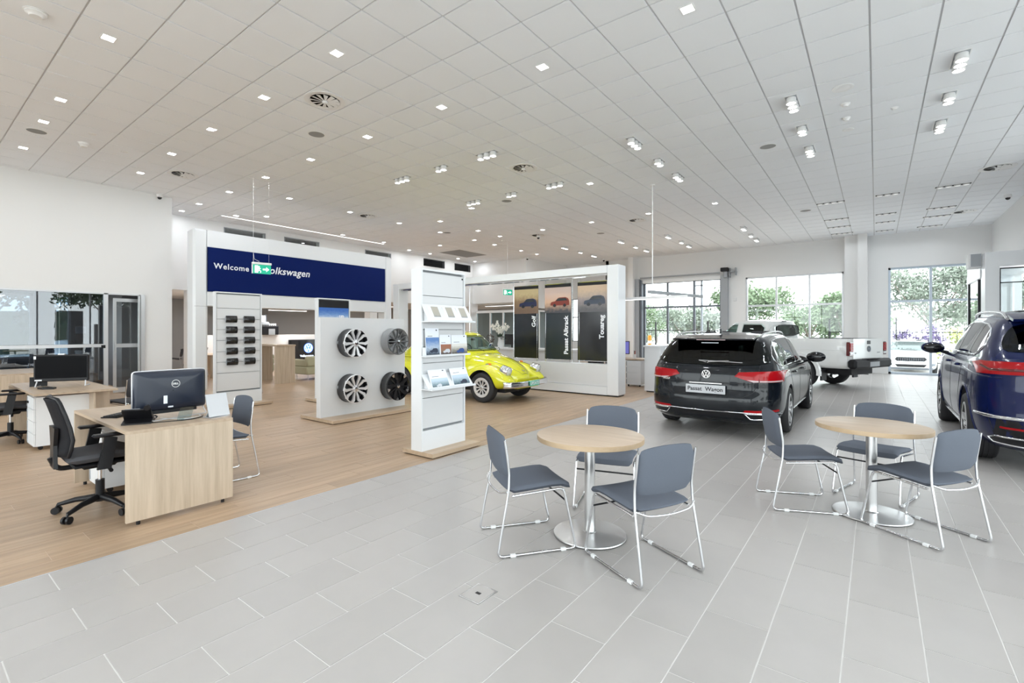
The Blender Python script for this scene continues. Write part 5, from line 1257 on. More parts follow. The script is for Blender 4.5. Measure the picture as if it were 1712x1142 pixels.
# ------------------------------------------------------------------ outside
mat('paving', (.60, .59, .57), .8, noise=.1, scale=3); mat('road_grey', (.30, .30, .30), .85)
b = MB(); b.box(-60, 60, 22.1, 70, -.5, -.35); struct('ground_outside', b, 'paving')
b = MB(); b.box(4.9, 60, -40, 22.1, -.5, -.35); b.box(-60, 4.9, -40, YN-.3, -.5, -.35); struct('ground_side', b, 'paving')
mat('foliage_grey', (.21, .25, .20), .8, vary=.12, noise=.4, scale=2.0); mat('foliage_green', (.16, .22, .13), .8, noise=.4, scale=2.0); mat('foliage_dark', (.05, .08, .035), .8, noise=.4, scale=2.0); mat('foliage_light', (.45, .5, .22), .8, noise=.3, scale=2.0); mat('bark', (.20, .17, .14), .9); mat('bloom_pink', (.45, .12, .22), .8); mat('bloom_purple', (.16, .13, .24), .8)
def tree(name, lb, x, y, H, W, m, n=1500, trunk=True, group='trees outside the windows', open_=False, ls=.16, sd=1):
    r = random.Random(sd); t = thing(name, lb, 'tree' if trunk else 'shrub', (x, y, -.35), 0, group)
    b = MB(); tips = []
    if trunk:
        b.tube([(0, 0, 0), (.1, 0, H*.25), (.0, .1, H*.45)], [.16, .12, .09], n=7)
        for k in range(9):
            a = 2*PI*k/9+r.uniform(-.3, .3); q = Vector((math.cos(a)*W*r.uniform(.2, .42), math.sin(a)*W*r.uniform(.2, .42), H*r.uniform(.6, .95)))
            b.tube([(0, .05, H*r.uniform(.25, .45)), (q.x*.5, q.y*.5, H*r.uniform(.45, .6)), q], [.07, .045, .015], n=5); tips.append(q)
        b.build('trunk', 'bark', t, smooth=60)
    else:
        for k in range(8): tips.append(Vector((r.uniform(-.4, .4)*W, r.uniform(-.3, .3)*W, H*r.uniform(.3, .75))))
    while len(tips) < 16: tips.append(Vector((r.uniform(-.42, .42)*W, r.uniform(-.42, .42)*W, H*r.uniform(.42 if trunk else .15, .9))))
    b = MB()
    for k in range(n):
        c0 = r.choice(tips); s = W*.16*(r.random()**.5); v = Vector((r.gauss(0, 1), r.gauss(0, 1), r.gauss(0, .6))).normalized()*s*1.2
        p = c0+v; u = Vector((r.gauss(0, 1), r.gauss(0, 1), r.gauss(0, 1))).normalized(); w2 = u.orthogonal().normalized(); l = ls*r.uniform(.6, 1.4)
        b.add([p, p+u*l*.5+w2*l*.3, p+u*l, p+u*l*.5-w2*l*.3], [(0, 1, 2, 3)])
    b.build('foliage', m, t, recalc=False)
TR = [('gum_tree', 'tall loose grey-green gum tree outside the right far window', 2.75, 42.5, 6.4, 6.2, 'foliage_grey', 3400, True),
      ('gum_tree', 'rounded tree left in the right far window behind the white car', -1.35, 37, 4.1, 3.6, 'foliage_green', 2600, True),
      ('gum_tree', 'tree at the right edge of the right far window', 7.4, 50, 6.4, 5.2, 'foliage_grey', 2600, True),
      ('gum_tree', 'round green tree right of centre in the middle far window', -7.1, 40, 5.2, 5.0, 'foliage_green', 3200, True),
      ('gum_tree', 'sparse small tree left in the middle far window', -10.4, 38, 3.6, 3.2, 'foliage_grey', 1500, True),
      ('gum_tree', 'low tree right in the middle far window beyond the ute', -4.65, 50, 3.7, 4.8, 'foliage_green', 2200, True),
      ('gum_tree', 'leftmost tree in the left far window', -18.6, 43, 3.5, 4.2, 'foliage_grey', 2400, True),
      ('gum_tree', 'wide dense tree in the centre of the left far window', -21.0, 58, 4.6, 6.6, 'foliage_green', 3200, True),
      ('gum_tree', 'tree right in the left far window, behind the fence', -14.8, 49, 4.2, 4.6, 'foliage_grey', 2200, True)]
for i, a in enumerate(TR): tree(a[0], a[1], a[2], a[3], a[4], a[5], a[6], int(a[7]*1.6), a[8], sd=i+3, ls=.24)
tree('flowering_shrub', 'pink flowering shrub behind the white car outside', .1, 33.0, 1.6, 1.5, 'bloom_pink', 700, False, sd=41)
tree('flowering_shrub', 'purple flowering shrub behind the white car outside', 1.9, 36.5, 2.6, 2.2, 'bloom_purple', 900, False, sd=42)
tree('leafy_shrub', 'yellow-green shrub right of the white car outside', 3.7, 33.5, 2.1, 1.6, 'foliage_light', 900, False, sd=43)
tree('leafy_shrub', 'yellow-green shrub left of centre outside the right window', 2.1, 32.6, 1.3, 1.0, 'foliage_light', 500, False, sd=44)
for i in range(5): tree('leafy_shrub', ['low hedge bush outside the left far window, leftmost', 'low hedge bush outside the left far window, second', 'low hedge bush outside the left far window, third', 'low hedge bush outside the left far window, fourth', 'low hedge bush beyond the middle far window'][i], -17.5+i*3.4, 35.2, 1.9, 2.3, 'foliage_grey', 1300, False, sd=50+i)
t = thing('garden_wall', 'low pale wall outside the left far window', 'wall', (-12, 33, -.35)); b = MB(); b.box(-7.5, 7.5, -.1, .1, 0, .95); b.build('wall_body', 'paving', t); b = MB(); b.box(-7.5, 7.5, -.14, .14, .95, 1.0); b.build('coping', 'wall_white', t)
# palisade fence
t = thing('metal_fence', 'black metal bar fence outside the left far window', 'fence', (-8.6, 27, -.35), 0)
for z in (.25, 1.85): b = MB(); b.box(-4, 4.5, -.015, .015, z, z+.04); b.build('rail', 'black', t)
pk = None
for k in range(34):
    o = None
    if pk is None: b = MB(); b.box(-.010, .010, -.010, .010, .05, 1.9); o = b.build('picket', 'black', t); pk = o.data
    else: o = bpy.data.objects.new('picket', pk); C.objects.link(o); o.parent = t
    o.location = (-3.95+k*.25, 0, 0)
for k in range(4): b = MB(); b.box(-4+k*2.8-.035, -4+k*2.8+.035, -.035, .035, 0, 2.35); b.build('post', 'black', t)
t = thing('metal_fence', 'black metal bar fence behind the white car outside', 'fence', (1.0, 31.8, -.35), 0)
for z in (.25, 1.75): b = MB(); b.box(-3, 4.0, -.015, .015, z, z+.04); b.build('rail', 'black', t)
for k in range(28): o = bpy.data.objects.new('picket', pk); C.objects.link(o); o.parent = t; o.location = (-2.95+k*.25, 0, 0)
for k in range(3): b = MB(); b.box(-3+k*2.8-.035, -3+k*2.8+.035, -.035, .035, 0, 2.5); b.build('post', 'black', t)
mat('hivis', (.8, .32, .02), .6)
t = thing('safety_bollard', 'orange bollard outside at the left edge of the left far window', 'bollard', (-9.1, 24.2, -.35)); b = MB(); b.lathe([(.09, 0), (.09, 1.55), (.07, 1.62), (0, 1.63)], n=14); b.build('post', 'hivis', t, smooth=40); b = MB(); b.lathe([(.094, 1.2), (.094, 1.35)], n=14); b.build('band', 'paper_white', t)
b = MB(); b.box(-54, -53.7, -30, 30, 0, 3.4); t = thing('boundary_hedge', 'dark green hedge far behind the glazed office', 'hedge', (0, 0, -.35)); b.build('hedge_body', 'foliage_dark', t)
t = thing('light_pole', 'thin grey light pole outside the right far window', 'lamp post', (-1.0, 34.5, -.35)); b = MB(); b.cyl((0, 0, 0), (0, 0, 4.6), .05, n=8); b.build('pole', 'plastic_grey', t); b = MB(); b.box(-.3, .9, -.1, .1, 4.6, 4.7); b.build('lamp_head', 'plastic_grey', t)
# trees and cars on the street side (mirrored in the office glass)
for i in range(4): tree('street_tree', 'tree across the street, mirrored in the office glass, %s from the front' % ORD[i], 24+(i % 2)*3, -7+i*9.5, 7.5, 6, 'foliage_dark', 2600, True, 'street trees', ls=.36, sd=80+i)

b = MB(); b.box(-60, -23.2, YN-.2, 40, -.5, -.35); struct('ground_left', b, 'paving')
for i in range(5): tree('gum_tree', 'dense tree seen through the glazed office, %s from the left' % ORD[i], -35-(i % 2)*9, -7+i*5.0, 6.0+(i % 2)*1.5, 6.5, 'foliage_dark', 3000, True, 'trees behind the glazed office', ls=.34, sd=90+i)
# ------------------------------------------------------------------ car toolkit
def lerp_tab(tab, x):
    if x <= tab[0][0]: return tab[0][1]
    for (a, p), (c, q) in zip(tab, tab[1:]):
        if x <= c:
            u = (x-a)/(c-a); u = u*u*(3-2*u)*.5+u*.5; return p+(q-p)*u
    return tab[-1][1]
def outline(yr, yf, w, n, m, N=72):
    "rounded plan outline, evenly spaced along its length, from the tail round the right side"
    yc, L = (yr+yf)/2, (yf-yr)/2; pts = []
    for i in range(720):
        a = -PI/2+2*PI*i/720; c, s = math.cos(a), math.sin(a)
        pts.append((w*math.copysign(abs(c)**(2/n), c), yc+L*math.copysign(abs(s)**(2/m), s)))
    d = [0]
    for i in range(720): d.append(d[-1]+math.hypot(pts[(i+1) % 720][0]-pts[i][0], pts[(i+1) % 720][1]-pts[i][1]))
    res = []; k = 0
    for j in range(N):
        t = d[-1]*j/N
        while d[k+1] < t: k += 1
        u = (t-d[k])/max(1e-9, d[k+1]-d[k]); p, q = pts[k], pts[(k+1) % 720]; res.append((p[0]+(q[0]-p[0])*u, p[1]+(q[1]-p[1])*u))
    return res
def catmull(keys, sub):
    out = []; n = len(keys)
    for i in range(n-1):
        p0, p1, p2, p3 = keys[max(i-1, 0)], keys[i], keys[i+1], keys[min(i+2, n-1)]
        for s in range(sub):
            t = s/sub; out.append(tuple(.5*((2*b)+(-a+c)*t+(2*a-5*b+4*c-d)*t*t+(-a+3*b-3*c+d)*t**3) for a, b, c, d in zip(p0, p1, p2, p3)))
    out.append(tuple(keys[-1])); return out
def ring_solid(keys, zf, n, m, ztop, sub=3, N=72):
    "keys (v, yr, yf, w); zf(v, x, y) height of a side point; ztop(r, x, y) height of the lid"
    rows = []
    for v, yr, yf, w in catmull(keys, sub):
        rows.append([(x, y, zf(v, x, y)) for x, y in outline(yr, yf, w, n, m, N)])
    v, yr, yf, w = keys[-1]; o = outline(yr, yf, w, n, m, N); yc = (yr+yf)/2
    for r in (.985, .95, .88, .78, .62, .42, .2):
        rows.append([(x*r, yc+(y-yc)*r, ztop(r, x*r, yc+(y-yc)*r)) for x, y in o])
    b = MB(); b.grid(rows, close_u=True); n0 = len(b.v); b.v.append((0, yc, ztop(0, 0, yc))); k = (len(rows)-1)*N
    for j in range(N): b.f.append([k+j, k+(j+1) % N, n0]); b.mi.append(0)
    b.f.append(list(range(N))[::-1]); b.mi.append(0)
    return b
def temp(mb, m): o = mb.build('tmp', m); return o
def boolean(o, cut, op='DIFFERENCE', solver='EXACT'):
    md = o.modifiers.new('b', 'BOOLEAN'); md.object = cut; md.operation = op; md.solver = solver
    try: md.material_mode = 'TRANSFER'
    except Exception: pass
    dg = bpy.context.evaluated_depsgraph_get(); me = bpy.data.meshes.new_from_object(o.evaluated_get(dg))
    if len(me.polygons) < 10: print('BOOLEAN FAILED', o.name); bpy.data.meshes.remove(me); o.modifiers.clear(); bpy.data.objects.remove(cut); return o
    o.modifiers.clear(); old = o.data; o.data = me; bpy.data.meshes.remove(old); bpy.data.objects.remove(cut); return o
def bvh_of(o):
    bm = bmesh.new(); bm.from_mesh(o.data); t = BVHTree.FromBMesh(bm); bm.free(); return t
AX = {'R': (lambda a, z: (3, a, z), (-1, 0, 0)), 'L': (lambda a, z: (-3, a, z), (1, 0, 0)), 'B': (lambda a, z: (a, -5, z), (0, 1, 0)), 'F': (lambda a, z: (a, 5, z), (0, -1, 0)), 'T': (lambda a, y: (a, y, 4), (0, 0, -1))}
def hit(bv, ax, a, z, off=0.0):
    f, d = AX[ax]; o = Vector(f(a, z)); d = Vector(d)
    p, n, i, q = bv.ray_cast(o, d, 8)
    if p is None:
        p, n, i, q = bv.find_nearest(o+d*(3 if ax in 'RL' else (5 if ax in 'BF' else 3)))
        n = -d
    if n.dot(d) > 0: n = -n
    return p+n*off, n
def chaikin(poly, k=1):
    for _ in range(k): poly = [q for i in range(len(poly)) for q in ((poly[i][0]*.75+poly[(i+1) % len(poly)][0]*.25, poly[i][1]*.75+poly[(i+1) % len(poly)][1]*.25), (poly[i][0]*.25+poly[(i+1) % len(poly)][0]*.75, poly[i][1]*.25+poly[(i+1) % len(poly)][1]*.75))]
    return poly
def decal(bv, ax, poly, off, th, name, m, parent, step=.06, rnd=0, smooth=40):
    "a panel of the given outline wrapped on the body"
    if rnd: poly = chaikin(poly, rnd)
    bm = bmesh.new(); vs = [bm.verts.new((p[0], p[1], 0)) for p in poly]; bm.faces.new(vs)
    for k in (0, 1):
        lo = min(p[k] for p in poly); hi = max(p[k] for p in poly); n = int((hi-lo)/step)
        for i in range(1, n+1):
            co = [0, 0, 0]; co[k] = lo+(hi-lo)*i/(n+1); no = [0, 0, 0]; no[k] = 1
            bmesh.ops.bisect_plane(bm, geom=bm.verts[:]+bm.edges[:]+bm.faces[:], plane_co=co, plane_no=no, dist=1e-5)
    bmesh.ops.triangulate(bm, faces=[f for f in bm.faces if len(f.verts) > 4])
    top = {}; 
    for v in bm.verts:
        p, n = hit(bv, ax, v.co.x, v.co.y); top[v.index] = None; v.tag = False
        v.co = p+n*off
    bm.normal_update()
    me = bpy.data.meshes.new(name); bm.to_mesh(me); bm.free()
    # orient outward, then thicken inward
    d = Vector(AX[ax][1]); me.materials.append(MATS[m] if isinstance(m, str) else m)
    bm = bmesh.new(); bm.from_mesh(me); s = sum((f.normal.dot(d)*f.calc_area() for f in bm.faces))
    if s > 0: bmesh.ops.reverse_faces(bm, faces=bm.faces)
    if th:
        g = bmesh.ops.solidify(bm, geom=bm.faces[:], thickness=th)
    for f in bm.faces: f.smooth = True
    for e in bm.edges:
        if len(e.link_faces) == 2: e.smooth = e.calc_face_angle(0) < math.radians(smooth)
    bm.to_mesh(me); bm.free()
    o = bpy.data.objects.new(name, me); C.objects.link(o); o.parent = parent; return o
def strip(bv, ax, pts, r, name, m, parent, closed=False, off=0.0, step=.05, n=6):
    "a bead or a joint line running over the body"
    out = []; q = pts+[pts[0]] if closed else pts
    for a, c in zip(q, q[1:]):
        k = max(1, int(math.hypot(c[0]-a[0], c[1]-a[1])/step))
        for i in range(k): out.append((a[0]+(c[0]-a[0])*i/k, a[1]+(c[1]-a[1])*i/k))
    if not closed: out.append(q[-1])
    P = [hit(bv, ax, a, c, off)[0] for a, c in out]; P = [p for i, p in enumerate(P) if i == 0 or (p-P[i-1]).length > 1e-4]
    b = MB(); b.tube(P, r, n=n, closed=closed); return b.build(name, m, parent, smooth=60)
def clip(poly, a, c):
    "keep the part of poly with first coordinate between a and c"
    for lim, sg in ((a, 1), (c, -1)):
        out = []
        for i in range(len(poly)):
            p, q = poly[i], poly[(i+1) % len(poly)]; dp, dq = sg*(p[0]-lim), sg*(q[0]-lim)
            if dp >= 0: out.append(p)
            if dp*dq < 0: u = dp/(dp-dq); out.append((p[0]+(q[0]-p[0])*u, p[1]+(q[1]-p[1])*u))
        poly = out
    return poly
def inset(poly, d):
    cx_ = sum(p[0] for p in poly)/len(poly); cz_ = sum(p[1] for p in poly)/len(poly); sx = max(abs(p[0]-cx_) for p in poly); sz = max(abs(p[1]-cz_) for p in poly)
    return [(cx_+(p[0]-cx_)*(1-d/sx), cz_+(p[1]-cz_)*(1-d/sz)) for p in poly]
def cut_prism(o, poly, a0, a1, axis, m='black_matt'):
    b = MB(); b.prism(poly, a0, a1, axis); return boolean(o, temp(b, m))
def wheel(car, x, y, R, W, side, style, rimr, ms='steel', mb='rim_black'):
    t = bpy.data.objects.new('wheel', None); C.objects.link(t); t.parent = car; t.location = (x, y, R)
    X = lambda a: -side*a
    b = MB(); q = R-rimr
    prof = [(rimr*.99, X(.012)), (rimr+q*.35, X(-.004)), (rimr+q*.75, X(.0)), (R*.975, X(.018)), (R, X(.04))]
    for k in range(4):
        a = .05+k*(W-.1)/4; prof += [(R, X(a)), (R, X(a+(W-.1)/4-.01)), (R-.007, X(a+(W-.1)/4-.008)), (R-.007, X(a+(W-.1)/4-.002))]
    prof += [(R, X(W-.04)), (R*.975, X(W-.018)), (rimr+q*.6, X(W)), (rimr*.99, X(W-.012))]
    b.lathe(prof, axis='x', n=56, close=True); b.build('tyre', 'rubber', t, smooth=40)
    rim_parts(t, rimr, W*.9, style, X(.006), side, mb, ms, face_in=.015)
    b = MB(); b.cyl((X(.09), 0, 0), (X(.10), 0, 0), rimr*.62, n=28); b.build('brake_disc', 'steel', t)
    return t
def mirror_part(car, side, x, y, z, m, s=1.0):
    b = MB(); b.sphere((side*(x+.13*s), y, z+.02), .1*s, 16, 10, (1.25, .55, .78)); o = b.build('door_mirror', m, car, smooth=60)
    b = MB(); b.sphere((side*(x+.13*s), y-.032*s, z+.02), .088*s, 16, 8, (1.2, .35, .72)); b.build('mirror_glass', 'black_gloss', o, smooth=60)
    b = MB(); b.tube([(side*(x-.03), y+.02, z-.06), (side*(x+.06), y, z-.03)], [.03, .022], n=8); b.build('mirror_arm', 'black', o, smooth=60)
    b = MB(); b.tube([(side*(x+.03*s), y+.03, z-.005), (side*(x+.24*s), y+.02, z-.005)], .006, n=6); b.build('indicator', 'light_clear', o)
def seats(car, rows, z, m='black_matt', w=.42, xs=(-.36, .36), h=.62):
    for y in rows:
        for x in xs:
            b = MB(); b.rbox(x-w/2, x+w/2, y-.06, y+.08, z-.05, z+h*.42, .05); b.rbox(x-w*.26, x+w*.26, y-.04, y+.05, z+h*.46, z+h*.80, .04); b.cyl((x-.05, y, z+h*.4), (x-.05, y, z+h*.5), .008, n=6); b.cyl((x+.05, y, z+h*.4), (x+.05, y, z+h*.5), .008, n=6); b.build('seat', m, car, smooth=40)
mat('light_clear', (.75, .78, .8), .08, spec=.8, coat=.6); mat('light_red', (.34, .003, .006), .18, spec=.2, coat=.25); mat('light_red_dark', (.10, .002, .004), .1, coat=1.0); mat('light_soft', (.5, .42, .43), .25); mat('light_orange', (.7, .2, .02), .15, coat=.6)
glass('tint', (.20, .23, .22), 1.1); glass('tint_light', (.42, .48, .47), 1.3); glass('tint_clear', (.78, .86, .84), 1.0)
mat('bumper_black', (.010, .010, .012), .55, spec=.25); mat('plate_grey', (.52, .53, .55), .45); mat('plate_ink', (.01, .01, .012), .5)
def finish_shell(o, parent, name='body', ang=32):
    fin(o.data, ang, True, weld=False); o.name = name; o.data.name = name; o.parent = parent
    return o

def sedan_shell(spec, paint, car):
    "lower body + cabin in one solid; returns (object, bvh before openings are cut)"
    zb, zr, z0 = spec['belt'], spec['roof'], spec['z0']
    def zl(v, x, y): return z0+v*(lerp_tab(zb, y)-z0)+spec.get('rise', 0)*(1-v)*max(0, abs(y)-1.9)
    w = spec['low'][-1][3]; hc = spec['hood']
    low = ring_solid(spec['low'], zl, *spec['exp_low'], lambda r, x, y: lerp_tab(zb, y)+hc*(1-r**3), sub=3, N=96)
    def zc(v, x, y): a = lerp_tab(zb, y)-.06; return a+v*(lerp_tab(zr, y)-a)
    cr = spec['crown']
    cab = ring_solid(spec['cab'], zc, *spec['exp_cab'], lambda r, x, y: lerp_tab(zr, y)+cr*(1-r**2.4), sub=3, N=80)
    o = temp(low, paint); c = temp(cab, paint); boolean(o, c, 'UNION'); bv = bvh_of(o)
    return o, bv
def arches(o, ys, R, x0, x1, zc=None):
    for y in ys:
        for s in (-1, 1):
            b = MB(); b.cyl((s*x0, y, zc or R), (s*x1, y, zc or R), R+.045, n=40); boolean(o, temp(b, 'black_matt'))
    return o
def side_windows(o, bv, dlo, pillars, car, glassm, xin=2.0, insetd=.03, trim='chrome', trim_r=.008, strips='black'):
    parts = []; y0 = min(p[0] for p in dlo); y1 = max(p[0] for p in dlo); edges = [y0]+[e for p in pillars for e in p]+[y1]
    for a, c in zip(edges[0::2], edges[1::2]): parts.append(clip(dlo, a, c))
    for p in parts: o = cut_prism(o, inset(p, insetd), -xin, xin, 'x')
    for ax in 'RL':
        for p in parts: decal(bv, ax, p, .004, .004, 'side_window', glassm, car)
        for a, c in pillars: decal(bv, ax, clip(dlo, a-.012, c+.012), .0055, .006, 'door_pillar', strips, car)
        if trim: strip(bv, ax, dlo, trim_r, 'window_trim', trim, car, closed=True, off=.003)
    return o

# ------------------------------------------------------------------ black station wagon (seen from behind)
mat('paint_black', (.005, .007, .010), .2, metal=.0, coat=.38, spec=.2)
mat('trim_silver', (.62, .62, .63), .25, .8)
car = thing('station_wagon', 'glossy black station wagon seen from behind, with a model name plate', 'car', (-1.91, 9.69, 0), 0, 'show cars')
spec = dict(z0=.20, belt=[(-2.5, .985), (-1.6, .985), (-.6, .965), (.4, .945), (1.1, .93), (1.6, .87), (2.05, .78), (2.35, .68)],
    roof=[(-2.15, 1.375), (-1.8, 1.40), (-1.0, 1.438), (-.3, 1.448), (.2, 1.43), (.5, 1.36)],
    low=[(0, -2.28, 2.12, .80), (.08, -2.40, 2.22, .865), (.22, -2.455, 2.28, .90), (.40, -2.47, 2.29, .912), (.52, -2.455, 2.28, .914), (.62, -2.43, 2.26, .916), (.78, -2.425, 2.23, .912), (.92, -2.41, 2.18, .90), (1, -2.385, 2.12, .872)],
    cab=[(0, -2.37, 1.22, .868), (.25, -2.29, .97, .835), (.5, -2.185, .75, .79), (.75, -2.08, .53, .73), (.92, -2.0, .38, .67), (1, -1.94, .28, .61)],
    exp_low=(5.0, 9), exp_cab=(5.5, 12), hood=.045, crown=.03)
o, bv = sedan_shell(spec, 'paint_black', car)
arches(o, (-1.395, 1.395), .334, .66, 1.2)
DLO = [(-1.72, .99), (-1.93, 1.02), (-2.03, 1.09), (-2.0, 1.16), (-1.85, 1.27), (-1.6, 1.345), (-1.2, 1.375), (-.7, 1.388), (-.2, 1.385), (.12, 1.355), (.42, 1.25), (.72, 1.10), (.93, .99)]
o = side_windows(o, bv, DLO, [(-1.33, -1.24), (-.30, -.20)], car, 'tint', trim='chrome', trim_r=.009)
RG = [(-.74, 1.035), (-.77, 1.10), (-.70, 1.25), (-.61, 1.35), (-.3, 1.375), (.3, 1.375), (.61, 1.35), (.70, 1.25), (.77, 1.10), (.74, 1.035), (.4, 1.01), (-.4, 1.01)]
o = cut_prism(o, inset(RG, .08), -3.0, -.5, 'y'); o = cut_prism(o, [(-.62, 1.02), (-.52, 1.34), (.52, 1.34), (.62, 1.02)], -.7, 3, 'y')
finish_shell(o, car)
decal(bv, 'B', RG, .006, .006, 'rear_window', 'tint', car, rnd=1)
decal(bv, 'F', [(-.76, .97), (-.60, 1.38), (.60, 1.38), (.76, .97)], .004, .004, 'windscreen', 'tint_light', car)
# spoiler
b = MB(); b.prism([(-2.16, 1.385), (-1.85, 1.43), (-1.6, 1.445), (-1.6, 1.41), (-1.9, 1.395), (-2.15, 1.365)], -.56, .56, 'x'); b.build('roof_spoiler', 'paint_black', car, smooth=30)
b = MB(); b.box(-.2, .2, -2.188, -2.175, 1.362, 1.374); b.build('brake_light', 'light_red_dark', car)
for ax, s in (('B', -1), ('B', 1)):
    out = [(s*.40, .885), (s*.47, .935), (s*.66, .945), (s*.66, .80), (s*.52, .825)]
    decal(bv, 'B', [(s*.37, .868), (s*.42, .925), (s*.655, .94), (s*.655, .80), (s*.60, .795), (s*.50, .825)], .010, .012, 'tail_light', 'light_red', car, step=.04)
    decal(bv, 'B', [(s*.665, .94), (s*.86, .945), (s*.895, .93), (s*.89, .795), (s*.665, .80)], .010, .012, 'tail_light', 'light_red', car, step=.035)
    decal(bv, 'B', [(s*.52, .828), (s*.655, .818), (s*.655, .803), (s*.60, .797)], .013, .004, 'reversing_light', 'light_soft', car, step=.04)
    decal(bv, 'B', [(s*.665, .818), (s*.88, .818), (s*.885, .800), (s*.665, .803)], .013, .004, 'reversing_light', 'light_soft', car, step=.035)
    decal(bv, 'R' if s > 0 else 'L', [(-2.36, .80), (-2.36, .94), (-2.22, .935), (-2.12, .90), (-2.16, .83), (-2.25, .80)], .008, .01, 'tail_light', 'light_red', car, step=.04)
    decal(bv, 'B', [(s*.48, .385), (s*.50, .415), (s*.86, .425), (s*.86, .395), (s*.7, .388)], .006, .008, 'reflector', 'light_red', car, step=.04)
    ex = [(s*.50, .370), (s*.56, .300), (s*.60, .295), (s*.84, .305), (s*.87, .355), (s*.85, .372)]
    decal(bv, 'B', ex, .008, .006, 'exhaust_recess', 'black', car, step=.05); strip(bv, 'B', ex, .009, 'exhaust_trim', 'chrome', car, closed=True, off=.010)
strip(bv, 'B', [(-.88, .378), (-.47, .382), (0, .372), (.47, .382), (.88, .378)], .007, 'chrome_strip', 'chrome', car, off=.004)
decal(bv, 'B', [(-.46, .25), (-.5, .365), (.5, .365), (.46, .25)], .003, .004, 'diffuser', 'black', car)
# tailgate joints
for pts in ([(-.66, 1.02), (-.655, .79), (-.60, .66), (-.46, .575), (0, .56), (.46, .575), (.60, .66), (.655, .79), (.66, 1.02)], [(-.90, .555), (-.70, .56)], [(.70, .56), (.90, .555)], [(-.62, .775), (0, .765), (.62, .775)]):
    strip(bv, 'B', pts, .0035, 'panel_joint', 'black_matt', car, off=-.001)
decal(bv, 'B', [(-.42, .60), (-.50, .745), (.50, .745), (.42, .60)], .001, .002, 'plate_recess', 'paint_black', car)
b = MB(); b.box(-.22, .22, -2.478, -2.468, .755, .767); b.build('plate_lamp_bar', 'chrome', car)
t_ = MB(); t_.rbox(-.265, .265, -2.492, -2.474, .615, .735, .006); t_.build('number_plate', 'plate_grey', car)
text('Passat  Wagon', .098, frame_M((-.235, -2.4935, .652), (1, 0, 0), (0, 0, 1)), 'plate_ink', car, bold=.002, depth=.0005, name='plate_lettering', fit=.47)
p, n = hit(bv, 'B', 0, .885); vw_logo(frame_M((0, p.y-.010, .885), (1, 0, 0), (0, 0, 1)), .058, 'chrome', car, d=.01)
text('PASSAT', .036, frame_M((-.62, hit(bv, 'B', -.58, .80)[0].y-.012, .782), (1, 0, 0), (0, 0, 1)), 'chrome', car, bold=.0008, spacing=1.1)
b = MB(); b.tube([(0, -2.345, 1.045), (.02, -2.36, 1.06), (-.42+.7, -2.335, 1.075)], [.012, .010, .006], n=6); b.tube([(-.02, -2.35, 1.05), (-.12, -2.352, 1.075), (.45, -2.32, 1.055)], .006, n=6); b.build('rear_wiper', 'trim_silver', car)
b = MB()
for k in range(12): b.box(-.13+k*.02, -.118+k*.02, -2.176, -2.166, 1.318, 1.330)
b.build('window_lettering', 'paper_white', car)
for s in (-1, 1):
    P = [(s*.60, -1.85, 1.41), (s*.605, -1.70, 1.452), (s*.615, -1.2, 1.478), (s*.62, -.5, 1.488), (s*.61, .0, 1.472), (s*.60, .18, 1.44)]
    b = MB(); b.tube(P, .014, n=8, bend=.12)
    b.build('roof_rail', 'trim_silver', car, smooth=60)
    mirror_part(car, s, .90, .70, 1.01, 'paint_black', 1.2)
    ax = 'R' if s > 0 else 'L'
    for pts in ([(-1.30, .98), (-1.24, .80), (-1.05, .60), (-.98, .36)], [(-.25, .98), (-.24, .32)], [(.96, .97), (.94, .5), (.86, .32)], [(-.98, .33), (.9, .31)]): strip(bv, ax, pts, .0035, 'panel_joint', 'black_matt', car, off=-.001)
    strip(bv, ax, [(-1.0, .29), (1.0, .27)], .010, 'sill_trim', 'chrome', car, off=.004)
    strip(bv, ax, [(-2.2, .83), (-1.2, .86), (.3, .85), (1.9, .78)], .006, 'shoulder_crease', 'paint_black', car, off=-.002)
    for y in (-.95, .02): b = MB(); P, n = hit(bv, ax, y, .87); b.tube([(P.x-s*.0, y-.09, .875), (P.x+s*.035, y-.07, .875), (P.x+s*.035, y+.07, .875), (P.x, y+.09, .875)], .012, n=8, bend=.03); b.build('door_handle', 'paint_black', car, smooth=60)
    for y in (-1.395, 1.395): wheel(car, s*.915, y, .334, .22, s, 'five', .235, 'rim_polish')
b = MB(); b.prism([(-1.62, 1.455), (-1.50, 1.455), (-1.60, 1.53), (-1.62, 1.53)], -.012, .012, 'x'); b.build('roof_antenna', 'black', car)
seats(car, (-.75, .35), 1.0, 'black_matt'); 
b = MB(); b.box(-.78, .78, -1.9, 1.0, .955, .965); b.build('cabin_floor', 'black_matt', car)
b = MB(); b.tube([(-.36+.17*math.cos(a), .78, 1.05+.17*math.sin(a)) for a in [2*PI*k/20 for k in range(20)]], .012, n=6, closed=True); b.build('steering_wheel', 'black', car)

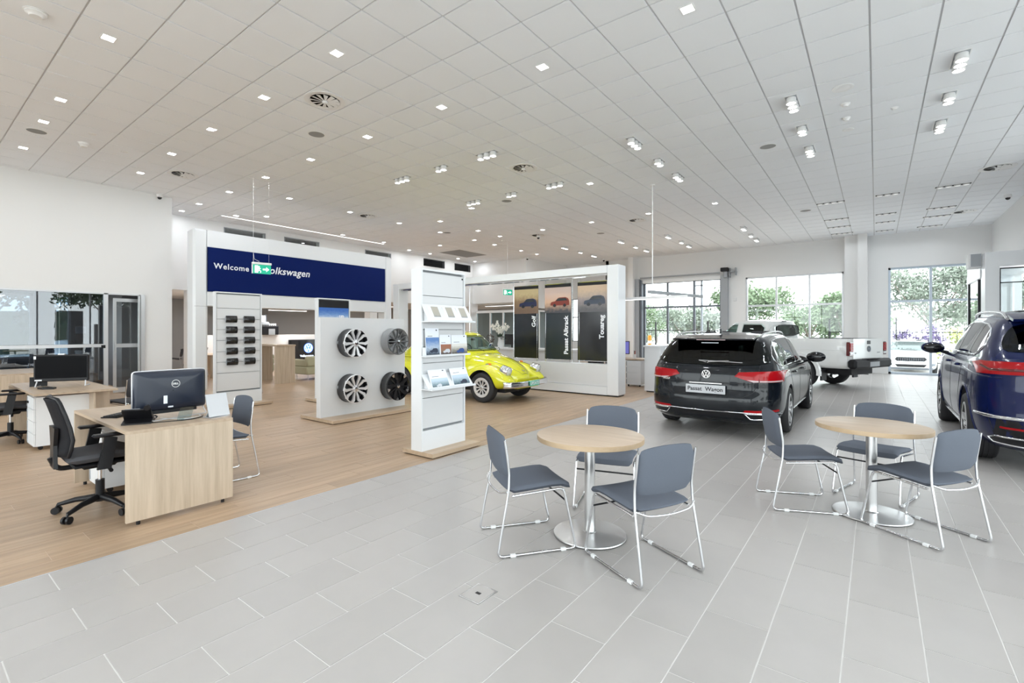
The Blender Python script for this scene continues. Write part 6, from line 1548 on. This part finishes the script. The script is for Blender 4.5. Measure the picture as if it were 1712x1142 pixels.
# ------------------------------------------------------------------ dark blue SUV at the right edge
mat('paint_navy', (.004, .009, .055), .2, metal=.0, coat=.45, spec=.2)
car = thing('large_suv', 'glossy dark blue SUV cut by the right photo edge', 'car', (1.82, 9.55, 0), 0, 'show cars')
spec = dict(z0=.24, belt=[(-2.5, 1.11), (-1.6, 1.10), (-.6, 1.085), (.4, 1.075), (1.2, 1.06), (1.8, 1.0), (2.2, .92), (2.4, .84)],
    roof=[(-2.1, 1.52), (-1.6, 1.57), (-.8, 1.615), (0, 1.62), (.4, 1.58), (.7, 1.5)],
    low=[(0, -2.25, 2.15, .86), (.08, -2.38, 2.26, .93), (.2, -2.46, 2.34, .965), (.38, -2.50, 2.38, .985), (.55, -2.47, 2.36, .988), (.68, -2.44, 2.34, .985), (.84, -2.43, 2.30, .975), (.94, -2.40, 2.22, .955), (1, -2.36, 2.15, .925)],
    cab=[(0, -2.35, 1.3, .925), (.25, -2.24, 1.08, .885), (.5, -2.10, .86, .83), (.75, -1.96, .64, .765), (.92, -1.85, .48, .705), (1, -1.78, .38, .64)],
    exp_low=(4.6, 8), exp_cab=(5, 11), hood=.05, crown=.035)
o, bv = sedan_shell(spec, 'paint_navy', car)
arches(o, (-1.452, 1.452), .378, .68, 1.2)
DLO = [(-1.55, 1.125), (-1.72, 1.16), (-1.80, 1.24), (-1.76, 1.34), (-1.6, 1.43), (-1.3, 1.485), (-.8, 1.515), (-.2, 1.52), (.12, 1.49), (.45, 1.375), (.80, 1.22), (1.02, 1.115)]
o = side_windows(o, bv, DLO, [(-1.14, -1.06), (-.14, -.04)], car, 'tint', trim='chrome', trim_r=.012)
RG = [(-.70, 1.165), (-.76, 1.22), (-.70, 1.38), (-.62, 1.47), (-.3, 1.50), (.3, 1.50), (.62, 1.47), (.70, 1.38), (.76, 1.22), (.70, 1.165)]
o = cut_prism(o, inset(RG, .08), -3.0, -.5, 'y'); o = cut_prism(o, [(-.66, 1.14), (-.56, 1.48), (.56, 1.48), (.66, 1.14)], -.6, 3, 'y')
finish_shell(o, car)
decal(bv, 'B', RG, .006, .006, 'rear_window', 'tint', car, rnd=1)
decal(bv, 'F', [(-.78, 1.10), (-.62, 1.52), (.62, 1.52), (.78, 1.10)], .004, .004, 'windscreen', 'tint_light', car)
b = MB(); b.prism([(-2.05, 1.53), (-1.7, 1.60), (-1.4, 1.62), (-1.4, 1.58), (-1.75, 1.55), (-2.02, 1.505)], -.66, .66, 'x'); b.build('roof_spoiler', 'paint_navy', car, smooth=30)
b = MB(); b.box(-.42, .42, -.75, .35, 1.648, 1.662); b.build('sunroof', 'black_gloss', car)
for s in (-1, 1):
    ax = 'R' if s > 0 else 'L'
    decal(bv, 'B', [(s*.60, .965), (s*.60, 1.075), (s*.90, 1.075), (s*.94, 1.05), (s*.93, .96)], .010, .012, 'tail_light', 'light_red', car, step=.04)
    decal(bv, 'B', [(s*.12, .985), (s*.12, 1.055), (s*.585, 1.075), (s*.585, .965)], .010, .012, 'tail_light', 'light_red', car, step=.05)
    strip(bv, 'B', [(s*.14, 1.02), (s*.5, 1.02), (s*.55, 1.0)], .010, 'light_strip', 'light_red_dark', car, off=.012)
    strip(bv, 'B', [(s*.62, 1.0), (s*.85, 1.0), (s*.90, 1.03)], .012, 'light_strip', 'light_red_dark', car, off=.012)
    decal(bv, ax, [(-2.36, .965), (-2.36, 1.075), (-2.18, 1.075), (-2.10, 1.05), (-2.2, .98)], .008, .01, 'tail_light', 'light_red', car, step=.04)
    ex = [(s*.44, .36), (s*.50, .30), (s*.82, .32), (s*.86, .37), (s*.82, .395), (s*.5, .395)]
    decal(bv, 'B', ex, .008, .006, 'exhaust_recess', 'black', car, step=.05); strip(bv, 'B', ex, .010, 'exhaust_trim', 'chrome', car, closed=True, off=.010)
    decal(bv, 'B', [(s*.35, .475), (s*.36, .495), (s*.80, .505), (s*.80, .485)], .006, .006, 'reflector', 'light_red', car, step=.04)
    P = [(s*.66, -1.75, 1.54), (s*.665, -1.55, 1.612), (s*.68, -1.0, 1.642), (s*.685, -.3, 1.655), (s*.68, .2, 1.635), (s*.66, .38, 1.59)]
    b = MB(); b.tube(P, .018, n=8, bend=.15); b.build('roof_rail', 'trim_silver', car, smooth=60)
    mirror_part(car, s, .96, .80, 1.12, 'paint_navy', 1.15)
    for pts in ([(-1.12, 1.11), (-1.06, .92), (-.92, .66), (-.86, .42)], [(-.09, 1.11), (-.08, .38)], [(1.02, 1.1), (1.0, .6), (.92, .38)], [(-.86, .38), (.95, .36)]): strip(bv, ax, pts, .0035, 'panel_joint', 'black_matt', car, off=-.001)
    strip(bv, ax, [(-.95, .33), (.98, .31)], .016, 'sill_trim', 'chrome', car, off=.004)
    strip(bv, ax, [(-2.3, .93), (-1.2, .985), (.3, .975), (2.0, .90)], .007, 'shoulder_crease', 'paint_navy', car, off=-.002)
    for y in (-1.452, 1.452):
        strip(bv, ax, [(y+.435*math.cos(a), .378+.435*math.sin(a)) for a in [PI*k/16 for k in range(17)]], .016, 'arch_lip', 'paint_navy', car, off=-.004)
        wheel(car, s*.985, y, .378, .27, s, 'five', .262, 'rim_polish')
    for y in (-.80, .22): b = MB(); P, n = hit(bv, ax, y, .985); b.tube([(P.x, y-.10, .985), (P.x+s*.035, y-.08, .985), (P.x+s*.035, y+.08, .985), (P.x, y+.10, .985)], .013, n=8, bend=.03); b.build('door_handle', 'paint_navy', car, smooth=60)
strip(bv, 'B', [(-.90, .595), (-.5, .60), (0, .60), (.5, .60), (.90, .595)], .017, 'chrome_strip', 'chrome', car, off=.004)
for ax_, pts in (('L', [(-2.3, .60), (-1.98, .60)]), ('R', [(-2.3, .60), (-1.98, .60)])): strip(bv, ax_, pts, .016, 'chrome_strip', 'chrome', car, off=.003)
decal(bv, 'B', [(-.80, .27), (-.88, .575), (.88, .575), (.80, .27)], .002, .003, 'lower_valance', 'black', car)
for pts in ([(-.60, 1.13), (-.59, .95), (-.57, .80), (-.48, .73), (0, .70), (.48, .73), (.57, .80), (.59, .95), (.60, 1.13)],): strip(bv, 'B', pts, .004, 'panel_joint', 'black_matt', car, off=-.001)
p, n = hit(bv, 'B', 0, 1.02); vw_logo(frame_M((0, p.y-.012, 1.02), (1, 0, 0), (0, 0, 1)), .07, 'chrome', car, d=.01)
seats(car, (-.75, .40), 1.14)
b = MB(); b.box(-.80, .80, -1.8, 1.0, 1.075, 1.085); b.build('cabin_floor', 'black_matt', car)
for ch_ in car.children:      # the body stands a little taller above the wheel arches
    if ch_.type == 'MESH':
        for v_ in ch_.data.vertices: v_.co.z += .095*min(1, max(0, (v_.co.z-.62)/.42))
        for g_ in ch_.children:
            if g_.type == 'MESH':
                for v_ in g_.data.vertices: v_.co.z += .095*min(1, max(0, (v_.co.z-.62)/.42))

# ------------------------------------------------------------------ white double-cab ute
mat('paint_white', (.78, .79, .78), .18, coat=.8)
car = thing('pickup_truck', 'white double-cab pickup truck parked behind the black wagon', 'car', (-1.26-.93*1.55, 15.97+.37*1.55, 0), math.atan2(.93, .37), 'show cars')
zbT = [(-2.9, 1.30), (-.85, 1.30), (-.7, 1.14), (1.3, 1.12), (1.9, 1.06), (2.3, .98), (2.5, .9)]
low = ring_solid([(0, -2.66, 2.2, .88), (.06, -2.70, 2.32, .93), (.2, -2.72, 2.42, .965), (.5, -2.72, 2.45, .975), (.8, -2.715, 2.42, .968), (1, -2.70, 2.36, .945)],
    lambda v, x, y: .55+v*(lerp_tab(zbT, y)-.55), 12, 22, lambda r, x, y: lerp_tab(zbT, y)+(.05 if y > -.7 else .0)*(1-r**3), sub=3, N=120)
cabz = [(-.8, 1.76), (-.3, 1.79), (.2, 1.79), (.6, 1.74), (.9, 1.66)]
cab = ring_solid([(0, -.72, 1.42, .935), (.3, -.70, 1.15, .89), (.6, -.665, .85, .82), (.85, -.62, .62, .745), (1, -.58, .50, .68)], lambda v, x, y: 1.06+v*(lerp_tab(cabz, y)-1.06), 7, 16, lambda r, x, y: lerp_tab(cabz, y)+.04*(1-r**2.4), sub=3, N=80)
o = temp(low, 'paint_white'); boolean(o, temp(cab, 'paint_white'), 'UNION'); bv = bvh_of(o)
arches(o, (-1.55, 1.55), .39, .60, 1.2, .40)
b = MB(); b.box(-.80, .80, -2.64, -.80, .78, 1.6); boolean(o, temp(b, 'black_matt'))
DLO = [(-.52, 1.20), (-.53, 1.60), (-.40, 1.70), (.42, 1.72), (.62, 1.68), (.85, 1.48), (1.10, 1.24), (1.12, 1.19)]
o = side_windows(o, bv, DLO, [(.18, .30)], car, 'tint_clear', trim=None, insetd=.035, strips='paint_white')
RG = [(-.58, 1.36), (-.56, 1.60), (-.46, 1.67), (.46, 1.67), (.56, 1.60), (.58, 1.36)]
o = cut_prism(o, inset(RG, .04), -1.6, 0, 'y'); o = cut_prism(o, [(-.68, 1.22), (-.58, 1.68), (.58, 1.68), (.68, 1.22)], -.3, 3, 'y')
finish_shell(o, car, ang=30)
mini = [(-.60, 1.34), (-.58, 1.64), (-.50, 1.70), (.50, 1.70), (.58, 1.64), (.60, 1.34)]
b = MB(); b.prism(chaikin(RG, 1), -.74, -.725, 'y'); b.build('rear_window', 'tint', car)
b = MB(); b.tube([(p[0], -.735, p[1]) for p in chaikin(RG, 1)], .012, n=6, closed=True); b.build('window_seal', 'black', car)
b = MB(); b.box(-.10, .10, -.64, -.60, 1.765, 1.79); b.build('brake_light', 'black', car)
decal(bv, 'F', [(-.78, 1.16), (-.64, 1.70), (.64, 1.70), (.78, 1.16)], .004, .004, 'windscreen', 'tint_clear', car)
for s in (-1, 1):
    ax = 'R' if s > 0 else 'L'
    b = MB(); b.prism([(s*.795, .88), (s*.795, 1.22), (s*.955, 1.22), (s*.972, 1.18), (s*.972, .88)], -2.745, -2.67, 'y'); b.build('lamp_housing', 'light_red_dark', car, smooth=30)
    b = MB(); b.prism([(s*.815, .99), (s*.815, 1.195), (s*.955, 1.195), (s*.955, .99)], -2.757, -2.74, 'y'); b.build('tail_light', 'light_red', car)
    for k in range(3): b = MB(); b.box(min(s*.82, s*.95), max(s*.82, s*.95), -2.760, -2.756, 1.02+k*.055, 1.028+k*.055); b.build('light_rib', 'light_red_dark', car)
    b = MB(); b.prism([(s*.815, .915), (s*.815, .965), (s*.955, .965), (s*.955, .915)], -2.757, -2.74, 'y'); b.build('reversing_light', 'light_clear', car)
    for y in (-1.55, 1.55):
        rows = []
        for k in range(21):
            a = -.12+(PI+.24)*k/20; ca, sa = math.cos(a), math.sin(a)
            rows.append([(s*(.955 if j in (0, 3) else 1.0), y+ca*(.435+.0*j+[.0, .01, .085, .115][j]), .40+sa*(.435+[.0, .01, .085, .115][j])) for j in range(4)])
        b = MB(); b.grid(rows); b.build('wheel_flare', 'paint_white', car, smooth=50)
        wheel(car, s*.965, y, .39, .25, s, 'five', .235, 'rim_grey')
    for pts in ([(-.62, 1.7), (-.62, .62)], [(.24, 1.18), (.24, .62)], [(1.12, 1.15), (1.08, .62)], [(-.62, .62), (1.06, .62)], [(-.74, 1.30), (-.74, .60)]): strip(bv, ax, pts, .004, 'panel_joint', 'slat_seam', car, off=-.001)
    strip(bv, ax, [(-2.6, 1.02), (2.2, .98)], .006, 'body_crease', 'paint_white', car, off=-.001)
    mirror_part(car, s, .95, .98, 1.25, 'paint_white', 1.2)
    b = MB(); b.rbox(min(s*.96, s*.70), max(s*.96, s*.70), -2.10, -2.06, .22, .50, .01); b.build('mud_flap', 'black', car)
    for y in (-.45, .45): b = MB(); b.rbox(min(s*.975, s*1.0), max(s*.975, s*1.0), y-.1, y+.1, 1.05, 1.09, .008); b.build('door_handle', 'paint_white', car)
b = MB(); b.prism([(-.79, .80), (.79, .80), (.79, 1.30), (-.79, 1.30)], -2.745, -2.70, 'y'); tg = b.build('tailgate', 'paint_white', car)
b = MB(); b.rbox(-.09, .09, -2.752, -2.74, 1.16, 1.25, .01); b.build('tailgate_handle', 'black', tg)
vw_logo(frame_M((0, -2.750, 1.04), (1, 0, 0), (0, 0, 1)), .078, 'alu_dark', tg, d=.012)
text('AMAROK', .04, frame_M((.45, -2.7465, .93), (1, 0, 0), (0, 0, 1)), 'plastic_grey', tg, bold=.001)
text('TDI', .04, frame_M((-.72, -2.7465, .93), (1, 0, 0), (0, 0, 1)), 'plastic_grey', tg, bold=.001)
b = MB(); b.rbox(-.965, .965, -2.88, -2.68, .56, .79, .05); bp = b.build('rear_bumper', 'bumper_black', car, smooth=35)
b = MB(); b.box(-.25, .25, -2.885, -2.875, .60, .72); b.build('plate_holder', 'plastic_grey', bp); b = MB(); b.box(-.30, .30, -2.87, -2.72, .785, .80); b.build('step_pad', 'black_matt', bp)
b = MB(); b.box(-.55, .55, -2.6, 2.2, .38, .56); b.box(-.75, .75, -1.62, -1.48, .33, .45); b.build('chassis', 'black_matt', car)
b = MB(); b.tube([(.6, -.8, .36), (.6, -2.5, .36)], .03); b.build('exhaust_pipe', 'steel', car)
seats(car, (-.25, .45), 1.14)
# ------------------------------------------------------------------ white car outside
car = thing('hatchback_outside', 'white car parked outside facing the right far window', 'car', (1.15, 29.2, -.35), PI, 'cars outside')
mat('paint_bright', (.85, .86, .87), .2, coat=.6)
spec = dict(z0=.18, belt=[(-2.3, .92), (-.6, .92), (.8, .93), (1.4, .88), (1.9, .80), (2.2, .70)], roof=[(-1.9, 1.36), (-.8, 1.42), (.1, 1.42), (.5, 1.34)],
    low=[(0, -2.1, 2.05, .80), (.1, -2.2, 2.16, .87), (.3, -2.25, 2.22, .90), (.6, -2.24, 2.22, .91), (.85, -2.2, 2.16, .90), (1, -2.14, 2.08, .87)], cab=[(0, -2.1, 1.15, .86), (.5, -1.9, .72, .79), (.85, -1.7, .4, .69), (1, -1.6, .28, .62)], exp_low=(4, 7), exp_cab=(5, 10), hood=.06, crown=.03)
o, bv = sedan_shell(spec, 'paint_bright', car); arches(o, (-1.32, 1.32), .33, .62, 1.2); finish_shell(o, car)
decal(bv, 'F', [(-.74, .97), (-.58, 1.36), (.58, 1.36), (.74, .97)], .004, .004, 'windscreen', 'tint_light', car)
for ax in 'RL': decal(bv, ax, [(-1.7, .98), (-1.6, 1.30), (-.2, 1.36), (.2, 1.32), (.8, .98)], .004, .004, 'side_window', 'tint', car)
gr = [(-.46, .72), (-.54, .62), (-.44, .54), (.44, .54), (.54, .62), (.46, .72)]
decal(bv, 'F', gr, .008, .01, 'grille', 'black', car); strip(bv, 'F', gr, .012, 'grille_surround', 'chrome', car, closed=True, off=.008)
for k in range(12): x = -.40+k*.073; strip(bv, 'F', [(x, .55), (x, .67)], .006, 'grille_bar', 'alu_dark', car, off=.012)
decal(bv, 'F', [(-.52, .42), (-.44, .31), (.44, .31), (.52, .42)], .008, .008, 'air_intake', 'black', car)
decal(bv, 'F', [(-.80, .24), (-.84, .20+.08), (.84, .28), (.80, .24), (.7, .20), (-.7, .20)], .006, .006, 'lower_lip', 'alu_dark', car)
for s in (-1, 1):
    decal(bv, 'F', [(s*.55, .66), (s*.80, .72), (s*.82, .62), (s*.58, .60)], .008, .008, 'headlight', 'light_clear', car, step=.04)
    decal(bv, 'F', [(s*.60, .45), (s*.82, .48), (s*.80, .36), (s*.62, .36)], .008, .008, 'fog_light', 'alu_dark', car, step=.05)
    mirror_part(car, s, .90, .65, .98, 'paint_bright')
    for y in (-1.32, 1.32): wheel(car, s*.90, y, .33, .21, s, 'five', .23)
seats(car, (.2,), .95)

dup(car, (-27.0, 1.2, -.35), math.radians(40), 'white parked car seen through the glazed office at far left', 'cars outside')
dup(car, (-30.5, 6.6, -.35), math.radians(30), 'second parked car seen through the glazed office', 'cars outside')
# ------------------------------------------------------------------ yellow vintage car
mat('paint_yellow', (.68, .68, .012), .14, coat=1.0, spec=.6)
car = thing('vintage_car', 'bright yellow vintage beetle-shaped car with a green-white number plate', 'car', (-7.70, 8.42, 0), math.radians(-88), 'show cars')
def loft(secs, n=40, sub=5):
    "secs (y, halfwidth, zbot, ztop, exponent) -> closed rounded solid"
    rows = []
    for y, w, z0, z1, e in catmull(secs, sub):
        zc, h = (z0+z1)/2, (z1-z0)/2; w = max(w, .004); h = max(h, .004); row = []
        for k in range(n):
            a = 2*PI*k/n; c, s = math.cos(a), math.sin(a); row.append((w*math.copysign(abs(c)**(2/e), c), y, zc+h*math.copysign(abs(s)**(2/e), s)))
        rows.append(row)
    b = MB(); b.grid(rows, close_u=True); m = len(rows)
    b.f.append(list(range(n))[::-1]); b.mi.append(0); b.f.append(list(range((m-1)*n, m*n))); b.mi.append(0)
    return b
# central hull: bonnet, scuttle, tail
hull = loft([(-1.98, .18, .36, .52, 2.4), (-1.88, .40, .32, .68, 2.5), (-1.65, .54, .28, .87, 2.6), (-1.3, .62, .26, 1.02, 2.8), (-.9, .68, .25, 1.06, 3.2), (-.3, .73, .24, 1.04, 3.6), (.4, .73, .24, 1.03, 3.6), (.75, .69, .25, 1.01, 3.2), (1.0, .60, .27, .97, 2.9), (1.3, .50, .29, .89, 2.7), (1.55, .40, .31, .78, 2.5), (1.74, .28, .34, .65, 2.4), (1.83, .12, .38, .55, 2.2)])
cabin_rows = []
def cab_sec(y, wb, wt, zt):   # tapered rounded arch section
    row = []
    for k in range(40):
        u = k/39; a = PI*u; c, s = math.cos(a), math.sin(a); e = 2/3.0
        z = .90+(zt-.90)*abs(s)**e; f = (z-.90)/max(.01, zt-.90); w = wb+(wt-wb)*f
        row.append((w*math.copysign(abs(c)**(2/3.6), c), y, z))
    return row
keys = catmull([(-1.62, .38, .30, .92), (-1.40, .55, .42, 1.08), (-1.1, .65, .50, 1.25), (-.75, .69, .53, 1.40), (-.35, .70, .545, 1.485), (0, .70, .55, 1.50), (.28, .69, .545, 1.46), (.42, .685, .54, 1.38), (.58, .68, .55, 1.21), (.74, .67, .58, 1.02), (.80, .66, .60, .93)], 4)
rows = [cab_sec(*k) for k in keys]
b = MB(); b.grid([r+[(r[-1][0]*.9, r[0][1], .85), (0, r[0][1], .80), (r[0][0]*.9, r[0][1], .85)] for r in rows], close_u=True); n = 43; m = len(rows)
b.f.append(list(range(n))[::-1]); b.mi.append(0); b.f.append(list(range((m-1)*n, m*n))); b.mi.append(0)
o = temp(hull, 'paint_yellow'); boolean(o, temp(b, 'paint_yellow'), 'UNION'); bv = bvh_of(o)
for y in (-1.2, 1.2):
    for s in (-1, 1): b = MB(); b.cyl((s*.50, y, .33), (s*1.0, y, .33), .37, n=36); boolean(o, temp(b, 'black_matt'))
# windows
mat('cabin_pale', (.45, .46, .42), .8)
DOOR = [(-.30, 1.03), (-.30, 1.33), (-.24, 1.37), (.24, 1.35), (.34, 1.27), (.50, 1.05), (.48, 1.03)]
QTR = [(-.40, 1.03), (-.40, 1.34), (-.60, 1.32), (-.86, 1.20), (-1.0, 1.08), (-.95, 1.03)]
for p in (DOOR, QTR): o = cut_prism(o, inset(p, .02), -2, 2, 'x', 'cabin_pale')
WS = [(-.52, 1.06), (-.50, 1.12), (-.43, 1.36), (-.36, 1.39), (.36, 1.39), (.43, 1.36), (.50, 1.12), (.52, 1.06)]
o = cut_prism(o, inset(WS, .02), -1.0, 2.2, 'y', 'cabin_pale'); o = cut_prism(o, [(-.32, 1.12), (-.28, 1.33), (.28, 1.33), (.32, 1.12)], -2.2, -.9, 'y', 'cabin_pale')
finish_shell(o, car, ang=30)
for ax in 'RL':
    for p in (DOOR, QTR):
        decal(bv, ax, p, .003, .003, 'side_window', 'tint_clear', car); strip(bv, ax, p, .007, 'window_seal', 'black', car, closed=True, off=.003)
    for pts in ([(-.34, 1.38), (-.35, .80), (-.34, .36)], [(.58, 1.0), (.56, .80), (.50, .36)], [(-.34, .36), (.50, .36)]): strip(bv, ax, pts, .0035, 'door_joint', 'black_matt', car, off=-.001)
    strip(bv, ax, [(-1.35, .93), (-.9, .955), (.5, .95), (.95, .92)], .008, 'body_moulding', 'paint_yellow', car, off=.002)
    P, n_ = hit(bv, ax, -.2, .84); s = 1 if ax == 'R' else -1
    b = MB(); b.tube([(P.x, -.28, .84), (P.x+s*.03, -.26, .84), (P.x+s*.03, -.14, .84), (P.x, -.12, .84)], .009, n=6); b.build('door_handle', 'chrome', car)
decal(bv, 'F', WS, .003, .003, 'windscreen', 'tint_clear', car); strip(bv, 'F', WS, .009, 'windscreen_seal', 'black', car, closed=True, off=.003)
decal(bv, 'B', [(-.33, 1.10), (-.29, 1.34), (.29, 1.34), (.33, 1.10)], .003, .003, 'rear_window', 'tint_clear', car)
# bonnet joints
strip(bv, 'T', [(-.50, .86), (-.44, 1.1), (-.34, 1.4), (-.22, 1.66), (-.10, 1.80), (.10, 1.80), (.22, 1.66), (.34, 1.4), (.44, 1.1), (.50, .86), (.2, .90), (-.2, .90)], .004, 'bonnet_joint', 'black_matt', car, closed=True, off=-.0005)
strip(bv, 'T', [(0, .92), (0, 1.3), (0, 1.72)], .006, 'bonnet_crease', 'paint_yellow', car, off=.001)
b = MB(); p1, n1 = hit(bv, 'T', 0, 1.76); b.tube([(0, p1.y-.05, p1.z+.03), (0, p1.y+.03, p1.z+.01)], .012, n=8); b.build('bonnet_handle', 'chrome', car)
p1, n1 = hit(bv, 'T', 0, 1.0); b = MB(); b.M = Matrix.Translation(p1+Vector((0, 0, .004))) @ Matrix.Rotation(math.radians(-12), 4, 'X')
# fenders
def fender(side, front):
    f = 1 if front else -1; cx_ = .60
    if front: secs = [(.50, .05, .34, .44, 2.2), (.62, .12, .32, .56, 2.3), (.85, .185, .30, .70, 2.4), (1.15, .205, .28, .785, 2.4), (1.40, .20, .28, .775, 2.4), (1.60, .19, .30, .70, 2.3), (1.76, .165, .33, .60, 2.2), (1.86, .12, .36, .52, 2.1), (1.90, .03, .42, .47, 2.0)]
    else: secs = [(-.45, .05, .34, .42, 2.2), (-.6, .12, .32, .55, 2.3), (-.85, .17, .30, .72, 2.4), (-1.2, .20, .28, .80, 2.4), (-1.5, .19, .28, .74, 2.3), (-1.75, .16, .30, .60, 2.2), (-1.9, .10, .34, .46, 2.1), (-1.94, .03, .38, .42, 2.0)]
    b = loft(secs, n=32, sub=5); b.v = [(side*(abs(0)+.585)+v[0]*1.02, v[1], v[2]) for v in b.v]
    q = temp(b, 'paint_yellow'); c2 = MB(); c2.cyl((side*.50, 1.2*f, .33), (side*1.2, 1.2*f, .33), .355, n=40); boolean(q, temp(c2, 'black_matt'))
    c2 = MB(); c2.box(min(side*.2, side*1.2), max(side*.2, side*1.2), 1.2*f-.36, 1.2*f+.36, -.2, .33); boolean(q, temp(c2, 'black_matt'))
    fb = bvh_of(q); finish_shell(q, car, 'fender', 30)
    return fb
for s in (-1, 1):
    fb = fender(s, True); rb = fender(s, False)
    # headlight
    M = Matrix.Translation((s*.575, 1.775, .655)) @ Matrix.Rotation(math.radians(-14), 4, 'X')
    b = MB(); b.M = M; b.lathe([(.100, -.16), (.104, .0), (.098, .014), (.086, .016), (.086, .0)], axis='y', n=32); h = b.build('headlight', 'chrome', car, smooth=40)
    b = MB(); b.M = M; b.lathe([(.086, .006), (.06, .022), (0, .028)], axis='y', n=28); b.build('headlight_lens', 'light_clear', h, smooth=60)
    b = MB(); b.M = M
    for k in range(9): b.box(-.07+k*.0165, -.066+k*.0165, .014, .027-.0004*(k-4)**2*3, -.05, .05)
    b.build('lens_rib', 'plastic_grey', h)
    p1, n1 = fb.ray_cast(Vector((s*.60, 1.30, 2)), Vector((0, 0, -1)))[:2]
    b = MB(); b.sphere((p1.x, 1.30, p1.z+.012), .05, 14, 8, (.5, 1.1, .45)); i_ = b.build('indicator', 'light_orange', car, smooth=60); b = MB(); b.sphere((p1.x, 1.26, p1.z+.008), .055, 14, 8, (.55, 1.2, .35)); b.build('indicator_body', 'chrome', i_, smooth=60)
    b = MB(); b.rbox(min(s*.66, s*.80), max(s*.66, s*.80), -.62, .62, .27, .31, .012); rbd = b.build('running_board', 'black', car); b = MB(); b.tube([(s*.80, -.62, .295), (s*.80, .62, .295)], .010, n=6); b.build('board_trim', 'chrome', rbd)
    for y in (-1.2, 1.2): wheel(car, s*.755, y, .315, .19, s, 'beetle', .205, 'rim_polish', 'rim_barrel_grey')
    b = MB(); b.sphere((s*.83, .50, 1.05), .05, 12, 8, (.8, .4, 1)); mr = b.build('door_mirror', 'chrome', car, smooth=60); b = MB(); b.tube([(s*.68, .50, .98), (s*.78, .50, 1.0), (s*.82, .50, 1.03)], .007, n=6); b.build('mirror_arm', 'chrome', mr)
# bumpers
for f, y in ((1, 1.97), (-1, -2.02)):
    pts = [(-.80, y-f*.18), (-.72, y-f*.05), (-.45, y+f*.02), (0, y+f*.04), (.45, y+f*.02), (.72, y-f*.05), (.80, y-f*.18)]
    rows = []
    for a in catmull(pts, 4):
        rows.append([(a[0], a[1]+f*q, .40+z) for q, z in ((-.02, -.065), (.008, -.055), (.018, -.02), (.010, .0), (.018, .02), (.008, .055), (-.02, .065))])
    b = MB(); b.grid(rows); bu = b.build('bumper', 'chrome', car, smooth=50); md = bu.modifiers.new('t', 'SOLIDIFY'); md.thickness = .006
    for s in (-1, 1): b = MB(); b.box(s*.4-.02, s*.4+.02, min(y-f*.3, y), max(y-f*.3, y), .38, .42); b.build('bumper_bracket', 'black', bu)
b = MB(); b.rbox(-.19, .19, 2.035, 2.045, .345, .455, .004); pl = b.build('number_plate', 'plate_green', car) if mat('plate_green', (.12, .55, .38), .4) else None
text('UPDATE', .082, frame_M((.175, 2.047, .372), (-1, 0, 0), (0, 0, 1)), 'paper_white', car, bold=.002, depth=.0006, name='plate_lettering', fit=.345)
b = MB(); b.prism([(-.40, .30), (.40, .30), (.50, .40), (.38, .50), (-.38, .50), (-.50, .40)], 1.70, 1.88, 'y'); b.build('front_valance', 'paint_yellow', car, smooth=30)
b = MB(); b.box(-.45, .45, -1.6, 1.6, .20, .30); b.build('floor_pan', 'black_matt', car)
for x in (-.28, .12): b = MB(); b.tube([(x, .80, 1.04), (x+.10, .76, 1.09), (x+.30, .73, 1.12)], .005, n=5); b.build('wiper', 'black', car)
b = MB(); b.rbox(-.07, .07, .36, .38, 1.28, 1.33, .01); b.build('interior_mirror', 'black', car)
b = MB(); b.M = Matrix.Translation((-.36, .60, 1.16)) @ Matrix.Rotation(math.radians(-32), 4, 'X'); b.box(-.05, .05, -.004, .0, -.07, .07); b.build('price_card', 'paper_white', car); b = MB(); b.M = Matrix.Translation((-.36, .60, 1.16)) @ Matrix.Rotation(math.radians(-32), 4, 'X'); b.box(-.03, .03, .0005, .002, -.03, .04); b.build('price_card_print', 'print_blue', car)
for y in (-.05, -.8):
    for x in (-.28, .28): b = MB(); b.rbox(x-.21, x+.21, y-.08, y+.06, .95, 1.14, .05); b.build('seat', 'office_grey', car, smooth=40)
b = MB(); b.tube([(.28+.17*math.cos(a), .42, 1.08+.12*math.sin(a)) for a in [2*PI*k/20 for k in range(20)]], .010, n=6, closed=True); b.build('steering_wheel', 'black', car)
